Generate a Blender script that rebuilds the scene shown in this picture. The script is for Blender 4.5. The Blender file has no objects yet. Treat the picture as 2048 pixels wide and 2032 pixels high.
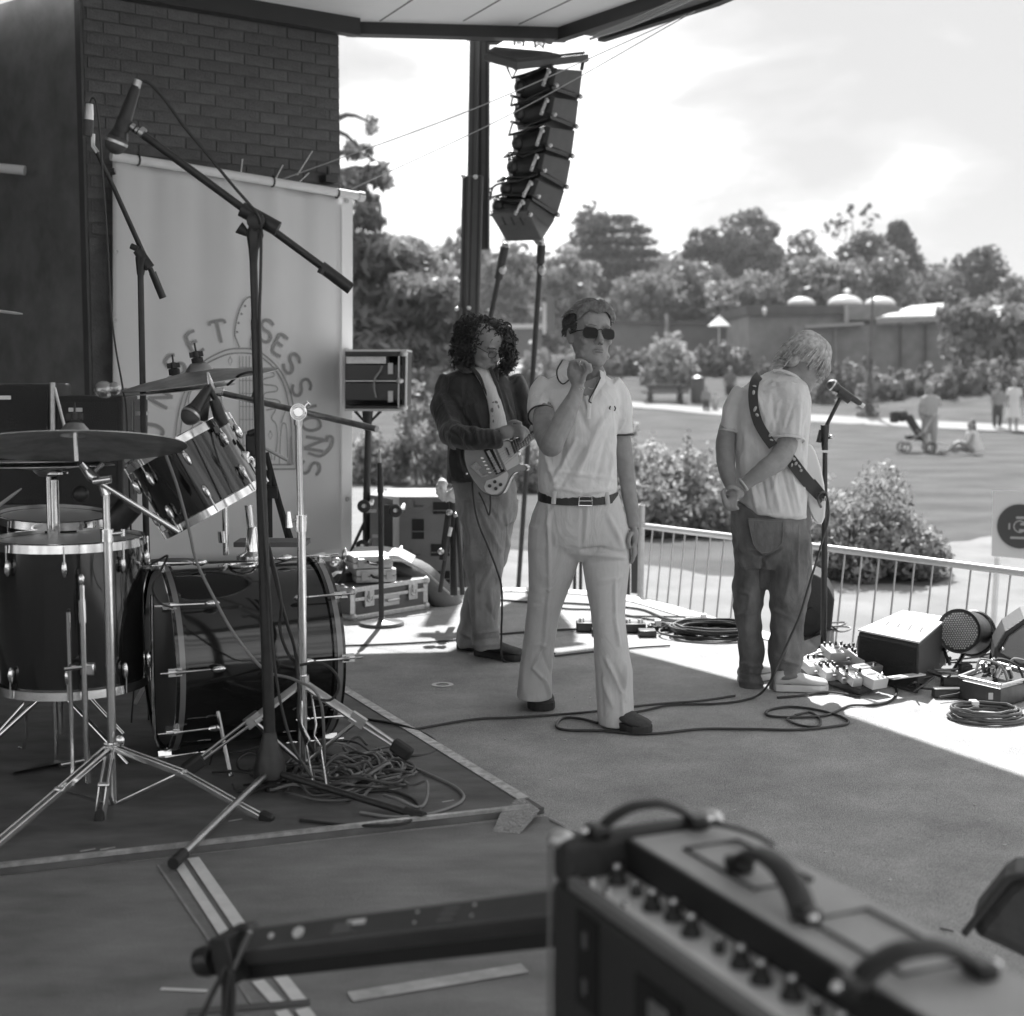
import bpy, math, random
import numpy as np
from mathutils import Vector, Matrix
R = math.radians
sc = bpy.context.scene
col = sc.collection
F = 2925.0            # focal length in photo pixels (photo 2048 px wide)
PITCH = math.atan(276 / F)
CAMZ = 1.5
# ---------------- camera ----------------
cd = bpy.data.cameras.new('camera'); cam = bpy.data.objects.new('camera', cd); col.objects.link(cam)
cam.location = (0, 0, CAMZ); cam.rotation_euler = (math.pi / 2 - PITCH, 0, 0)
cd.sensor_width = 36; cd.lens = 36 * F / 2048; cd.clip_start = 0.05; cd.clip_end = 3000
cd.dof.use_dof = True; cd.dof.focus_distance = 6.3; cd.dof.aperture_fstop = 2.6
sc.camera = cam
# ---------------- exposure ----------------
sc.view_settings.view_transform = 'Standard'; sc.view_settings.look = 'None'
sc.view_settings.gamma = 1; sc.view_settings.use_curve_mapping = False
sc.view_settings.exposure = 2.42
try:
    sc.cycles.use_denoising = True; sc.cycles.max_bounces = 7; sc.cycles.diffuse_bounces = 4
    sc.cycles.caustics_reflective = False; sc.cycles.caustics_refractive = False
except Exception: pass
# ---------------- world ----------------
SUN_EL = R(49.5); SUN_AZ = R(3)      # azimuth clockwise from +Y
w = bpy.data.worlds.new('World'); sc.world = w; w.use_nodes = True
nt = w.node_tree; N = nt.nodes; L = nt.links; N.clear()
def wn(t, **k):
    n = N.new(t)
    for a, b in k.items(): setattr(n, a, b)
    return n
out = wn('ShaderNodeOutputWorld'); bg = wn('ShaderNodeBackground'); bg.inputs[1].default_value = 0.1
sky = wn('ShaderNodeTexSky', sky_type='NISHITA'); sky.sun_disc = False
sky.sun_elevation = SUN_EL; sky.sun_rotation = SUN_AZ; sky.altitude = 100; sky.air_density = 1; sky.dust_density = 2
bw = wn('ShaderNodeRGBToBW'); L.new(sky.outputs[0], bw.inputs[0])
tc = wn('ShaderNodeTexCoord')
mp = wn('ShaderNodeMapping'); mp.inputs['Scale'].default_value = (1.0, 1.0, 2.6); mp.inputs['Rotation'].default_value = (0, R(10), R(20))
L.new(tc.outputs['Generated'], mp.inputs[0])
n1 = wn('ShaderNodeTexNoise'); n1.inputs['Scale'].default_value = 4.8; n1.inputs['Detail'].default_value = 9; n1.inputs['Roughness'].default_value = .56; n1.inputs['Distortion'].default_value = .4
L.new(mp.outputs[0], n1.inputs[0])
# broad grey cloud deck: darker to the right of the view and higher up
sx = wn('ShaderNodeSeparateXYZ'); L.new(tc.outputs['Generated'], sx.inputs[0])
def math_(op, a, b=None, clamp=False):
    n = wn('ShaderNodeMath', operation=op); n.use_clamp = clamp
    for i, q in enumerate((a, b)):
        if q is None: continue
        if isinstance(q, (int, float)): n.inputs[i].default_value = q
        else: L.new(q, n.inputs[i])
    return n.outputs[0]
def vdist(c, r):
    v = wn('ShaderNodeVectorMath', operation='DISTANCE'); L.new(tc.outputs['Generated'], v.inputs[0]); v.inputs[1].default_value = c
    return math_('SUBTRACT', 1.0, math_('DIVIDE', v.outputs['Value'], r), True)
blob = math_('MAXIMUM', vdist((.235, .935, .235), .17), math_('MULTIPLY', vdist((.33, .90, .17), .16), 1.0))
blob2 = vdist((.07, .95, .30), .10)
bb = math_('ADD', math_('MULTIPLY', blob, 1.3), math_('MULTIPLY', blob2, .55))
dens = math_('ADD', bb, math_('MULTIPLY', math_('SUBTRACT', n1.outputs[0], .44), 4.0))
rmp = wn('ShaderNodeValToRGB'); L.new(dens, rmp.inputs[0])
cr = rmp.color_ramp; cr.elements[0].position = -.0; cr.elements[0].color = (1, 1, 1, 1)
cr.elements[1].position = .95; cr.elements[1].color = (.26, .26, .26, 1)
e = cr.elements.new(.12); e.color = (.76, .76, .76, 1)
e = cr.elements.new(.3); e.color = (.52, .52, .52, 1)
e = cr.elements.new(.6); e.color = (.34, .34, .34, 1)
cb = wn('ShaderNodeRGBToBW'); L.new(rmp.outputs[0], cb.inputs[0])
cloudv = math_('MULTIPLY', cb.outputs[0], 2.75)
mixv = math_('ADD', math_('MULTIPLY', cloudv, .88), math_('MULTIPLY', math_('MINIMUM', bw.outputs[0], 7.0), .12))
cmb = wn('ShaderNodeCombineXYZ')
for i in range(3): L.new(mixv, cmb.inputs[i])
L.new(cmb.outputs[0], bg.inputs[0]); L.new(bg.outputs[0], out.inputs[0])
# ---------------- sun ----------------
sd = bpy.data.lights.new('sun', 'SUN'); so = bpy.data.objects.new('sun', sd); col.objects.link(so)
sd.energy = 2.0; sd.angle = R(0.55); sd.color = (1, 1, 1)
sdir = Vector((math.sin(SUN_AZ) * math.cos(SUN_EL), math.cos(SUN_AZ) * math.cos(SUN_EL), math.sin(SUN_EL)))
so.rotation_euler = sdir.to_track_quat('Z', 'Y').to_euler(); so.location = (0, 30, 40)
# ---------------- pixel helpers: turn a point seen in the photo into a place ----------------
cp, sp_ = math.cos(PITCH), math.sin(PITCH)
def ray(u, v):
    x = (u - 1024) / F; y = -(v - 1016) / F
    return Vector((x, cp + y * sp_, -sp_ + y * cp))
def P(u, v, d):
    r = ray(u, v); return Vector((0, 0, CAMZ)) + r * (d / r.y)
def G(u, v, z=0.0):
    r = ray(u, v); return Vector((0, 0, CAMZ)) + r * ((z - CAMZ) / r.z)
def PL(u, v, p0, n):
    r = ray(u, v); o = Vector((0, 0, CAMZ)); return o + r * ((p0 - o).dot(n) / r.dot(n))
def px(d): return d / F      # metres per photo pixel at distance d
# ---------------- materials ----------------
MATS = {}
def mat(name, g=.5, rough=.6, metal=0.0, var=0.0, vscale=8, bump=0.0, bscale=60, spec=.5, coat=0.0, emit=0, detail=6, stretch=(1, 1, 1), transl=0, speck=0, sheen=0):
    if name in MATS: return MATS[name]
    m = bpy.data.materials.new(name); m.use_nodes = True
    t = m.node_tree; b = t.nodes['Principled BSDF']; b.inputs['Base Color'].default_value = (g, g, g, 1)
    b.inputs['Roughness'].default_value = rough; b.inputs['Metallic'].default_value = metal
    b.inputs['Specular IOR Level'].default_value = spec; b.inputs['Coat Weight'].default_value = coat
    if coat: b.inputs['Coat Roughness'].default_value = .08
    if sheen: b.inputs['Sheen Weight'].default_value = sheen
    c = t.nodes.new('ShaderNodeTexCoord'); mpn = t.nodes.new('ShaderNodeMapping'); mpn.inputs['Scale'].default_value = stretch
    t.links.new(c.outputs['Object'], mpn.inputs[0])
    if var:
        n = t.nodes.new('ShaderNodeTexNoise'); n.inputs['Scale'].default_value = vscale; n.inputs['Detail'].default_value = detail; n.inputs['Roughness'].default_value = .62
        t.links.new(mpn.outputs[0], n.inputs[0])
        r = t.nodes.new('ShaderNodeMapRange'); r.inputs[1].default_value = .3; r.inputs[2].default_value = .7
        r.inputs[3].default_value = max(0, g * (1 - var)); r.inputs[4].default_value = min(1, g * (1 + var))
        t.links.new(n.outputs[0], r.inputs[0]); last = r.outputs[0]
        if speck:
            n2 = t.nodes.new('ShaderNodeTexNoise'); n2.inputs['Scale'].default_value = 420; n2.inputs['Detail'].default_value = 2
            t.links.new(mpn.outputs[0], n2.inputs[0])
            r2 = t.nodes.new('ShaderNodeMapRange'); r2.inputs[1].default_value = .3; r2.inputs[2].default_value = .7; r2.inputs[3].default_value = 1 - speck; r2.inputs[4].default_value = 1 + speck
            t.links.new(n2.outputs[0], r2.inputs[0])
            mm = t.nodes.new('ShaderNodeMath'); mm.operation = 'MULTIPLY'; t.links.new(last, mm.inputs[0]); t.links.new(r2.outputs[0], mm.inputs[1]); last = mm.outputs[0]
        cbx = t.nodes.new('ShaderNodeCombineColor')
        for i in range(3): t.links.new(last, cbx.inputs[i])
        t.links.new(cbx.outputs[0], b.inputs['Base Color'])
        r3 = t.nodes.new('ShaderNodeMapRange'); r3.inputs[3].default_value = min(1, rough + .12); r3.inputs[4].default_value = max(.03, rough - .1)
        t.links.new(n.outputs[0], r3.inputs[0]); t.links.new(r3.outputs[0], b.inputs['Roughness'])
    if bump:
        n = t.nodes.new('ShaderNodeTexNoise'); n.inputs['Scale'].default_value = bscale; n.inputs['Detail'].default_value = 4
        t.links.new(mpn.outputs[0], n.inputs[0])
        bp = t.nodes.new('ShaderNodeBump'); bp.inputs['Strength'].default_value = bump; bp.inputs['Distance'].default_value = .01
        t.links.new(n.outputs[0], bp.inputs['Height']); t.links.new(bp.outputs[0], b.inputs['Normal'])
    if emit:
        b.inputs['Emission Color'].default_value = (1, 1, 1, 1); b.inputs['Emission Strength'].default_value = emit
    if transl:
        tr = t.nodes.new('ShaderNodeBsdfTranslucent'); tr.inputs[0].default_value = (g, g, g, 1)
        mx = t.nodes.new('ShaderNodeMixShader'); mx.inputs[0].default_value = transl
        t.links.new(b.outputs[0], mx.inputs[1]); t.links.new(tr.outputs[0], mx.inputs[2])
        t.links.new(mx.outputs[0], t.nodes['Material Output'].inputs[0])
    MATS[name] = m; return m
def leaf_mat(name, g, transl=.35, lo=.45, hi=1.5):
    if name in MATS: return MATS[name]
    m = bpy.data.materials.new(name); m.use_nodes = True; t = m.node_tree; b = t.nodes['Principled BSDF']
    a = t.nodes.new('ShaderNodeAttribute'); a.attribute_name = 'tone'
    r = t.nodes.new('ShaderNodeMapRange'); r.inputs[3].default_value = g * lo; r.inputs[4].default_value = g * hi
    t.links.new(a.outputs['Fac'], r.inputs[0])
    cbx = t.nodes.new('ShaderNodeCombineColor')
    for i in range(3): t.links.new(r.outputs[0], cbx.inputs[i])
    t.links.new(cbx.outputs[0], b.inputs['Base Color']); b.inputs['Roughness'].default_value = .5; b.inputs['Specular IOR Level'].default_value = .35
    tr = t.nodes.new('ShaderNodeBsdfTranslucent'); t.links.new(cbx.outputs[0], tr.inputs[0])
    mx = t.nodes.new('ShaderNodeMixShader'); mx.inputs[0].default_value = transl
    t.links.new(b.outputs[0], mx.inputs[1]); t.links.new(tr.outputs[0], mx.inputs[2]); t.links.new(mx.outputs[0], t.nodes['Material Output'].inputs[0])
    MATS[name] = m; return m
CHROME = mat('chrome', .9, .13, 1.0, var=.1, vscale=30)
STEEL = mat('dull_steel', .55, .3, 1.0, var=.15, vscale=20)
BLACK = mat('black_metal', .028, .38, 0, var=.3, vscale=25, spec=.5)
RUBBER = mat('black_rubber', .02, .65)
CABLE = mat('cable_rubber', .03, .45, 0, spec=.5)
CABLEG = mat('grey_cable', .22, .45)
ALU = mat('brushed_aluminium', .6, .38, .7, var=.12, vscale=40)
WHITE = mat('white_paint', .75, .5, var=.06, vscale=10)
# ---------------- object helpers ----------------
def tag(o, label=None, cat=None, group=None, kind=None):
    if label: o['label'] = label
    if cat: o['category'] = cat
    if group: o['group'] = group
    if kind: o['kind'] = kind
    return o
def thing(name, loc, label, cat, group=None):
    o = bpy.data.objects.new(name, None); o.empty_display_size = .1; col.objects.link(o); o.location = Vector(loc)
    return tag(o, label, cat, group)
def wloc(o):
    v = Vector(o.location)
    while o.parent: o = o.parent; v += o.location
    return v
def link_mesh(name, me, m, parent=None, smooth=True, angle=40, bevel=0):
    """me holds world coordinates; the origin goes to the parent's or to the mesh's own base"""
    me.name = name
    n = len(me.vertices); co = np.empty(n * 3, dtype=np.float32); me.vertices.foreach_get('co', co); co = co.reshape(-1, 3)
    ctr = np.array([(co[:, 0].min() + co[:, 0].max()) / 2, (co[:, 1].min() + co[:, 1].max()) / 2, co[:, 2].min()]) if n else np.zeros(3)
    me.vertices.foreach_set('co', (co - ctr).astype(np.float32).ravel()); me.update()
    o = bpy.data.objects.new(name, me); col.objects.link(o)
    if parent: o.parent = parent; o.location = Vector(ctr.tolist()) - wloc(parent)
    else: o.location = Vector(ctr.tolist())
    if m:
        for q in (m if isinstance(m, (list, tuple)) else [m]): me.materials.append(q)
    if smooth:
        me.polygons.foreach_set('use_smooth', [True] * len(me.polygons))
        try: me.set_sharp_from_angle(angle=R(angle))
        except Exception: pass
    if bevel:
        b = o.modifiers.new('bevel', 'BEVEL'); b.width = bevel; b.segments = 2; b.limit_method = 'ANGLE'; b.angle_limit = R(40)
    return o
def frame(z, x=None):
    z = Vector(z).normalized(); x = Vector(x) if x is not None else (Vector((1, 0, 0)) if abs(z.x) < .9 else Vector((0, 1, 0)))
    y = z.cross(x).normalized(); x = y.cross(z).normalized()
    return x, y, z
def smoothpath(pts, k=6):
    pts = [Vector(p) for p in pts]
    if len(pts) < 3: return pts
    q = [pts[0] * 2 - pts[1]] + pts + [pts[-1] * 2 - pts[-2]]; o = []
    for i in range(1, len(q) - 2):
        a, b, c, d = q[i - 1:i + 3]
        for j in range(k):
            t = j / k
            o.append(.5 * ((2 * b) + (c - a) * t + (2 * a - 5 * b + 4 * c - d) * t * t + (3 * b - a - 3 * c + d) * t ** 3))
    o.append(pts[-1]); return o
class MB:
    def __init__(s): s.v = []; s.f = []; s.mi = []; s.cur = 0
    def add(s, vs, fs):
        o = len(s.v); s.v += [tuple(q) for q in vs]; s.f += [tuple(i + o for i in f) for f in fs]; s.mi += [s.cur] * len(fs); return s
    def box(s, c, size, ax=None):
        c = Vector(c); X, Y, Z = ax if ax else (Vector((1, 0, 0)), Vector((0, 1, 0)), Vector((0, 0, 1)))
        a, b, h = size[0] / 2, size[1] / 2, size[2] / 2
        vs = [c + X * (a * i) + Y * (b * j) + Z * (h * k) for k in (-1, 1) for j in (-1, 1) for i in (-1, 1)]
        return s.add(vs, [(0, 2, 3, 1), (4, 5, 7, 6), (0, 1, 5, 4), (2, 6, 7, 3), (0, 4, 6, 2), (1, 3, 7, 5)])
    def hexa(s, b, t):     # 4 bottom corners ccw, 4 top corners
        return s.add(list(b) + list(t), [(3, 2, 1, 0), (4, 5, 6, 7), (0, 1, 5, 4), (1, 2, 6, 5), (2, 3, 7, 6), (3, 0, 4, 7)])
    def tube(s, pts, r, n=10, smooth=0, flat=1.0, up=None, closed=False):
        if smooth: 
            m0 = len(pts)
            if isinstance(r, (list, tuple)):
                r = np.interp(np.linspace(0, m0 - 1, (m0 - 1) * smooth + 1), range(m0), r).tolist()
            pts = smoothpath(pts, smooth)
        pts = [Vector(p) for p in pts]; m = len(pts)
        if not isinstance(r, (list, tuple)): r = [r] * m
        T = []
        for i in range(m):
            a = pts[i - 1] if i else (pts[-1] if closed else pts[0]); b = pts[(i + 1) % m] if (i < m - 1 or closed) else pts[i]
            t = (b - a); T.append(t.normalized() if t.length > 1e-9 else Vector((0, 0, 1)))
        x = frame(T[0], up)[0]; vs = []
        for i in range(m):
            x = (x - T[i] * x.dot(T[i])); x = x.normalized() if x.length > 1e-6 else frame(T[i])[0]
            y = T[i].cross(x)
            for k in range(n):
                a = 2 * math.pi * k / n
                vs.append(pts[i] + x * (math.cos(a) * r[i]) + y * (math.sin(a) * r[i] * flat))
        fs = [(i * n + k, i * n + (k + 1) % n, (i + 1) * n + (k + 1) % n, (i + 1) * n + k) for i in range(m - 1) for k in range(n)]
        if closed: fs += [((m - 1) * n + k, (m - 1) * n + (k + 1) % n, (k + 1) % n, k) for k in range(n)]
        else: fs += [tuple(range(n - 1, -1, -1)), tuple((m - 1) * n + k for k in range(n))]
        return s.add(vs, fs)
    def cyl(s, a, b, r, n=16): return s.tube([a, b], r, n)
    def lathe(s, o, axis, prof, n=32, x=None, closed=False):   # prof: (radius, height)
        X, Y, Z = frame(axis, x); o = Vector(o); vs = []; m = len(prof)
        for r, h in prof:
            for k in range(n):
                a = 2 * math.pi * k / n; vs.append(o + X * (r * math.cos(a)) + Y * (r * math.sin(a)) + Z * h)
        fs = [(i * n + k, i * n + (k + 1) % n, (i + 1) * n + (k + 1) % n, (i + 1) * n + k) for i in range(m - 1) for k in range(n)]
        if closed: fs += [((m - 1) * n + k, (m - 1) * n + (k + 1) % n, (k + 1) % n, k) for k in range(n)]
        else: fs += [tuple(range(n - 1, -1, -1)), tuple((m - 1) * n + k for k in range(n))]
        return s.add(vs, fs)
    def torus(s, c, axis, Rr, r, n=40, m=8, flat=1.0):
        return s.lathe(c, axis, [(Rr + r * math.cos(2 * math.pi * j / m), r * flat * math.sin(2 * math.pi * j / m)) for j in range(m)], n, closed=True)
    def ell(s, c, rx, ry, rz, n=16, m=10, ax=None):
        c = Vector(c); X, Y, Z = ax if ax else (Vector((1, 0, 0)), Vector((0, 1, 0)), Vector((0, 0, 1)))
        vs = [c - Z * rz]; fs = []
        for j in range(1, m):
            p = -math.pi / 2 + math.pi * j / m
            for k in range(n):
                a = 2 * math.pi * k / n; vs.append(c + X * (rx * math.cos(p) * math.cos(a)) + Y * (ry * math.cos(p) * math.sin(a)) + Z * (rz * math.sin(p)))
        vs.append(c + Z * rz); e = len(vs) - 1
        fs += [(0, 1 + (k + 1) % n, 1 + k) for k in range(n)]
        for j in range(m - 2): fs += [(1 + j * n + k, 1 + j * n + (k + 1) % n, 1 + (j + 1) * n + (k + 1) % n, 1 + (j + 1) * n + k) for k in range(n)]
        fs += [(1 + (m - 2) * n + k, 1 + (m - 2) * n + (k + 1) % n, e) for k in range(n)]
        return s.add(vs, fs)
    def loft(s, rings):
        n = len(rings[0]); vs = [p for r in rings for p in r]; m = len(rings)
        fs = [(i * n + k, i * n + (k + 1) % n, (i + 1) * n + (k + 1) % n, (i + 1) * n + k) for i in range(m - 1) for k in range(n)]
        fs += [tuple(range(n - 1, -1, -1)), tuple((m - 1) * n + k for k in range(n))]
        return s.add(vs, fs)
    def prism(s, pts, depth):     # outline points (world), extruded by vector
        n = len(pts); d = Vector(depth); vs = [Vector(p) for p in pts] + [Vector(p) + d for p in pts]
        fs = [tuple(range(n)), tuple(range(2 * n - 1, n - 1, -1))] + [(k, k + n, (k + 1) % n + n, (k + 1) % n) for k in range(n)]
        return s.add(vs, fs)
    def quad(s, a, b, c, d): return s.add([a, b, c, d], [(0, 1, 2, 3)])
    def mesh(s):
        me = bpy.data.meshes.new('m'); me.from_pydata(s.v, [], s.f); me.polygons.foreach_set('material_index', s.mi); me.update(); return me
    def build(s, name, m, parent=None, smooth=True, angle=40, bevel=0): return link_mesh(name, s.mesh(), m, parent, smooth, angle, bevel)
def part(parent, name, m, fn, **k):
    b = MB(); fn(b); return b.build(name, m, parent, **k)
def copy_tree(o, parent=None):
    c = o.copy(); col.objects.link(c); c.parent = parent
    for ch in list(o.children): copy_tree(ch, c)
    return c
rnd = random.Random(7)
def jit(a): return rnd.uniform(-a, a)
# ================= SETTING =================
LZ = -0.62            # level of the ground around the stage
def tz(x, y):
    def s(a, b, t): t = min(1, max(0, (t - a) / (b - a))); return t * t * (3 - 2 * t)
    return LZ + .75 * s(50, 67, y + 5 * s(9, 18, x)) + 1.2 * s(63, 76, y + 5 * s(9, 18, x)) + 1.5 * s(84, 130, y) + 5 * s(120, 400, y)
def GT(u, v):         # where the pixel's ray meets the terrain
    r = ray(u, v); a, b = 6.0, 6.0
    while b < 500:
        p = Vector((0, 0, CAMZ)) + r * (b / r.y)
        if p.z < tz(p.x, p.y): break
        a = b; b += .5
    for _ in range(20):
        m = (a + b) / 2; p = Vector((0, 0, CAMZ)) + r * (m / r.y)
        if p.z < tz(p.x, p.y): b = m
        else: a = m
    return p
def grid(name, xs, ys, zf, m, kind='structure'):
    v = [(x, y, zf(x, y)) for y in ys for x in xs]; nx = len(xs)
    f = [(j * nx + i, j * nx + i + 1, (j + 1) * nx + i + 1, (j + 1) * nx + i) for j in range(len(ys) - 1) for i in range(nx - 1)]
    me = bpy.data.meshes.new(name); me.from_pydata(v, [], f); me.update()
    o = link_mesh(name, me, m); tag(o, kind=kind); return o
GRASS = mat('lawn_grass', .088, .95, var=.34, vscale=.7, bump=.8, bscale=14, detail=13, spec=.05, speck=.5, stretch=(.8, 1.2, 1))
GRAVEL = mat('pale_gravel', .21, .95, spec=.1, var=.18, vscale=1.2, bump=.5, bscale=40, speck=.3)
PATH = mat('pale_path', .28, .9, spec=.1, var=.08, vscale=1)
ys = [-80, -20, 0, 8] + [10 + i * 2 for i in range(70)] + [160, 200, 260, 340, 450, 700, 1200]
xs = [-900, -400, -200, -120] + [-80 + i * 5 for i in range(33)] + [120, 200, 400, 900]
o = grid('ground', xs, ys, tz, GRASS); tag(o, 'mown grass lawn stretching away behind the stage')
def sheet(name, polys, dz, m, label=None):
    b = MB()
    for pl in polys: b.add([(p[0], p[1], tz(p[0], p[1]) + dz) for p in pl], [tuple(range(len(pl)))])
    o = b.build(name, m, smooth=False); return tag(o, label, kind='structure')
# gravel apron round the stage, with an uneven edge to the grass
edge = [(-14, 30), (-6, 29), (-2.5, 27.5), (-1.2, 19.5), (-.2, 17.4), (1.2, 16.2), (2.2, 14.9), (3.4, 14.4), (4.4, 14.6), (5.2, 17.5), (6.6, 18.8), (9, 19.5), (14, 21)]
e2 = [Vector((a, b, 0)) for a, b in edge]; e2 = smoothpath(e2, 5)
pts = [(p.x, p.y + math.sin(i * 2.1) * .12) for i, p in enumerate(e2)] + [(14, 2), (-14, 2)]
sheet('gravel_ground', [pts], .006, GRAVEL)
# footpaths across the lawn
def footpath(pix, w):
    b = MB(); c = smoothpath([GT(*q) for q in pix], 14); vs = []
    for i, p in enumerate(c):
        for k in (-1, -.33, .33, 1):
            y = p.y + k * w / 2; vs.append((p.x, y, tz(p.x, y) + .035))
    b.add(vs, [(i * 4 + j, (i + 1) * 4 + j, (i + 1) * 4 + j + 1, i * 4 + j + 1) for i in range(len(c) - 1) for j in range(3)])
    return tag(b.build('footpath', PATH, smooth=False), kind='structure')
footpath([(1180, 806), (1320, 814), (1400, 822), (1500, 829), (1650, 839), (1800, 847), (1950, 855), (2100, 862)], 3.2)
footpath([(700, 775), (800, 765), (900, 752), (1000, 742), (1080, 738), (1160, 748)], 9)
sheet('forecourt', [[tuple(GT(u, v)[:2]) for u, v in ((940, 722), (1290, 728), (1290, 760), (1120, 752), (930, 762))]], .05, mat('forecourt_paving', .3, .8, var=.1, vscale=.6))
# ---- stage ----
FLOOR = mat('stage_floor_felt', .40, .9, var=.2, vscale=3.4, bump=.6, bscale=260, detail=14, speck=.85, spec=.08)
RUGM = mat('dark_riser_mat', .125, .62, var=.38, vscale=3.2, bump=.25, bscale=180, detail=9, stretch=(1, 2.2, 1), spec=.4)
st = [(-12, -5), (9, -5), (8.2, -3), (5.6, 1.9), (4.2, 4.0), (3.3, 5.5), (2.55, 6.7), (1.95, 7.55), (1.45, 8.3), (1.15, 8.95), (.86, 9.55), (.5, 9.86), (.1, 9.98), (-.4, 10.0), (-.55, 11.3), (-12, 11.9)]
b = MB(); b.prism([(x, y, -.16) for x, y in st], (0, 0, .16)); o = b.build('stage_floor', FLOOR, smooth=False); tag(o, kind='structure')
STW = mat('stage_rendered_wall', .4, .8, var=.1, vscale=2)
b = MB(); b.prism([(x * .985, y * .985, LZ) for x, y in st], (0, 0, -LZ - .165)); o = b.build('stage_base', STW, smooth=False); tag(o, kind='structure')
# smoother darker sheet flooring in the near left, brushed and scuffed
VN = mat('smooth_sheet_floor', .20, .5, var=.32, vscale=3.4, bump=.3, bscale=140, detail=14, stretch=(.8, 1.5, 1), speck=.4, spec=.45)
pn = [G(-700, 1830), G(1092, 1634), G(1190, 1684), G(1330, 1790), G(1700, 2100)]
b = MB(); b.add([(q.x, q.y, .003) for q in pn] + [(1.2, -3, .003), (-5, -3, .003)], [tuple(range(7))]); tag(b.build('sheet_flooring', VN, smooth=False), kind='structure')
# pale painted lip along the stage edge
b = MB(); lip = smoothpath([(x, y, .006) for x, y in st[4:14]], 5)
for i in range(len(lip) - 1):
    a, c = lip[i], lip[i + 1]; n = Vector((-(c - a).y, (c - a).x, 0)).normalized() * -.0
    t = (c - a).normalized(); n = Vector((-t.y, t.x, 0)) * .16
    b.quad(a, a + n, c + n, c)
o = b.build('stage_edge_strip', mat('pale_edge_paint', .72, .6, var=.1, vscale=6), smooth=False); tag(o, kind='structure')
# roof
RZ = 4.0
rf = [(-8, -3), (.3, -3), (1.2, 0), (1.9, 3.5), (2.15, 6.4), (1.70, 8.55), (1.05, 9.98), (.36, 11.05), (-1.15, 10.87), (-2.9, 9.45), (-3.9, 10.5), (-5.2, 13), (-8, 13)]  # unseen right side pulled in to let more sky light onto the players
SOF = mat('painted_soffit', .88, .7, var=.05, vscale=1.2)
b = MB(); b.prism([(x, y, RZ) for x, y in rf], (0, 0, .3)); o = b.build('roof', SOF, smooth=False); tag(o, kind='structure')
GR = mat('soffit_joint', .16, .8); DK = mat('dark_fascia', .035, .5)
b = MB()
for a, c in (((-.95, 10.8), (1.9, 4.5)), ((.05, 10.9), (3.2, 4.5)), ((-2.2, 9.4), (4.2, 7.3)), ((-3, 7), (6, 5.0)), ((-.35, 10.8), (.05, 9.9))):
    a = Vector((*a, RZ - .001)); c = Vector((*c, RZ - .001)); t = (c - a).normalized(); b.box((a + c) / 2, ((c - a).length, .012, .004), (t, Vector((-t.y, t.x, 0)), Vector((0, 0, 1))))
tag(b.build('soffit_joint', GR, o, smooth=False))
def strip(pts, off0, off1, z0, z1):
    b = MB(); P_ = [Vector((x, y, 0)) for x, y in pts]; n = []
    for i in range(len(P_)):
        t = (P_[min(i + 1, len(P_) - 1)] - P_[max(i - 1, 0)]).normalized(); n.append(Vector((t.y, -t.x, 0)))
    rings = [[P_[i] + n[i] * a + Vector((0, 0, z)) for a, z in ((off0, z0), (off1, z0), (off1, z1), (off0, z1))] for i in range(len(P_))]
    b.loft(rings); return b
front = [rf[i] for i in (1, 2, 3, 4, 5, 6, 7)]; back = [(.40, 11.06), (-1.2, 10.87)]
strip(front, -.05, .03, RZ - .09, RZ + .31).build('fascia', DK, o, smooth=False)
strip(front, .031, .33, RZ - .02, RZ + .28).build('gutter_board', mat('gutter_board_grey', .11, .5, var=.2), o, smooth=False)
strip(front, .335, .40, RZ - .05, RZ + .36).build('gutter', DK, o, smooth=False)
strip(back, -.06, .06, RZ - .085, RZ + .31).build('fascia', DK, o, smooth=False)
strip([(-1.1, 10.74), (-1.9, 10.12), (-2.72, 9.5)], -.03, .06, RZ - .12, RZ + .01).build('wall_trim', DK, o, smooth=False)
# walls of the hall round the stage (seen only as dark surroundings)
DW = mat('dark_painted_wall', .08, .75, var=.25, vscale=1.5, bump=.2, bscale=12)
b = MB(); b.box((-7.9, 8, 1.7), (.2, 10, 5)); tag(b.build('side_wall', DW, smooth=False), kind='structure')
b = MB(); b.box((-5.85, 11.95, 1.9), (3.9, .2, 4.2)); b.box((-4.12, 11.2, 1.9), (.2, 1.7, 4.2)); tag(b.build('recess_wall', DW, smooth=False), kind='structure')
# ---- brick pier ----
C0 = Vector((-2.76, 9.66, 0)); C1 = Vector((-1.25, 10.82, 0)); WD = (C1 - C0).normalized(); WN = Vector((WD.y, -WD.x, 0)); UPZ = Vector((0, 0, 1))
pier = thing('brick_pier', (C0 + C1) / 2, 'dark painted brick pier behind the white banner at the left of the stage', 'wall')
BR = mat('dark_brick_paint', .105, .75, var=.22, vscale=9, bump=.5, bscale=70)
BM = mat('dark_mortar', .095, .9, bump=.4, bscale=90)
b = MB(); L3 = Vector((-3.72, 10.5, 0)); bk = Vector((-1.62, 11.3, 0)); ins = -WN * .0045
b.prism([C0 + ins, C1 + ins, bk, L3 + Vector((.3, 1.2, 0)), L3], (0, 0, RZ)); b.build('core', BM, pier, smooth=False)
b = MB(); t2 = (L3 - C0).normalized(); n2 = Vector((t2.y, -t2.x, 0)); n2 = n2 if n2.y < 0 else -n2
b.box((C0 + L3) / 2 + Vector((0, 0, 2)) + n2 * .004, ((L3 - C0).length - .01, .006, 3.99), (t2, n2, UPZ)); b.build('side_cladding', mat('black_side_panel', .2, .6, var=.3, vscale=3), pier, smooth=False)
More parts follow.
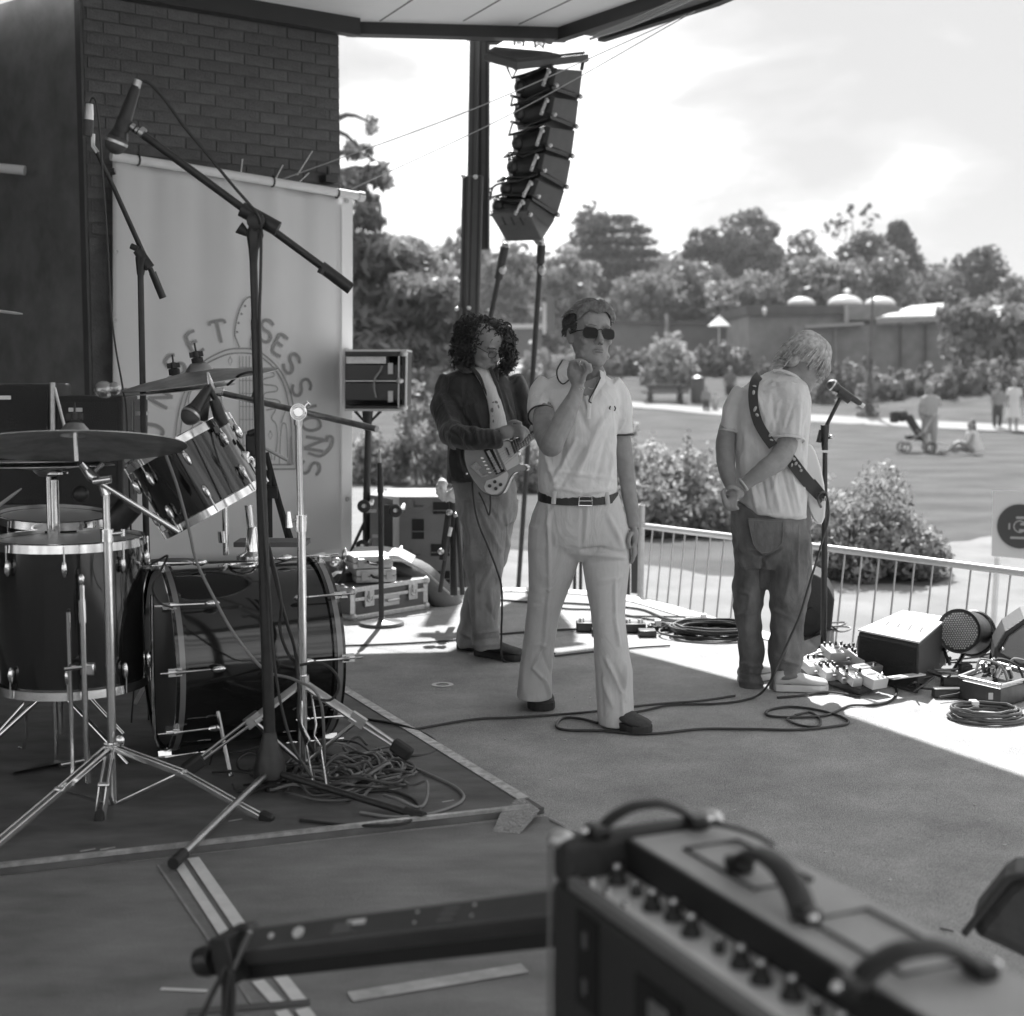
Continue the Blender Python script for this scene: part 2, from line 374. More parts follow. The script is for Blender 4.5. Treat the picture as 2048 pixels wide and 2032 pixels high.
b = MB(); b.box(C0 + Vector((0, 0, 2)) + n2 * .02 + t2 * .02, (.06, .02, 3.98), (t2, n2, UPZ)); b.build('corner_trim', DW, pier, smooth=False)
t_ = BR.node_tree; oi = t_.nodes.new('ShaderNodeObjectInfo'); mr_ = t_.nodes.new('ShaderNodeMapRange'); mr_.inputs[3].default_value = .88; mr_.inputs[4].default_value = 1.14; t_.links.new(oi.outputs['Random'], mr_.inputs[0])
vm = t_.nodes.new('ShaderNodeVectorMath'); vm.operation = 'SCALE'; src = t_.nodes['Principled BSDF'].inputs['Base Color'].links[0].from_socket; t_.links.new(src, vm.inputs[0]); t_.links.new(mr_.outputs[0], vm.inputs['Scale']); t_.links.new(vm.outputs[0], t_.nodes['Principled BSDF'].inputs['Base Color'])
bm1 = MB().box((0, 0, 0), (.215, .012, .066)).mesh(); bm1.materials.append(BR); bm2 = MB().box((0, 0, 0), (.1, .012, .066)).mesh(); bm2.materials.append(BR)
rotz = math.atan2(WD.y, WD.x); Lw = (C1 - C0).length
first = None
zc = 2.42; k = 0
while zc < RZ - .03:
    s = -.2 + (.1125 if k % 2 else 0)
    while s < Lw:
        a, c = max(s, 0), min(s + .215, Lw + .0)
        if c - a > .03:
            me = bm1 if c - a > .2 else bm2
            o = bpy.data.objects.new('brick', me); col.objects.link(o); o.parent = pier
            o.location = C0 + WD * ((a + c) / 2) + WN * (-.005 + jit(.0025)) + Vector((0, 0, zc)) - Vector(pier.location)
            o.rotation_euler = (jit(.01), jit(.01), rotz)
            if me is bm2: o.scale = ((c - a) / .1, 1, 1)
        s += .225
    zc += .076; k += 1
b = MB(); b.box((C0 + C1) / 2 + Vector((0, 0, 1.18)) - WN * .004, (Lw, .012, 2.36), (WD, WN, UPZ)); b.build('lower_brickwork', BR, pier, smooth=False)
# fixings on the brick: small bracket and pale pipe on the dark side
tb = MB(); tb.tube([P(-30, 333, 9.9), P(50, 341, 9.9)], .032, 12); tag(tb.build('wall_rail', WHITE), 'short pale tube rail on the dark wall at the far left', 'rail')
lb = MB(); a = PL(650, 360, C0, WN) + WN * .05; lb.box(a, (.1, .1, .05), (WD, WN, UPZ)); lb.tube([a, a + Vector((0, 0, .09))], .014, 8); lb.build('wall_bracket', BLACK, pier)
# ---- banner ----
BN0 = C0 + WN * .10
def B(u, v, off=0.0): return PL(u, v, BN0 + WN * off, WN)
banner = thing('banner', (C0 + C1) / 2 + WN * .1, 'large pale banner with a guitar drawing and arched lettering, hung against the brick pier', 'banner')
BAN = mat('banner_vinyl', .8, .5, var=.03, vscale=3, bump=.12, bscale=5, transl=.25)
nx, nz = 60, 40; vs = []; fs = []
TL, TR, BL, BRr = B(224, 318), B(705, 396), B(224, 1130), B(702, 1112)
for j in range(nz + 1):
    for i in range(nx + 1):
        s, t = i / nx, j / nz
        p = (TL.lerp(TR, s)).lerp(BL.lerp(BRr, s), t)
        wv = .012 * math.sin(s * 31 + .6 * math.sin(t * 3)) * (1 - t * .7) + .009 * math.sin(s * 12 + 1 + t) + .004 * math.sin(s * 70) * max(0, 1 - t * 3)
        vs.append(p + WN * wv)
fs = [(j * (nx + 1) + i, j * (nx + 1) + i + 1, (j + 1) * (nx + 1) + i + 1, (j + 1) * (nx + 1) + i) for j in range(nz) for i in range(nx)]
bb_ = MB(); bb_.add(vs, fs); o = bb_.build('cloth', BAN, banner)
md = o.modifiers.new('thick', 'SOLIDIFY'); md.thickness = .003
hb = MB(); hb.hexa([B(684, 1112, .02), B(702, 1112, .02), B(702, 1112, .015), B(684, 1112, .015)], [B(684, 396, .02), B(705, 398, .02), B(705, 398, .015), B(684, 396, .015)]); hb.build('side_strip', mat('banner_side_pale', .85, .5), banner, smooth=False)  # slightly paler strip down the right edge of the cloth
for q in ((232, 503), (694, 402), (694, 700), (695, 998), (229, 640)):
    part(banner, 'eyelet', STEEL, lambda b: b.torus(B(q[0], q[1], .03), WN, .013, .004, 14, 6))
part(banner, 'top_pole', WHITE, lambda b: b.tube([B(222, 312, .03), B(400, 340, .03), B(560, 366, .03), B(722, 393, .03)], .03, 14, smooth=4))
part(banner, 'pole_cap', STEEL, lambda b: b.tube([B(716, 392, .03), B(727, 394, .03)], .036, 14))
for u, v in ((276, 320), (545, 363), (674, 386)):
    part(banner, 'pole_clip', BLACK, lambda b: b.torus(B(u, v, .03), WD, .034, .006, 16, 6))
for a, c in (((546, 368), (566, 330)), ((482, 346), (485, 318)), ((600, 363), (618, 346)), ((595, 350), (625, 302))):
    part(banner, 'cable_tie', WHITE, lambda b: b.tube([B(*a, .05), B(*c, .05)], .0035, 6))
# artwork: flat printed strokes
INK = mat('banner_ink', .26, .6); INKL = mat('banner_ink_line', .2, .6)
def wv_off(p):
    s = (p - TL).dot(WD) / (TR - TL).dot(WD); t = (TL.z - p.z) / (TL.z - BL.z)
    return .012 * math.sin(s * 31 + .6 * math.sin(t * 3)) * (1 - t * .7) + .009 * math.sin(s * 12 + 1 + t) + .004 * math.sin(s * 70) * max(0, 1 - t * 3)
def ribbon(b, pts, w, k=4):
    pts = smoothpath([Vector(p) for p in pts], k) if len(pts) > 2 else [Vector(pts[0]).lerp(Vector(pts[1]), i / 6) for i in range(7)]
    pts = [p + WN * (wv_off(p) + .013) for p in pts]
    n = len(pts); vs = []
    for i in range(n):
        t = (pts[min(i + 1, n - 1)] - pts[max(i - 1, 0)]).normalized(); s = t.cross(WN).normalized() * (w / 2); vs += [pts[i] - s, pts[i] + s]
    b.add(vs, [(2 * i, 2 * i + 1, 2 * i + 3, 2 * i + 2) for i in range(n - 1)])
LET = {'S': [[(.9, .85), (.6, 1), (.2, .95), (.1, .72), (.3, .55), (.7, .45), (.9, .25), (.75, .03), (.4, 0), (.08, .14)]],
       'U': [[(.1, 1), (.1, .35), (.3, 0), (.65, 0), (.88, .35), (.88, 1)]],
       'N': [[(.12, 0), (.12, 1)], [(.12, 1), (.88, 0)], [(.88, 0), (.88, 1)]],
       'E': [[(.85, .97), (.45, 1), (.15, .9), (.12, .5), (.15, .1), (.45, 0), (.88, .04)], [(.14, .52), (.7, .52)]],
       'T': [[(.0, .86), (.12, 1), (.9, .98), (1.0, .82)], [(.5, .98), (.5, 0)]],
       'I': [[(.5, 1), (.5, 0)]], 'O': [[(.5, 1), (.15, .8), (.1, .4), (.4, 0), (.8, .15), (.92, .55), (.75, .92), (.5, 1)]]}
AC = B(470, 868); vx = WD
def alet(ch, u, v, rot, h=.19, w=.125):
    c = B(u, v); ca, sa = math.cos(rot), math.sin(rot); b = MB()
    for st_ in LET[ch]:
        ribbon(b, [c + WD * (((x - .5) * w) * ca - ((y - .5) * h) * sa) + UPZ * (((x - .5) * w) * sa + ((y - .5) * h) * ca) for x, y in st_], .022)
    b.build('letter', INK, banner, smooth=False)
for ch, u, v, a in (('S', 306, 935, 100), ('U', 303, 862, 82), ('N', 320, 795, 62), ('S', 350, 730, 46), ('E', 389, 685, 28), ('T', 436, 664, 12),
                    ('S', 530, 662, -14), ('E', 558, 690, -30), ('S', 583, 727, -48), ('S', 603, 775, -68), ('I', 614, 815, -80), ('O', 622, 848, -92), ('N', 628, 888, -100), ('S', 620, 936, -100)):
    alet(ch, u, v, R(a), .15, .11)
b = MB(); ribbon(b, [B(616, 906), B(640, 912), (B(660, 895)), B(664, 876), B(655, 873), B(652, 884)], .02); b.build('swirl', INK, banner, smooth=False)
def line(pix, w=.008, k=5):
    b = MB(); ribbon(b, [B(*q) for q in pix], w, k); b.build('drawn_line', INKL, banner, smooth=False)
for s in (0, 9):
    line([(350 + s, 938 - s), (350 + s, 870), (362 + s, 800), (395 + s * .6, 735 + s * .5), (440, 704 + s), (475, 697 + s), (515, 703 + s), (555 - s * .6, 738 + s * .5), (580 - s, 785), (591 - s, 850), (592 - s, 938 - s)])
    line([(350 + s, 938 - s), (592 - s, 938 - s)])
line([(476, 695), (470, 680), (466, 668), (470, 640), (478, 616), (488, 600), (498, 594), (506, 600), (504, 625), (502, 645), (505, 665), (500, 680), (500, 697)], .009)
for x, y in ((490, 612), (483, 628), (477, 646), (474, 664)):
    part(banner, 'drawn_dot', INKL, lambda b: b.lathe(B(x, y, .022), WN, [(.008, 0), (.008, .002)], 10))
for u in (476, 483, 490, 497, 504): line([(u, 712), (u, 925)], .005, 2)
for y in range(735, 920, 26): line([(476, y), (505, y)], .004, 2)
line([(520, 745), (540, 744), (545, 752), (525, 758), (522, 768), (548, 772), (550, 782), (528, 786), (526, 796), (552, 800), (556, 808), (530, 812)], .006)
line([(530, 820), (548, 818), (540, 836), (550, 850), (552, 880), (546, 920)], .006)
line([(556, 930), (560, 860), (566, 846), (572, 860), (575, 930)], .006)
line([(578, 930), (582, 870), (586, 930)], .005); line([(560, 846), (570, 820), (580, 815)], .006)
for c_ in ((405, 735), (457, 722), (538, 870), (400, 850)):
    line([(c_[0], c_[1] - 9), (c_[0] + 4, c_[1]), (c_[0], c_[1] + 9), (c_[0] - 4, c_[1]), (c_[0], c_[1] - 9)], .004, 1)
line([(372, 905), (385, 850), (376, 800), (392, 770), (410, 790), (420, 760), (446, 750), (440, 800), (455, 850), (440, 920)], .006)
line([(520, 925), (526, 905), (531, 918), (537, 900), (541, 920)], .005, 2)
# thin guy wires from the pier to the roof corner
for a, c in (((704, 378, 10.6), (1390, 22, 9.6)), ((560, 360, 10.4), (1372, 30, 9.6))):
    wb = MB(); p0, p1 = P(*a), P(*c); wb.tube([p0, (p0 + p1) / 2 + Vector((0, 0, -.05)), p1], .0035, 6, smooth=6)
    tag(wb.build('guy_wire', mat('pale_wire', .45, .5)), ('lower' if a[0] == 704 else 'upper') + ' of two thin wires running from the banner pole up to the roof edge', 'wire')
wb = MB()
for k in range(3): wb.tube([P(1180 + 8 * k, 78 - 5 * k, 10.3), P(1260, 52 - 5 * k, 9.9), P(1340, 18 - 6 * k, 9.4), P(1420, -18 - 6 * k, 9.0)], .008, 6, smooth=4)
tag(wb.build('roof_cable', mat('pale_cable', .4, .5)), 'bundle of pale cables running along the underside of the roof edge', 'cable')
# ================= VEGETATION AND FAR SCENE =================
def leaves(name, clumps, per, size, m, parent=None, seed=1, shell=.72, flat=1.0, kind=None, aspect=1.6, droop=0.0):
    """clumps: array (n,6) centre + radii; per: leaves per unit of clump surface"""
    rs = np.random.RandomState(seed); C = np.array(clumps, dtype=np.float64)
    area = (C[:, 3] * C[:, 4] + C[:, 4] * C[:, 5] + C[:, 3] * C[:, 5]) / 3 * 12.6
    cnt = np.maximum(6, (area * per).astype(int)); idx = np.repeat(np.arange(len(C)), cnt); n = len(idx)
    d = rs.normal(size=(n, 3)); d /= np.linalg.norm(d, axis=1)[:, None]
    r = shell + (1.08 - shell) * rs.rand(n) ** .6; r = np.where(rs.rand(n) < .12, r * (1 + .22 * rs.rand(n)), r)
    p = C[idx, :3] + d * C[idx, 3:] * r[:, None]
    nn = d + rs.normal(scale=.55, size=(n, 3)); nn /= np.linalg.norm(nn, axis=1)[:, None]
    a = np.cross(nn, rs.normal(size=(n, 3))); a /= np.linalg.norm(a, axis=1)[:, None]; b = np.cross(nn, a)
    if droop: a[:, 2] -= droop; a /= np.linalg.norm(a, axis=1)[:, None]
    s = size * (.6 + .8 * rs.rand(n)); a *= (s * aspect / 2)[:, None]; b *= (s / 2)[:, None]
    V = np.stack([p - a, p + b * .9, p + a, p - b * .9], 1).reshape(-1, 3)
    me = bpy.data.meshes.new(name); me.vertices.add(4 * n); me.vertices.foreach_set('co', V.astype(np.float32).ravel())
    me.loops.add(4 * n); me.loops.foreach_set('vertex_index', np.arange(4 * n, dtype=np.int32)); me.polygons.add(n)
    me.polygons.foreach_set('loop_start', np.arange(0, 4 * n, 4, dtype=np.int32)); me.update(calc_edges=True)
    ctone = rs.rand(len(C)); tone = np.clip(.5 * ctone[idx] + .5 * rs.rand(n), 0, 1)
    at = me.attributes.new('tone', 'FLOAT', 'FACE'); at.data.foreach_set('value', tone.astype(np.float32))
    o = link_mesh(name, me, m, parent, smooth=False); return o
LF = {'mid': leaf_mat('leaf_mid', .165, .38), 'dark': leaf_mat('leaf_dark', .09, .35), 'light': leaf_mat('leaf_light', .235, .4), 'pale': leaf_mat('leaf_pale', .34, .4), 'bush': leaf_mat('leaf_bush', .27, .5, .3, 1.9)}
BARK = mat('bark', .11, .85, var=.3, vscale=6, bump=.6, bscale=20)
def tree(u, hw, vt, vb, d, kind, label, group='trees beyond the lawn', seed=0, nc=46, leaf=.42, per=2.6, shape='round', trunk=True, name='broadleaf_tree'):
    rs = np.random.RandomState(seed + 11); top = P(u, vt, d); x0 = top.x; w_ = hw * px(d)
    zb = P(u, vb, d).z; g = tz(x0, d); zt = top.z; base = Vector((x0, d, g - .1)); h = zt - zb
    t = thing(name, base, label, 'tree', group); cl = []
    for i in range(nc):
        if shape == 'cone':
            f = rs.rand() ** 1.3; rr = w_ * (1 - f) * .9 + .1; a = rs.rand() * 6.28; q = rr * rs.rand() ** .5
            c = (x0 + q * math.cos(a), d + q * math.sin(a), zb + f * h * .97); s = (.10 + .14 * (1 - f)) * w_ + .25; cl.append((*c, s * 1.3, s * 1.3, s * .7))
        elif shape == 'layer':
            f = rs.rand(); lay = round(f * 9) / 9; rr = w_ * (1 - .55 * lay) ; a = rs.rand() * 6.28; q = rr * rs.rand() ** .4
            c = (x0 + q * math.cos(a), d + q * math.sin(a) * .8, zb + lay * h * .95 - .12 * q * .3); s = .17 * w_; cl.append((*c, s * 1.7, s * 1.4, s * .45))
        else:
            a = rs.rand() * 6.28; f = rs.rand(); e = math.asin(min(1, 2 * f - 1)) if f < 1 else 1.5
            q = .35 + .6 * rs.rand()
            c = (x0 + w_ * q * math.cos(e) * math.cos(a), d + w_ * q * math.cos(e) * math.sin(a), zb + h * .5 + h * .5 * q * 1.08 * math.sin(e))
            s = (.11 + .17 * rs.rand()) * min(w_, h * .6); cl.append((*c, s * 1.15, s * 1.15, s * .9))
    leaves('crown', cl, per, leaf, LF[kind], t, seed, flat=1)
    b = MB(); H = (zb - g) + h * .7; rt = max(.12, w_ * .07)
    b.tube([base, base + Vector((jit(.2), 0, H * .45)), base + Vector((jit(.3), 0, H))], [rt, rt * .7, rt * .2], 9, smooth=3)
    for k in range(7):
        a = k * 2.4 + seed; z0 = H * (.4 + .07 * k); b.tube([base + Vector((0, 0, z0)), base + Vector((math.cos(a) * w_ * .4, math.sin(a) * w_ * .4, z0 + h * .14)), base + Vector((math.cos(a) * w_ * .75, math.sin(a) * w_ * .75, z0 + h * .2))], [rt * .4, rt * .25, rt * .08], 6, smooth=2)
    b.build('trunk', BARK, t); return t
TL_ = [  # u, halfwidth, vtop, vbottom, d, kind, shape, label
 (720, 45, 468, 700, 120, 'mid', 'round', 'dim round tree rising just right of the banner behind the cedar'),
 (848, 62, 474, 720, 122, 'light', 'round', 'rounded grey green tree immediately left of the speaker mast'),
 (935, 62, 452, 715, 112, 'mid', 'round', 'broad tree seen directly behind the foot of the speaker mast'),
 (1030, 68, 462, 705, 105, 'light', 'round', 'light leafy tree under the hanging speakers between the two leaning poles'),
 (1182, 44, 404, 560, 132, 'dark', 'round', 'dark rounded crown poking above its neighbours right of the hanging speakers'),
 (1228, 104, 425, 640, 125, 'dark', 'layer', 'big dark layered conifer right of the hanging speakers'),
 (1130, 66, 490, 690, 98, 'light', 'round', 'pale leafy tree behind the man in sunglasses, left of his head'),
 (1290, 80, 548, 690, 92, 'light', 'round', 'low pale tree just right of the man in sunglasses'),
 (1402, 48, 452, 600, 125, 'dark', 'round', 'dark peaked tree at the left end of the middle treeline'),
 (1500, 84, 430, 610, 128, 'mid', 'round', 'tall twin domed tree in the middle of the treeline'),
 (1380, 84, 530, 690, 95, 'light', 'round', 'light spreading tree in front of the dark peaked one'),
 (1490, 90, 545, 680, 92, 'light', 'round', 'light tree above the left end of the brick building'),
 (1610, 60, 470, 640, 118, 'mid', 'round', 'middling tree between the twin domed tree and the sparse one'),
 (1700, 56, 412, 505, 132, 'dark', 'sparse', 'sparse see-through tree top standing against the sky'),
 (1735, 64, 455, 640, 126, 'dark', 'round', 'dark tree supporting the spired top on the right'),
 (1798, 62, 440, 600, 128, 'dark', 'cone', 'dark pointed conifer with a thin spire near the right of the treeline'),
 (1640, 92, 520, 680, 92, 'light', 'round', 'light tree directly above the white domed skylights'),
 (1760, 90, 510, 690, 94, 'light', 'round', 'light tree above the right half of the brick building'),
 (1880, 60, 545, 690, 98, 'mid', 'round', 'lower tree between the conifer and the isolated round tree'),
 (1962, 58, 492, 640, 118, 'dark', 'round', 'isolated round dark tree against the sky at the right'),
 (2040, 62, 552, 720, 92, 'light', 'round', 'pale tree cut by the right edge of the picture'),
 (1950, 60, 600, 740, 82, 'light', 'round', 'small pale rounded tree hanging over the ivy wall'),
]
for i, (u, hw, vt, vb, d, kd, shp, lab) in enumerate(TL_):
    if shp == 'sparse':
        tree(u, hw, vt, vb, d, kd, lab, seed=i, nc=20, leaf=.4, per=1.6)
    else: tree(u, hw, vt, vb, d, kd, lab, seed=i, shape=shp, nc=120 if shp != 'round' else 110, per=9, leaf=.32, name='conifer' if shp in ('cone', 'layer') else 'broadleaf_tree')
# far wood closing the gaps low down
cl = []
rs = np.random.RandomState(3)
for i in range(420):
    x = -34 + (i % 210) * .46; cl.append((x + rs.randn(), 138 + 5 * rs.rand(), 3.2 + (7.5 - max(0, x - 36) * .22) * rs.rand(), 2.4, 2.4, 2.0))
tag(leaves('far_wood', cl, 4.2, .4, LF['mid'], None, 77), 'dense wood closing the background behind the single trees', 'wood', kind='stuff')
# cedar just beyond the banner, level plates of foliage
cd_ = thing('cedar_tree', (P(680, 700, 34).x, 34, LZ), 'large cedar with layered drooping boughs beside the brick pier', 'tree'); cl = []; tb = MB(); cx0 = P(640, 700, 34).x
tb.tube([(cx0, 34, LZ), (cx0 + .2, 34, 4), (cx0 + .1, 34, 9)], [.55, .4, .15], 12, smooth=4)
rs = np.random.RandomState(5)
for (u, v, n, L_) in ((748, 248, 2, .5), (790, 362, 6, 1), (765, 330, 3, .8), (730, 372, 6, 1), (725, 300, 3, .7), (745, 420, 6, 1), (760, 470, 6, 1), (850, 560, 12, 1.2), (900, 600, 10, 1.2), (880, 540, 8, 1), (800, 520, 12, 1.2), (730, 520, 12, 1.2), (760, 590, 14, 1.2), (830, 620, 14, 1.2), (890, 660, 10, 1), (730, 640, 12, 1.2), (800, 690, 12, 1.2), (720, 450, 6, 1), (870, 710, 8, 1), (740, 700, 10, 1.1)):
    tip = P(u, v, 33 + rs.rand() * 2); n = n if v > 500 else max(2, n // 2)
    for k in range(n):
        f = k / max(1, n); q = Vector((cx0, 34, tip.z + .35)).lerp(tip, 1 - f * (.42 if v > 500 else .5)) + Vector((rs.randn() * .25, rs.randn() * .7, rs.randn() * .07 - .0))
        big = 1 if v > 500 else .5
        cl.append((q.x, q.y, q.z + (.12 if f > .3 else -.08), .55 * L_ * big, .6 * L_, .15 * L_ * (1.5 if v > 500 else .7)))
    tb.tube([(cx0, 34, tip.z - .1), ((cx0 + tip.x) / 2, 34, tip.z + .3), tuple(tip)], [.11, .06, .02], 6, smooth=3)
leaves('foliage', cl, 60, .13, leaf_mat('leaf_cedar', .22, .45), cd_, 8, shell=.2, aspect=2.6, droop=.5); tb.build('trunk', BARK, cd_)
# bushes
def bush(u, v, hw, vt, d, kind, label, n=26, leaf=.055, per=160, seed=0, group='bushes behind the stage', cat='bush', ragged=.3, nm='bush', depth=1.0):
    w_ = hw * px(d); x0 = P(u, v, d).x; g = tz(x0, d); H = P(u, vt, d).z - g; rs = np.random.RandomState(seed + 40)
    t = thing(nm, (x0, d, g), label, cat, group); cl = []
    for i in range(n):
        a = rs.rand() * 6.28; q = rs.rand() ** .5; x = x0 + w_ * .82 * q * math.cos(a); y = d + min(w_, 1.6) * depth * .8 * q * math.sin(a)
        hz = H * (1 - .55 * q ** 2.2) * (1 - ragged * rs.rand()); s = min(w_, H) * (.17 + .12 * rs.rand())
        cl.append((x, y, g + max(s, hz - s), s * 1.1, s * 1.1, s)); cl.append((x, y, g + max(s * .8, hz * .5), s * 1.2, s * 1.2, s))
        if d > 40: cl.append((x, y, g + s * .5, s * 1.3, s, s * .8)); cl.append((x, y, g + hz * .27, s * 1.3, s, s))
        if i % 3 == 0: cl.append((x + rs.randn() * .05, y, g + hz + s * .3, s * .22, s * .22, s * .75))
    leaves('foliage', cl, per, leaf, LF[kind], t, seed + 3)
    b = MB()
    for k in range(9):
        a = rs.rand() * 6.28; b.tube([(x0 + jit(w_ * .3), d + jit(.2), g), (x0 + math.cos(a) * w_ * .6, d + math.sin(a) * .5, g + H * .6)], [.02, .006], 5)
    b.build('stem', BARK, t); return t
bush(1325, 1040, 182, 878, 19.5, 'bush', 'leafy bush behind the railing between the man in sunglasses and the singer', n=60, seed=1, per=170, leaf=.06, ragged=.5)
bush(1715, 1120, 165, 905, 15, 'bush', 'feathery bush behind the railing right of the singer', n=60, seed=2, per=210, leaf=.045, ragged=.65)
bush(845, 960, 66, 745, 27.5, 'bush', 'tall leafy bush between the monitor on its stand and the curly haired guitarist', n=30, seed=3, per=110, leaf=.075)
bush(745, 950, 85, 850, 27.5, 'bush', 'low hedge bush seen just right of the banner', n=30, seed=4, per=110, leaf=.075)
bush(880, 990, 60, 850, 27, 'bush', 'low bush directly behind the curly haired guitarist', n=20, seed=5, per=110, leaf=.075)
bush(1050, 950, 120, 870, 26, 'bush', 'low bush behind and between the two standing players', n=24, seed=15, per=100, leaf=.075)
bush(1335, 740, 58, 662, 70, 'pale', 'round pale flowering bush in front of the long low wall', n=24, seed=6, per=9, leaf=.26, group='shrubs along the far border')
sh = [(1240, 742, 40, 690), (1290, 746, 34, 700), (1400, 748, 40, 690), (1445, 744, 40, 672), (1480, 750, 30, 700), (880, 725, 60, 640), (960, 735, 50, 690), (1080, 728, 45, 680), (1130, 736, 40, 690), (820, 735, 40, 660)]
for i, (u, v, hw, vt) in enumerate(sh):
    bush(u, v, hw, vt, 74 if u > 1100 else 66, 'light' if i % 3 else 'mid', ('pale' if i % 3 else 'darker') + ' shrub of the far border, ' + ['left of the round pale one', 'hard against the left of the round pale one', 'just right of the round pale one', 'against the brick building corner', 'low at the foot of the brick building', 'left of the curly haired man', 'by the curly head', 'between the two players', 'by the sunglasses man\'s shoulder', 'farthest left by the cedar'][i], n=18, seed=20 + i, per=9, leaf=.24, group='shrubs along the far border')
for i in range(14):
    u = 1530 + i * 40; v = 768 + (u - 1530) * .03
    bush(u, v, 34, 700 + rnd.random() * 22 + (-10 if i > 9 else 8), 62 + (i % 3), 'light' if i % 2 else 'mid', 'spiky border shrub number %s from the left in the bed under the brick wall' % ['one', 'two', 'three', 'four', 'five', 'six', 'seven', 'eight', 'nine', 'ten', 'eleven', 'twelve', 'thirteen', 'fourteen'][i], n=16, seed=60 + i, per=12, leaf=.2, group='shrubs in the bed under the brick wall', ragged=.6)
# ivy over the right end of the wall
cl = []; rs = np.random.RandomState(9)
for i in range(70):
    u = 1900 + rs.rand() * 200; v = 640 + rs.rand() * 120; p = P(u, v, 68 + rs.rand()); cl.append((p.x, p.y, p.z, .6, .35, .8))
for i in range(40):
    u = 1900 + rs.rand() * 200; v = 622 + rs.rand() * 26; p = P(u, v, 68 + rs.rand()); cl.append((p.x, p.y, p.z, .7, .5, .4))
tag(leaves('ivy', cl, 7, .3, LF['light'], None, 31), 'ivy hanging over the right end of the brick wall', 'ivy', kind='stuff')
# ---- brick building ----
FB = mat('far_brick', .2, .8, var=.22, vscale=1.6, detail=8); FBD = mat('dark_roof_edge', .06, .6, var=.3, vscale=2); FR = mat('pale_lean_to_roof', .26, .5, var=.12, vscale=1)
bd = thing('brick_building', P(1700, 760, 75), 'long flat roofed brick building beyond the lawn with white domes on its roof', 'building')
def slab(d0, u0, u1, v0, v1, thick, name, m, dv0=0, dv1=0, parent=bd, bevel=0):
    b = MB(); a, c, e, f = P(u0, v1, d0), P(u1, v1 + dv1, d0), P(u1, v0 + dv0, d0), P(u0, v0, d0); y = Vector((0, thick, 0))
    b.hexa([a, c, c + y, a + y], [f, e, e + y, f + y]); return b.build(name, m, parent, smooth=False)
slab(75, 1498, 1700, 622, 785, 8, 'wall', FB); slab(73.5, 1590, 2100, 652, 790, 9, 'wall', FB, -6)
slab(74.6, 1494, 1692, 611, 630, 9, 'roof_edge', FBD, 0, -2); slab(74.5, 1692, 1800, 611, 640, 9, 'parapet', FB); slab(74.4, 1690, 1697, 608, 645, .3, 'pilaster', mat('pale_pilaster', .3, .7))
slab(72.9, 1614, 1728, 650, 656, 1, 'ledge', mat('pale_ledge', .3, .7), -6, -6)
slab(73.2, 1670, 1674, 655, 780, .4, 'pilaster', FB); 
b = MB(); a = [P(1752, 636, 73), P(1896, 630, 73), P(1886, 606, 76), P(1822, 612, 76)]; b.hexa([q - Vector((0, 0, .3)) for q in a], a); b.build('lean_to_roof', FR, bd, smooth=False)
slab(73.1, 1755, 1897, 633, 640, .3, 'gutter', FBD, -4, -4)
for u in (1800, 1850, 1910, 1960, 2010): slab(73.3, u, u + 3, 650, 780, .3, 'downpipe', FBD)
DOME = mat('white_dome_plastic', .8, .3, transl=.2)
for u, hw, v in ((1602, 27, 608), (1690, 34, 608), (1760, 30, 609)):
    t = thing('domed_skylight', P(u, v, 77), {1602: 'leftmost white domed skylight on the flat roof of the brick building', 1690: 'middle and largest white domed skylight on the brick building roof', 1760: 'rightmost white domed skylight on the brick building roof'}[u], 'skylight', 'domed skylights on the brick building')
    part(t, 'dome', DOME, lambda b: b.lathe(P(u, v, 77), (0, 0, 1), [(hw * px(77) * math.cos(a), hw * px(77) * .52 * math.sin(a)) for a in [k * math.pi / 20 for k in range(11)][:10]] + [(.02, hw * px(77) * .52)], 24))
    part(t, 'kerb', FR, lambda b: b.lathe(P(u, v + 4, 77), (0, 0, 1), [(hw * px(77) * 1.04, 0), (hw * px(77) * 1.04, .12)], 24))
tag(part(None, 'roof_vent', WHITE, lambda b: (b.lathe(P(1694, 585, 78), (0, 0, 1), [(.05, -.6), (.05, 0), (.2, .02), (.14, .16), (.03, .2)], 14))), 'small white cowl rising above the middle skylight', 'vent')
tag(part(None, 'wall_lamp', WHITE, lambda b: (b.ell(P(1529, 621, 74.2), .12, .12, .16), b.box(P(1529, 629, 74.35), (.08, .3, .08)))), 'small white round lamp at the roof edge near the left corner of the brick building', 'lamp')
# long low wall left of it with parasol in front
lw = thing('low_wall', P(1360, 700, 84), 'long low dark wall with a capping running left from the brick building', 'wall')
slab(84, 1222, 1500, 646, 740, .6, 'panel', mat('dark_render', .12, .8, var=.2, vscale=1), parent=lw); slab(83.8, 1215, 1500, 641, 648, 1, 'capping', FBD, parent=lw); slab(83.6, 1331, 1337, 628, 700, .5, 'post', FR, parent=lw)
pr = thing('parasol', P(1438, 735, 76), 'white garden parasol open beyond the lawn beside the brick building', 'parasol')
part(pr, 'canopy', WHITE, lambda b: b.lathe(P(1438, 653, 76), (0, 0, 1), [(22 * px(76), 0), (22 * px(76), .04), (.08, .5), (.02, .58)], 8))
part(pr, 'pole', WHITE, lambda b: b.cyl(P(1438, 735, 76), P(1438, 650, 76), .03, 8))
